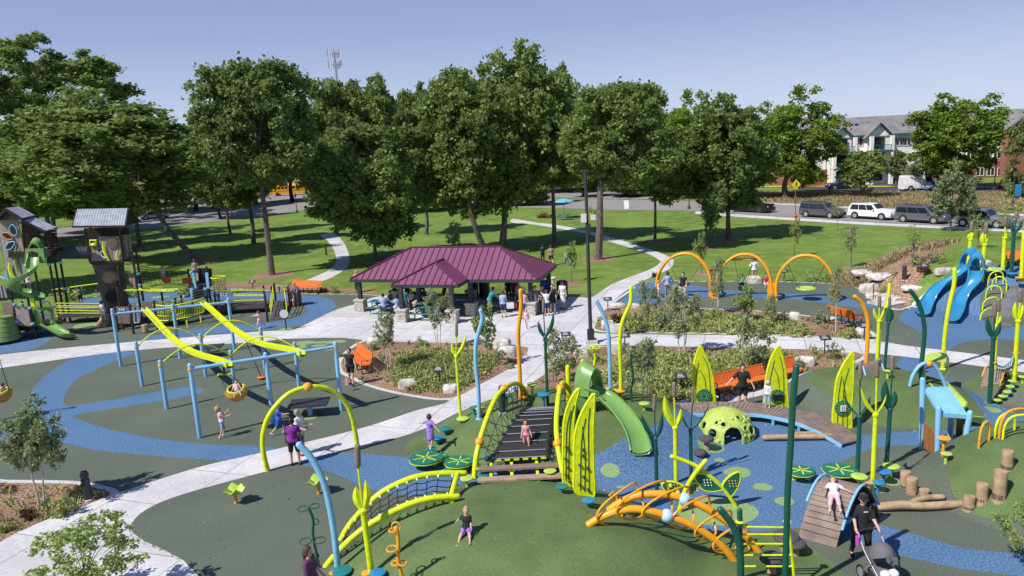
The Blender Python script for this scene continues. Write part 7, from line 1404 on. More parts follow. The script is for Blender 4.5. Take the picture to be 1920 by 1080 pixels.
# ---- low decks, ramps and handrails
T3 = thing('deck_play_structure', P(300, 620), 'low play decks with lime rail fences, ramps and dark posts right of the tree house', 'play structure')
posts(T3, [(222, 622, 214, 578), (251, 626, 243, 572), (238, 612, 230, 500), (268, 610, 258, 470), (275, 604, 268, 468), (296, 618, 283, 565), (232, 618, 228, 540), (310, 598, 307, 545), (364, 590, 358, 505), (392, 588, 388, 505), (398, 585, 395, 500), (332, 588, 330, 560), (345, 596, 343, 555), (408, 594, 404, 550), (415, 600, 411, 552)], r=.07)
collars(T3, [c3(455, 248), c3(465, 370), c3(365, 595), c3(385, 765), c3(455, 575), c3(620, 545), c3(725, 430), c3(940, 490), c3(275, 425), c3(225, 775), c3(1015, 230)], P(240, 610).y)
YD = P(240, 618).y; planks(T3, 'taupe_panel', c3(210, 600), c3(360, 600), c3(370, 780), c3(230, 775), YD, 1, .08, [mat('taupe_panel_paint', (.20, .14, .13), .6)]); planks(T3, 'taupe_panel', c3(485, 540), c3(600, 545), c3(610, 720), c3(500, 700), YD+.5, 1, .08, [mat('taupe_panel_paint', (0, 0, 0))]); planks(T3, 'grey_panel', c3(385, 600), c3(470, 610), c3(480, 770), c3(400, 775), YD, 4, .08, [GREYPL, CHAR])
for k in range(3): MB().box(W(*c3(252+k*22, 628), YD-.06), (.07, .03, .14)).build('panel_glyph', WHITEM, T3, smooth=False)
planks(T3, 'slotted_panel', c3(345, 240), c3(430, 245), c3(440, 395), c3(360, 395), YD+1.5, 4, .08, [TANPL, TAUPE])
MB().tube([W(x, y, YD-.1) for x, y in [c3(445, 600), c3(468, 650), c3(462, 755), c3(405, 770)]], .025, 6, smooth=3).build('hand_bar', SKYB, T3)
def fence(t, top, bot, Ys, n=26):
    tp = crv([W(x, y, Y) for (x, y), Y in zip(top, Ys)], 6)[0]; bt = crv([W(x, y, Y) for (x, y), Y in zip(bot, Ys)], 6)[0]; MB().tube(tp, .035, 6).build('fence_rail', LIME, t); MB().tube(bt, .035, 6).build('fence_rail', LIME, t); g = MB()
    for k in range(n+1): g.tube([at_t(tp, k/n), at_t(bt, k/n)], .016, 5)
    g.build('fence_bars', LIME, t)
fence(T3, [c3(605, 575), c3(760, 590), c3(930, 565), c3(1060, 530), c3(1150, 500)], [c3(620, 740), c3(760, 745), c3(920, 720), c3(1060, 690), c3(1155, 650)], [YD+.2, YD, YD+.1, YD+.5, YD+1]); fence(T3, [c3(625, 540), c3(780, 545), c3(930, 505)], [c3(640, 690), c3(780, 700), c3(940, 660)], [YD+1.4, YD+1.4, YD+1.8], 18)
dk = [P(*c3(x, y), .45) for x, y in [(610, 730), (760, 740), (920, 715), (1060, 685), (1160, 640)]]; dk = crv(dk, 4)[0]; MB().sheet([[p, p+Vector((.3, 1.3, 0))] for p in dk], .12).build('curved_deck', mat('taupe_deck', (0, 0, 0)), T3, smooth=False)
for x, y in ((690, 840), (975, 815), (1120, 765)): b = P(*c3(x, y)); MB().box((b.x, b.y, .22), (.07, .07, .45)).build('deck_leg', LIME, T3, smooth=False)
for pts, yy in (([c3(430, 185), c3(560, 205), c3(700, 212), c3(860, 195), c3(1000, 152)], 4), ([c3(470, 163), c3(600, 188), c3(740, 195), c3(870, 180), c3(1000, 160)], 4.4), ([c3(300, 425), c3(480, 420), c3(650, 432), c3(840, 430)], 1), ([c3(385, 405), c3(560, 412), c3(700, 415), c3(880, 412)], 1.4), ([c3(580, 382), c3(700, 358), c3(850, 355), c3(1000, 375)], 3)): bar(T3, 'sagging_rail', LIME, pts, YD+yy, .05, smooth=4)
ng = MB()
for k in range(12): q = k/11; ng.tube([W(*c3(440+560*q, 195+20*math.sin(PI*q)), YD+4), W(*c3(500+520*q, 350), YD+4)], .012, 5)
for k in range(4): ng.tube([W(*c3(440+560*q, 195+20*math.sin(PI*q)+(k+1)*36), YD+4) for q in np.linspace(0, 1, 10)], .012, 5)
ng.build('rope_net', BLACKR, T3)
for a in ([c3(685, 295), c3(795, 290), c3(795, 340), c3(735, 345)], [c3(925, 290), c3(1020, 290), c3(1020, 355), c3(920, 350)]): panel(T3, 'red_panel', a, YD+3.2, mat('red_orange_panel', (.62, .08, .02), .5), .1)
for a in ([c3(1020, 235), c3(1045, 235), c3(1075, 400), c3(1055, 400)], [c3(1165, 235), c3(1195, 235), c3(1210, 400), c3(1185, 400)], [c3(1000, 400), c3(1035, 400), c3(1045, 525), c3(1020, 525)], [c3(1145, 395), c3(1180, 395), c3(1185, 480), c3(1155, 480)]): panel(T3, 'side_rail_panel', a, YD+2.2, SKYB, .12)
for k in range(4): a = W(*c3(1120, 420+k*28), YD+2.3); MB().box(a, (1.0, .5, .09)).build('stair_step', CHAR, T3, smooth=False)
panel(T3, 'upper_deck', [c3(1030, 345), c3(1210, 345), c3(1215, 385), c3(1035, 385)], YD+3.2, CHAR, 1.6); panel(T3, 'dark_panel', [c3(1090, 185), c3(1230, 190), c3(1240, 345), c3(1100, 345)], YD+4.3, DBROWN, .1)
c = W(*c3(1305, 285), YD+3); MB().tube([c+Vector((.46*math.cos(a), .46*math.sin(a), 0)) for a in np.linspace(0, 2*PI, 18, endpoint=False)], .045, 8, closed=True).build('basket_ring', LIME, T3); ng = MB()
for k in range(14): a = k*2*PI/14; p = c+Vector((.44*math.cos(a), .44*math.sin(a), 0)); p2 = c+Vector((.40*math.cos(a+.5), .40*math.sin(a+.5), -1.25)); ng.tube([p, p2], .012, 5); p2 = c+Vector((.40*math.cos(a-.5), .40*math.sin(a-.5), -1.25)); ng.tube([p, p2], .012, 5)
ng.build('basket_net', mat('sand_rope', (.3, .24, .14), .8), T3)
# long bridge to the ramp and the ramp
YR = P(430, 590).y
for ya, yb in ((505, 500), (540, 560), (570, 572), (640, 622)): bar(T3, 'bridge_rail', LIME, [c4(230, ya), c4(930, yb)], YR, .028)
bar(T3, 'bridge_top_rail', mat('ochre_tube', (0, 0, 0)), [c4(430, 500), c4(910, 485)], YR+1.2, .03); xa, xb = W(*c4(330, 700), YR).x, W(*c4(940, 700), YR).x
MB().box(((xa+xb)/2, YR+.7, .42), (xb-xa, 1.4, .2)).build('bridge_deck', mat('taupe_deck', (0, 0, 0)), T3, smooth=False)
for x, y0_, y1_ in ((910, 450, 660), (940, 560, 870), (1010, 460, 650), (1045, 420, 640), (1220, 460, 690), (1175, 620, 780)):
    b = P(*c4(x+20, y1_+30)); MB().cap_tube([b, Vector((b.x, b.y, W(*c4(x, y0_), b.y).z))], .07, 8).build('post', DBROWN, T3)
ra, rb = P(*c4(990, 880)), P(*c4(1200, 860)); rc, rd_ = P(*c4(1190, 640), .45), P(*c4(1050, 630), .45); MB().sheet([[ra+Vector((0, 0, .04)), rb+Vector((0, 0, .04))], [rd_, rc]], .1).build('ramp', mat('taupe_deck', (0, 0, 0)), T3, smooth=False)
for k in range(3): a0, a1 = ra.lerp(rb, 0), rd_; 
for s_a, s_b in ((ra, rd_), (rb, rc)):
    for h_ in (.35, .6, .85): MB().tube([s_a+Vector((0, .2, h_)), s_b+Vector((0, -.1, h_+.1))], .028, 6).build('ramp_rail', LIME, T3)
panel(T3, 'landing_box', [c4(1240, 500), c4(1360, 500), c4(1375, 690), c4(1250, 690)], P(*c4(1300, 690)).y, CHAR, .7)
for x, y in ((1110, 465), (1175, 470)): b = P(*c4(x, y+60)); MB().tube([b, b+Vector((0, 0, .45))], .05, 8).build('lily_stem', CHAR, T3); MB().lathe([(.03, .42), (.26, .46), (.26, .5), (.02, .51)], b, 16).build('lily_step', MC['pad_green'], T3)
# ================================================================= PEOPLE
SKIN = mat('skin', (.60, .36, .26), .55, var=.05, vs=6); SKIND = mat('brown_skin', (.24, .12, .075), .55, var=.05, vs=6)
HAIRB = mat('blond_hair', (.42, .28, .13), .7, var=.25, vs=30); HAIRN = mat('brown_hair', (.07, .035, .02), .7, var=.3, vs=30); HAIRK = mat('black_hair', (.012, .01, .01), .6); HAIRG = mat('grey_hair', (.30, .27, .24), .7, var=.2, vs=30)
def cloth(n, c): return mat('%s_cloth' % n, c, .85, var=.08, vs=9)
FAB = dict(black=(.014, .014, .016), white=(.66, .66, .68), purple=(.20, .02, .26), lilac=(.30, .16, .62), pink=(.72, .10, .30), palepink=(.70, .42, .50), blue=(.03, .10, .48), denim=(.08, .14, .30), lightblue=(.30, .42, .60), teal=(.03, .25, .28), grey=(.16, .16, .18), khaki=(.30, .24, .16), red=(.55, .03, .04), orange=(.75, .22, .03), navy=(.02, .03, .10), sky=(.33, .38, .68), maroon=(.28, .02, .06), green=(.10, .35, .22), plum=(.12, .04, .10))
def surfnets(f, lo, hi, h):
    """surface nets over the field f(points)->value (negative inside)"""
    lo = np.array(lo); n = np.ceil((np.array(hi)-lo)/h).astype(int)+1
    g = np.stack(np.meshgrid(*[lo[i]+h*np.arange(n[i]) for i in range(3)], indexing='ij'), -1); F = f(g.reshape(-1, 3)).reshape(n)
    s = F < 0; c = np.zeros(n-1, int)
    for a in (0, 1):
        for b in (0, 1):
            for d in (0, 1): c += s[a:n[0]-1+a, b:n[1]-1+b, d:n[2]-1+d]
    act = (c > 0) & (c < 8); idx = -np.ones(n-1, int); ii = np.argwhere(act); idx[act] = np.arange(len(ii)); acc = np.zeros((len(ii), 3)); cnt = np.zeros(len(ii))
    cor = [(a, b, d) for a in (0, 1) for b in (0, 1) for d in (0, 1)]
    for p in cor:
        for ax in range(3):
            if p[ax]: continue
            q = list(p); q[ax] = 1; A = F[tuple((ii+p).T)]; B = F[tuple((ii+q).T)]; m = (A < 0) != (B < 0); t = np.where(m, A/(A-B+1e-12), 0)
            pt = ii+np.array(p)+0.; pt[:, ax] += t; acc[m] += pt[m]; cnt[m] += 1
    V = lo+h*acc/np.maximum(cnt, 1)[:, None]; Q = []
    for ax in range(3):
        u, v = [(1, 2), (2, 0), (0, 1)][ax]; sl = [slice(None)]*3; a = [slice(1, n[k]-1) for k in range(3)]; a[ax] = slice(0, n[ax]-1); b = list(a); b[ax] = slice(1, n[ax])
        sa, sb = s[tuple(a)], s[tuple(b)]; e = np.argwhere(sa != sb)
        if not len(e): continue
        fl = sa[tuple(e.T)]; base = e.copy()
        for k in range(3):
            if k != ax: base[:, k] += 1
        def at_(du, dv): q = base.copy(); q[:, u] -= du; q[:, v] -= dv; return idx[tuple(q.T)]
        quad = np.stack([at_(0, 0), at_(1, 0), at_(1, 1), at_(0, 1)], 1); quad[~fl] = quad[~fl][:, ::-1]; Q.append(quad)
    return V, np.concatenate(Q)
def cap(p, a, b, ra, rb):
    ba = b-a; l = ba@ba+1e-9; t = np.clip((p-a)@ba/l, 0, 1); return np.linalg.norm(p-a-t[:, None]*ba, axis=1)-(ra+(rb-ra)*t)
def smin(a, b, k=.03): h = np.clip(.5+.5*(b-a)/k, 0, 1); return b*(1-h)+a*h-k*h*(1-h)
def rot(v, ax, an): return Matrix.Rotation(an, 3, ax)@v
def person(foot, H_, yaw, label, top='white', bottom='black', hair=HAIRN, skin=SKIN, pose=None, wide=1., sleeves=.5, legs=.4, hairlen=0, dress=False, hat=None, shoes='black', fine=None, group=None, extra=None, bun=False):
    """pose: dict lean, hips/arms as (swing forward, out, bend) in degrees for L and R; sit=True puts the hips at H*.27; lie=(axis)"""
    ps = dict(aL=(5, 8, 15), aR=(5, 8, 15), lL=(0, 3, 0), lR=(0, 3, 0), lean=0, head=0, lift=0); ps.update(pose or {})
    S = H_/1.70; d2 = math.radians; hs = lambda x: x*S; kid = H_ < 1.4; hw = .09*S*wide; sw = (.17 if not kid else .15)*S*(.5+.5*wide)
    J = {}; pel = Vector((0, 0, 0)); le = d2(ps['lean']); up = Vector((0, math.sin(le), math.cos(le))); J['pel'] = pel; J['ch'] = pel+up*hs(.36 if not kid else .34); J['nk'] = pel+up*hs(.52 if not kid else .48)
    hd = d2(ps['lean']*.5+ps['head']); upn = Vector((0, math.sin(hd), math.cos(hd))); hr = hs(.105)*(1.18 if kid else 1); J['hd'] = J['nk']+upn*(hs(.07)+hr)
    for s, sg in (('L', -1), ('R', 1)):
        f, o, bd = [d2(x) for x in ps['a'+s]]; sh = J['nk']-up*hs(.05)+Vector((sg*sw, 0, 0)); dr = Vector((sg*math.sin(o), 0, -math.cos(o))); dr = rot(dr, 'X', f+le*0); el = sh+dr*hs(.28); dr2 = rot(Vector((sg*math.sin(o)*(1 if bd < 1.3 else .2), 0, -math.cos(o))), 'X', f+bd); ha = el+dr2*hs(.25); J['sh'+s], J['el'+s], J['ha'+s], J['fd'+s] = sh, el, ha, dr2
        f, o, bd = [d2(x) for x in ps['l'+s]]; hp = pel+Vector((sg*hw, 0, -hs(.03))); dr = rot(Vector((sg*math.sin(o), 0, -math.cos(o))), 'X', f); kn = hp+dr*hs(.43); dr2 = rot(Vector((sg*math.sin(o)*.6, 0, -math.cos(o))), 'X', f-bd); an = kn+dr2*hs(.42); fd = rot(Vector((0, 1, 0)), 'X', (f-bd)*.8); J['hp'+s], J['kn'+s], J['an'+s], J['to'+s] = hp, kn, an, an+fd*hs(.14)-Vector((0, 0, hs(.02)))
    Mx = Matrix.Rotation(yaw, 3, 'Z')
    if ps.get('tilt'): Mx = Mx@Matrix.Rotation(d2(ps['tilt']), 3, 'X')
    J = {k: Mx@v for k, v in J.items()}; zmin = min(J['anL'].z, J['anR'].z, J['toL'].z, J['toR'].z)-hs(.045)
    if ps.get('tilt') or ps.get('seat'): org = Vector(foot)
    else: cx = (J['anL']+J['anR'])/2; org = Vector(foot)-Vector((cx.x, cx.y, zmin))
    org = org+Vector((0, 0, ps['lift'])); t = thing('person', Vector(foot), label, 'person', group); N = {k: np.array(v) for k, v in J.items()}
    fw = np.array(Mx@Vector((0, 1, 0))); rt = np.array(Mx@Vector((1, 0, 0))); hv = fine or (.022 if H_ > 1.3 else .018)
    def limbs(p, wb=0., arms=1., leg=1., body=True, la=None):
        d = None
        if body:
            d = cap(p, N['pel'], N['ch'], hs(.125)*wide+wb, hs(.125)*(wide*.8+.2)+wb); d = smin(d, cap(p, N['ch']-rt*sw*.55, N['ch']+rt*sw*.55, hs(.1)*(.5+wide*.5)+wb, hs(.1)*(.5+wide*.5)+wb), .05); d = smin(d, cap(p, N['nk']-rt*sw*.6-[0, 0, hs(.05)], N['nk']+rt*sw*.6-[0, 0, hs(.05)], hs(.06)+wb, hs(.06)+wb), .05)
            d = smin(d, cap(p, N['hpL'], N['hpR'], hs(.115)*wide+wb, hs(.115)*wide+wb), .05)
        for s in 'LR':
            if arms > 0:
                e = cap(p, N['sh'+s], N['sh'+s]+(N['el'+s]-N['sh'+s])*min(1, arms*2 if arms < 1 else 1), hs(.052)+wb, hs(.042)+wb); d = e if d is None else smin(d, e, .03)
                if arms >= 1: d = smin(d, cap(p, N['el'+s], N['ha'+s], hs(.041)+wb, hs(.027)+wb), .02)
            if leg > 0:
                e = cap(p, N['hp'+s], N['hp'+s]+(N['kn'+s]-N['hp'+s])*min(1, leg*2), hs(.085)*wide+wb, hs(.06)+wb); d = e if d is None else smin(d, e, .03)
                if leg > .5: e = cap(p, N['kn'+s], N['kn'+s]+(N['an'+s]-N['kn'+s])*min(1, leg*2-1), hs(.056)+wb, hs(.038)+wb); d = smin(d, e, .03)
        return d
    def bodyf(p):
        d = limbs(p, 0, 1., 1.); d = smin(d, cap(p, N['nk'], N['hd'], hs(.05), hs(.05)), .03); c = N['hd']; q = p-c; up_ = (c-N['nk'])/np.linalg.norm(c-N['nk'])
        e = np.linalg.norm(q-np.outer(q@up_, up_)*.22, axis=1)-hr*.92; d = smin(d, e, .02); d = smin(d, np.linalg.norm(p-(c+fw*hr*.9-up_*hr*.12), axis=1)-hr*.16, .02); d = smin(d, np.linalg.norm(p-(c+fw*hr*.55-up_*hr*.75), axis=1)-hr*.35, .03)
        for s in (-1, 1): d = smin(d, np.linalg.norm(p-(c+rt*s*hr*.93), axis=1)-hr*.2, .01)
        for s in 'LR':
            v = N['fd'+s]; d = smin(d, cap(p, N['ha'+s], N['ha'+s]+v*hs(.07), hs(.026), hs(.034)), .02); d = smin(d, cap(p, N['an'+s], N['to'+s], hs(.038), hs(.034)), .02)
        return d
    allp = np.array(list(N.values())); lo = allp.min(0)-.2*S-.05; hi = allp.max(0)+.24*S+.05
    def mk(name, f, m, ks='', mg=.25):
        parent = t; a_ = np.array([N[k] for k in ks.split()]) if ks else allp; l2, h2 = np.maximum(lo, a_.min(0)-mg*S-.03), np.minimum(hi, a_.max(0)+mg*S+.03)
        V, Q = surfnets(f, l2, h2, hv)
        o = npmesh(name, V+np.array(org)-np.array(foot), Q, m, parent, smooth=True); return o
    V, Q = surfnets(bodyf, lo, hi, hv); Q = [tuple(q) for q in Q]; hand = MB(); hand.v = [tuple(v+np.array(org)) for v in V]; hand.f = Q
    for s, sg in (('L', -1), ('R', 1)):                        # five fingers on each hand, slightly curled
        v = Vector(N['fd'+s]).normalized(); ac = Vector(fw)-v*Vector(fw).dot(v)
        if ac.length < .1: ac = Vector(rt)-v*Vector(rt).dot(v)
        ac.normalize(); inn = v.cross(ac)*(-sg); h0 = org+Vector(N['ha'+s])+v*hs(.085)
        for k, ln in enumerate((.058, .07, .066, .05)): p0 = h0+ac*hs(.026-.018*k); hand.tube([p0, p0+v*hs(ln*.5)+inn*hs(.006), p0+v*hs(ln*.9)+inn*hs(.022)], [hs(.010), hs(.009), hs(.006)], 5)
        p0 = org+Vector(N['ha'+s])+v*hs(.04)+ac*hs(.026); hand.tube([p0, p0+ac*hs(.025)+v*hs(.03), p0+ac*hs(.03)+v*hs(.06)], [hs(.012), hs(.011), hs(.007)], 5)
    bo = hand.build('body', skin, t)
    toyup = np.array(Mx@Vector((0, 0, 1)))
    def clipz(p, ref, k): return (p-ref)@toyup*k
    if top:
        tm = cloth(top, FAB[top]); low = N['pel']-toyup*hs(.07 if not dress else 0)
        def topf(p):
            d = limbs(p, hs(.016), sleeves, 0); d = np.maximum(d, -((p-low)@toyup)); d = np.maximum(d, (p-(N['nk']+toyup*hs(.015)))@toyup)
            if dress: k = N['pel']-toyup*hs(.32); kf = (N['knL']+N['knR'])/2; d = smin(d, cap(p, N['pel'], (N['pel']*.15+kf*.85), hs(.135)*wide, hs(.2)*wide), .05)
            return d
        mk('dress' if dress else 'shirt', topf, tm, 'pel nk shL shR elL elR'+(' knL knR' if dress else (' haL haR' if sleeves > .6 else '')), .2 if not dress else .26)
    if bottom and not dress:
        bm = cloth(bottom, FAB[bottom])
        def botf(p):
            d = smin(cap(p, N['hpL'], N['hpR'], hs(.13)*wide, hs(.13)*wide), cap(p, N['pel'], N['pel']+toyup*hs(.05), hs(.13)*wide, hs(.125)*wide), .03); e = limbs(p, hs(.014 if legs > .6 else .02), 0, legs, False); return smin(d, e, .03)
        mk('trousers' if legs > .6 else 'shorts', botf, bm, 'pel knL knR'+(' anL anR' if legs > .5 else ''), .2)
    sm_ = cloth(shoes, FAB[shoes]) if shoes else None
    if sm_: [mk('shoe', lambda p: cap(p, N['an'+s]-fw*hs(.03)-np.array([0, 0, hs(.012)]), N['to'+s], hs(.048), hs(.042)), sm_, 'an%s to%s' % (s, s), .1) for s in 'LR']
    if hair:
        c = N['hd']; up_ = (c-N['nk'])/np.linalg.norm(c-N['nk'])
        def hf(p):
            q = p-(c-fw*hr*.12+up_*hr*.1); e = np.linalg.norm(q-np.outer(q@up_, up_)*.2, axis=1)-hr*1.06; face = np.linalg.norm(p-(c+fw*hr*1.15-up_*hr*.35), axis=1)-hr*1.12; e = np.maximum(e, -face); e = np.maximum(e, -((p-(c-up_*hr*.7))@up_))
            if hairlen: e = smin(e, cap(p, c-fw*hr*.6, c-fw*hr*.85-toyup*hs(hairlen), hr*.75, hr*.45), .03)
            if bun: e = smin(e, np.linalg.norm(p-(c-fw*hr*.3+up_*hr*1.35), axis=1)-hr*.38, .02)
            return e
        ho = mk('hair', hf, hair, 'hd', .2+hairlen)
    if hat:
        c = org+Vector(N['hd'])+Vector(up)*0; f_ = Vector(fw); hm = cloth(hat, FAB[hat]); h = MB().lathe([(hr*1.12, hr*.25), (hr*1.14, hr*.5), (hr*.95, hr*.98), (hr*.5, hr*1.2), (hr*.03, hr*1.24)], c, 16); h.sheet([[c+f_*(hr*(.8+.9*k))+Vector(rt)*x*hr*(1-.25*k)+Vector((0, 0, hr*(.34-.08*k))) for x in (-.9, -.45, 0, .45, .9)] for k in (0, .5, 1)], .012); h.build('cap', hm, t)
    if H_*sc_at(org)/1.0 > 55:
        c = org+Vector(N['hd']); f_ = Vector(fw); r_ = Vector(rt); u_ = Vector(N['hd']-N['nk']).normalized(); e = MB()
        for s in (-1, 1): MB().ball(c+f_*hr*.86+r_*s*hr*.34+u_*hr*.08, hr*.12, 8).build('eye', BLACK if hat else HAIRN, t)
        MB().bar(c+f_*hr*.93-r_*hr*.22-u_*hr*.45, c+f_*hr*.93+r_*hr*.22-u_*hr*.45, hr*.12, hr*.1).build('mouth', mat('lips', (.42, .12, .10), .5), t)
    t['hands'] = 1; del t['hands']; return t, org, {k: org+Vector(v) for k, v in N.items()}
D = math.radians
walk = dict(lL=(18, 3, 4), lR=(-18, 3, 10), aL=(-15, 10, 20), aR=(15, 10, 25))
# near people
ty, o_, J = person(G(1612, 1050), 1.72, D(180-8), 'woman in black cap, black T-shirt and leggings with a long braid pushing the grey stroller', 'black', 'black', HAIRN, pose=dict(aL=(24, 7, 42), aR=(24, 7, 42), lL=(12, 3, 6), lR=(-14, 3, 8), head=6), wide=1.18, sleeves=.42, legs=.93, hat='black', fine=.016)
br_ = MB()
for k in range(9): br_.ball(J['hd']+Vector((.13, -.09, -.12-.045*k)), .032, 8)
br_.build('braid', HAIRN, ty); MB().box(J['ch']+Vector((0, -.155, .06)), (.1, .01, .025)).build('shirt_print', WHITEM, ty, smooth=False)
person(P(660, 722), 1.66, D(170), 'woman in black tank top and shorts walking with a pink bag near the round bed', 'black', 'black', HAIRN, pose=dict(aL=(5, 14, 12), aR=(2, 8, 8), lL=(14, 4, 4), lR=(-8, 4, 8)), sleeves=.12, legs=.32, shoes='black')
b = P(650, 716, .45); t = thing('pink_bag', b, 'small pink bag hanging from the hand of the woman in black by the round bed', 'bag'); MB().box(b, (.16, .06, .3)).build('bag_body', mat('pink_cloth', (.72, .3, .34), .8), t, smooth=False); MB().tube([b+Vector((-.05, 0, .15)), b+Vector((0, 0, .28)), b+Vector((.05, 0, .15))], .012, 5).build('handle', mat('pink_cloth', (0, 0, 0)), t)
person(P(416, 821), 1.22, D(-60), 'girl with curly blond hair in pale pink shirt and blue shorts watching the shell swing', 'palepink', 'sky', HAIRB, pose=dict(aL=(50, 8, 75), aR=(35, 10, 70), lL=(12, 3, 22), lR=(-4, 3, 20), head=-20, lean=-4), sleeves=.4, legs=.4, hairlen=.12, shoes='white')
person(P(521, 815), 1.2, D(-75), 'boy in blue shirt and blue shorts running behind the lime arch', 'blue', 'blue', HAIRN, pose=dict(aL=(-25, 12, 50), aR=(55, 14, 40), lL=(28, 3, 30), lR=(-20, 3, 25)), sleeves=.4, legs=.48, shoes='white')
person(P(555, 872), 1.64, D(8), 'woman in purple shirt and black shorts standing with her back to us on the path', 'purple', 'black', HAIRK, pose=dict(aL=(5, 12, 10), aR=(25, 12, 25)), sleeves=.42, legs=.42, wide=1.1)
person(P(566, 852), 1.60, D(-110), 'grey haired woman in white top and grey trousers beside the woman in purple', 'white', 'grey', HAIRG, pose=dict(aL=(20, 10, 60), aR=(25, 10, 60)), sleeves=.5, legs=.8, shoes='red', wide=1.15)
person(G(807, 842, .28), 1.18, D(-25), 'girl in lilac dress balancing on the teal pod with arms out', 'lilac', None, HAIRN, pose=dict(aL=(20, 62, 30), aR=(-20, 45, 10), lL=(5, 2, 5), lR=(-10, 4, 20)), sleeves=.4, dress=True, shoes='white')
tr = DL[6].lerp(DR[6], .45)
person(bz(988, 845, .62), 1.02, D(180), 'small girl in pink shirt and hot pink shorts on the net bridge treads', 'pink', 'pink', HAIRN, pose=dict(aL=(10, 14, 25), aR=(10, 12, 25), lL=(14, 4, 6), lR=(-6, 4, 10)), sleeves=.15, legs=.38, shoes='palepink')
g0 = G(875, 1001); person(g0+Vector((0, 0, .17)), 1.0, D(172), 'small blond girl in black shirt sitting on the foreground turf slope', 'black', 'lilac', HAIRB, pose=dict(lL=(70, 16, 4), lR=(62, 14, 4), aL=(20, 10, 40), aR=(-35, 38, 5), lean=-18, seat=True), sleeves=.35, legs=.3, shoes='palepink', bun=True)
hb = P(1568, 1027); hr_n = P(1650, 968)-hb; hw_ = P(1497, 1007)-hb; g0 = hb+hr_n*.27+hw_*.42; person(g0+Vector((0, 0, ztop(hb+hr_n*.5, 912)*math.sin(PI*.27)**.85+.13)), 1.16, D(160), 'girl in white top and pink leggings lying back on the large hump bridge', 'white', 'palepink', HAIRN, pose=dict(tilt=60, lL=(14, 8, 6), lR=(8, 8, 2), aL=(10, 50, 20), aR=(10, 30, 30), head=-15), sleeves=.35, legs=.62, shoes='white')
g0 = G(592, 1092); person(P(590, 1150), 1.62, D(-100), 'woman with long brown hair in a dark plum shirt cut off by the bottom edge', 'plum', 'denim', HAIRN, pose=dict(aL=(10, 8, 20)), sleeves=.9, legs=.9, hairlen=.22, wide=1.1)
person(P(1392, 766), 1.70, D(178), 'woman in black polo and shorts on the boardwalk edge spreading one arm', 'black', 'black', HAIRK, pose=dict(aL=(12, 20, 10), aR=(18, 48, 5)), sleeves=.42, legs=.4, wide=1.08)
person(P(1439, 764, .38), 1.0, D(150), 'toddler in white standing by the slotted disc leaf panel', 'white', 'lightblue', HAIRB, pose=dict(aL=(20, 10, 40)), sleeves=.9, legs=.9, hat='palepink', shoes='palepink')
# child in the shell seat
person(cs+Vector((.05, -.05, .02)), .92, D(200), 'small child reclining in the gold shell swing seat', 'palepink', 'plum', HAIRN, pose=dict(seat=True, lean=-30, lL=(95, 12, 25), lR=(85, 10, 15), aL=(40, 20, 40), aR=(30, 20, 50)), sleeves=.4, legs=.5, shoes='palepink')
person(cs2+Vector((0, 0, .02)), .9, D(90), 'child in the shell seat at the left edge', 'palepink', 'grey', HAIRN, pose=dict(seat=True, lean=-20, lL=(90, 12, 25), lR=(85, 10, 15)), sleeves=.4, legs=.5)
# swings
person(P(1252, 559), 1.68, D(10), 'woman in blue tank top and grey trousers standing at the first yellow arch', 'sky', 'khaki', HAIRN, pose=dict(aL=(0, 30, 50), aR=(0, 30, 50)), sleeves=.12, legs=.75, wide=1.2)
person(P(1274, 563), 1.05, D(-20), 'little girl in pale pink dress beside the woman in white shorts', 'palepink', None, HAIRK, sleeves=.3, dress=True)
person(P(1281, 562), 1.70, D(150), 'woman in black top and white shorts standing right under the first yellow arch', 'black', 'white', HAIRK, sleeves=.12, legs=.4, wide=1.1, shoes='white')
person(P(1235, 558), 1.1, D(-90), 'small child in pale clothes at the left foot of the first yellow arch', 'palepink', 'palepink', HAIRB, sleeves=.3, legs=.4)
c_ = WL(1391, 540, A, B) if False else W(1391, 531, P(1391, 552)); person(c_, 1.2, D(160), 'child in green shirt swinging under the middle yellow arch', 'green', 'black', HAIRK, skin=SKIND, pose=dict(seat=True, lL=(75, 6, 20), lR=(80, 6, 15), aL=(120, 12, 20), aR=(120, 12, 20), lean=-20), sleeves=.4, legs=.5)
person(P(1414, 528), 1.6, D(0), 'person in white shirt and khaki shorts standing on the lawn behind the middle arch', 'white', 'khaki', HAIRN, legs=.5, pose=dict(aL=(0, 30, 110), aR=(0, 30, 110)))
person(P(1436, 530, .3), 1.25, D(180), 'child in red shirt sitting on the white block behind the arches', 'red', 'white', HAIRN, pose=dict(seat=True, lL=(80, 8, 80), lR=(80, 8, 80), aL=(30, 10, 60), aR=(30, 10, 60)), legs=.4)
# left structure
person(P(415, 660)*0+W(369, 528, YD+2.8), 1.45, D(20), 'girl in swim top and blue shorts climbing the stairs of the low play decks', 'khaki', 'denim', HAIRN, pose=dict(aL=(60, 10, 20), aR=(50, 10, 20), lL=(20, 3, 20), lR=(-10, 3, 5)), sleeves=.1, legs=.3)
person(P(492, 617), 1.15, D(95), 'girl in pale pink running with arms stretched in front of the ramp', 'palepink', 'palepink', HAIRN, pose=dict(aL=(85, 8, 5), aR=(80, 8, 10), lL=(20, 3, 10), lR=(-30, 3, 35)), sleeves=.8, legs=.5, shoes='white')
person(P(547, 575), 1.5, D(180), 'woman in white top sitting at the left end of the kerb bench', 'white', 'palepink', HAIRN, pose=dict(lL=(80, 6, 75), lR=(80, 6, 75), aL=(30, 8, 60), aR=(30, 8, 60), lift=.0), legs=.5)
person(P(556, 574), 1.62, D(175), 'person in yellow cap and patterned shirt beside the kerb bench', 'grey', 'khaki', None, pose=dict(aL=(20, 8, 60), aR=(20, 8, 60)), hat='orange', legs=.5)
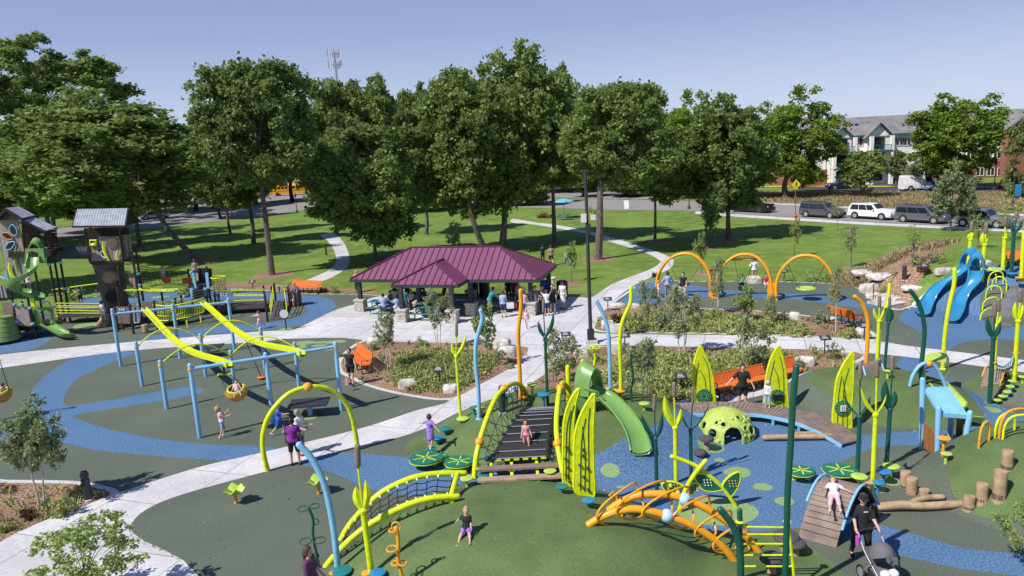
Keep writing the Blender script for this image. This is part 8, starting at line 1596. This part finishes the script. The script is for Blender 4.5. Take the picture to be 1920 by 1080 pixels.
person(P(195, 603, .6)*1, 1.3, D(0), 'child in pale top seen from behind on the play bridge', 'white', 'white', HAIRK, sleeves=.1, legs=.35)
person(P(208, 600), 1.2, D(150), 'child in light blue bending in the doorway of the tree trunk', 'lightblue', 'navy', HAIRK, pose=dict(lean=50), legs=.8)
person(P(153, 573), 1.3, D(20), 'child in dark shorts hanging from the overhead rail, left one', 'grey', 'black', HAIRK, skin=SKIND, pose=dict(aL=(170, 5, 5), aR=(175, 5, 5), lift=.15), legs=.5)
person(P(182, 560), 1.35, D(-60), 'child in black swinging from the overhead rail near the trunk', 'black', 'black', HAIRN, pose=dict(aL=(165, 5, 5), aR=(170, 5, 5), lift=.5, lL=(-25, 5, 20), lR=(-20, 5, 20), lean=10), sleeves=.2, legs=.9)
person(W(57, 548, Y1+1.2), 1.2, D(180), 'red haired child in white shirt on the tower deck behind the spiral slide', 'white', 'grey', mat('red_hair', (.35, .08, .02), .7), legs=.5)
person(W(308, 528, YD+3.6), 1.0, D(180), 'small child in pink between the red panels', 'palepink', 'pink', HAIRK, legs=.5)
# pavilion crowd
crowd = [((671, 548), 1.6, 180, 'woman in black and orange leaning at the left pavilion post', 'orange', 'black', HAIRB, .9, {}), ((676, 548), 1.15, 180, 'girl in pink beside the left pavilion post', 'pink', 'pink', HAIRN, .4, {}),
         ((720, 591), 1.65, 10, 'large person in periwinkle shirt sitting at the left pavilion table', 'sky', 'navy', HAIRK, .9, 'sit'), ((733, 580), 1.3, 180, 'child in dark shirt across the left pavilion table', 'grey', 'navy', HAIRK, .5, 'sit'), ((745, 592), 1.5, 20, 'person in blue and white patterned top at the left pavilion table', 'lightblue', 'white', HAIRK, .5, 'sit'), ((761, 588), 1.6, 190, 'person in teal shirt between the left porch posts', 'teal', 'denim', HAIRK, .9, {}),
         ((772, 580), 1.5, 180, 'person in white top sitting in the shade behind the left porch post', 'white', 'maroon', HAIRN, .5, 'sit'), ((765, 565), 1.7, 160, 'person in navy standing at the back of the pavilion left half', 'navy', 'black', HAIRK, .9, {}), ((793, 560), 1.75, 200, 'person in black at the back of the pavilion beside the centre post', 'black', 'black', HAIRK, .9, {}), ((808, 558), 1.5, 150, 'person in blue shirt at the back edge of the pavilion', 'denim', 'black', HAIRK, .9, {}),
         ((834, 572), 1.6, -90, 'person in magenta shirt reaching over a table deep in the pavilion', 'maroon', 'black', HAIRK, .9, dict(lean=15, aL=(60, 8, 20), aR=(60, 8, 20))), ((845, 597), 1.35, 20, 'bare backed child in grey shorts leaning on the porch table', None, 'grey', HAIRN, .4, dict(lean=25, aL=(40, 20, 10), aR=(40, 20, 10))),
         ((919, 590), 1.72, -70, 'man in teal T-shirt and khaki trousers with a backpack bending over a bench', 'teal', 'khaki', HAIRN, .9, dict(lean=28, aL=(40, 8, 10), aR=(50, 8, 10))), ((945, 595), 1.6, -10, 'boy in light blue shirt and navy shorts at the right end table', 'lightblue', 'navy', HAIRN, .45, {}),
         ((955, 566), 1.7, 180, 'person in black sitting behind the right end table', 'black', 'black', HAIRK, .9, {}), ((966, 568), 1.65, 180, 'person in maroon behind the right end table', 'maroon', 'black', HAIRK, .9, {}), ((971, 575), 1.7, -80, 'person in blue shirt reaching to the right end table', 'sky', 'denim', HAIRN, .9, dict(aL=(50, 8, 10), lean=10)), ((984, 592), 1.5, 10, 'girl in peach swim top and denim shorts behind the amber pole', 'palepink', 'denim', HAIRN, .35, dict(aL=(-10, 25, 70))),
         ((988, 615), 1.1, 160, 'little girl in pink patterned dress walking on the plaza', 'palepink', 'palepink', HAIRB, .5, walk), ((1005, 589), 1.7, 190, 'man in grey shirt right of the right stone pier', 'grey', 'grey', HAIRK, .9, dict(aL=(30, 8, 60))), ((1018, 588), 1.7, 180, 'woman in dark grey shirt in the group right of the pavilion', 'grey', 'black', HAIRK, .9, {}), ((1026, 592), 1.55, 0, 'person in white T-shirt with hands behind the head at the pavilion right end', 'white', 'navy', HAIRN, .4, dict(aL=(120, 30, 100), aR=(120, 30, 100))),
         ((1037, 586), 1.72, 170, 'woman in black tank dress right of the white T-shirt', 'black', 'black', HAIRK, .35, {}), ((1021, 566), 1.7, 180, 'person in blue and black behind the group under the right roof corner', 'blue', 'black', HAIRK, .9, {}), ((1028, 563), 1.6, 180, 'person in navy behind the right roof post', 'navy', 'navy', HAIRK, .9, {}),
         ((1034, 498), 1.7, 0, 'woman in khaki shirt walking on the lawn behind the roof', 'khaki', 'black', HAIRN, .4, walk), ((1063, 498), 1.25, 10, 'child in light blue shirt on the lawn by the slim sapling', 'lightblue', 'blue', HAIRB, .9, walk), ((1018, 492), 1.5, 0, 'person in black on the shaded lawn behind the roof', 'black', 'black', HAIRK, .9, {})]
for (px, h, yw, lab, tp_, bt_, hr_, lg, ps) in crowd:
    if ps == 'sit': q = P(*px); person(q+Vector((0, .15, .58)), h, D(yw), lab, tp_, bt_, hr_, legs=lg, pose=dict(seat=True, lL=(80, 6, 75), lR=(80, 6, 75), aL=(40, 10, 60), aR=(40, 10, 60)), fine=.034, wide=1.25 if 'large' in lab else 1)
    else: person(P(*px), h, D(yw), lab, tp_, bt_, hr_, legs=lg, pose=ps, fine=.034, skin=SKIND if 'black sitting' in lab else SKIN)
person(P(1056, 579), 1.7, D(150), 'woman in white dress and dark cap standing alone right of the pavilion', 'white', None, HAIRN, pose=dict(aL=(0, 10, 10), aR=(10, 10, 30)), sleeves=.1, dress=True, hat='black')
# ---- stroller
b = G(1641, 1085); F_ = Vector((.12, -1, 0)).normalized(); R_ = Vector((-F_.y, F_.x, 0)); mh = (J['haL']+J['haR'])/2; hh_ = mh.z-b.z-.02; b = Vector((mh.x, mh.y, b.z))+F_*.68; st = thing('baby_stroller', b, 'grey hooded baby stroller with silver frame pushed by the woman in the black cap', 'stroller'); q = lambda f, r, z: b+F_*f+R_*r+Vector((0, 0, z)); GF = cloth('stroller_grey', (.13, .125, .14)) if 'stroller_grey_cloth' not in MC else MC['stroller_grey_cloth']
for r in (-.27, .27):
    MB().tube([q(-.62, r, hh_), q(-.35, r, .72), q(.35, r*.8, .18)], .018, 8).build('frame_tube', SILVER, st); MB().tube([q(-.05, r, .55), q(-.38, r*1.1, .16)], .018, 8).build('frame_tube', SILVER, st); M = Matrix.Rotation(math.atan2(R_.y, R_.x), 3, 'Z')@Matrix.Rotation(PI/2, 3, 'Y')
    for f, rr in ((-.4, .15), (.38, .11)): w_ = MB().tube([q(f+rr*math.cos(a), r*1.1, rr+rr*math.sin(a)) for a in np.linspace(0, 2*PI, 20, endpoint=False)], .024, 8, closed=True).build('wheel', BLACK, st); MB().tube([q(f, r*1.1-.02, rr), q(f, r*1.1+.02, rr)], rr*.75, 10).build('hub', SILVER, w_)
MB().tube([q(-.62, -.27, hh_), q(-.66, 0, hh_+.02), q(-.62, .27, hh_)], .022, 8, smooth=4).build('handlebar', CHAR, st)
rows = []
for k in range(9):
    a = D(15+k*17); rows.append([q(-.12-.34*math.cos(a)*math.sin(x_)*.95+.05, .27*math.cos(x_), .62+.36*math.sin(a)*math.sin(x_)+.06) for x_ in np.linspace(0.02, PI-.02, 11)])
MB().sheet(rows, .015).build('canopy', GF, st)
rows = [[q(f, r, z) for r in (-.24, -.12, 0, .12, .24)] for f, z in ((-.4, .78), (-.25, .42), (.1, .38), (.3, .3), (.42, .16))]; MB().sheet(rows, .05).build('seat', GF, st)
MB().box(q(-.02, 0, .22), (.42, .5, .18), math.atan2(R_.y, R_.x)).build('basket', CHAR, st, smooth=False)
for r in (-.1, .1): MB().ball(q(.22, r, .43), .12, 10, .8).build('blanket', WHITEM, st)
MB().tube([q(-.5, -.34, .78), q(-.5, -.34, 1.0)], [.045, .055], 10).build('cup', mat('magenta_cup', (.5, .08, .5), .4), st); MB().box(q(.1, -.2, .2), (.14, .1, .2)).build('pouch', BUSY, st, smooth=False)
# stroller wheels behind the bench panel
b = P(1349, 753); t = thing('parked_stroller', b, 'dark stroller half hidden behind the perforated disc leaf panel', 'stroller'); 
for dx in (-.12, .3): MB().tube([b+Vector((dx+.14*math.cos(a), 0, .15+.14*math.sin(a))) for a in np.linspace(0, 2*PI, 18, endpoint=False)], .025, 8, closed=True).build('wheel', BLACK, t)
MB().tube([b+Vector((.3, .1, .15)), b+Vector((-.1, .1, .6)), b+Vector((-.4, .1, 1.0))], .02, 6).build('frame_tube', SILVER, t); MB().sheet([[b+Vector((-.35, y, .75)), b+Vector((-.1, y, .4)), b+Vector((.2, y, .38))] for y in (-.05, .35)], .05).build('seat', CHAR, t)
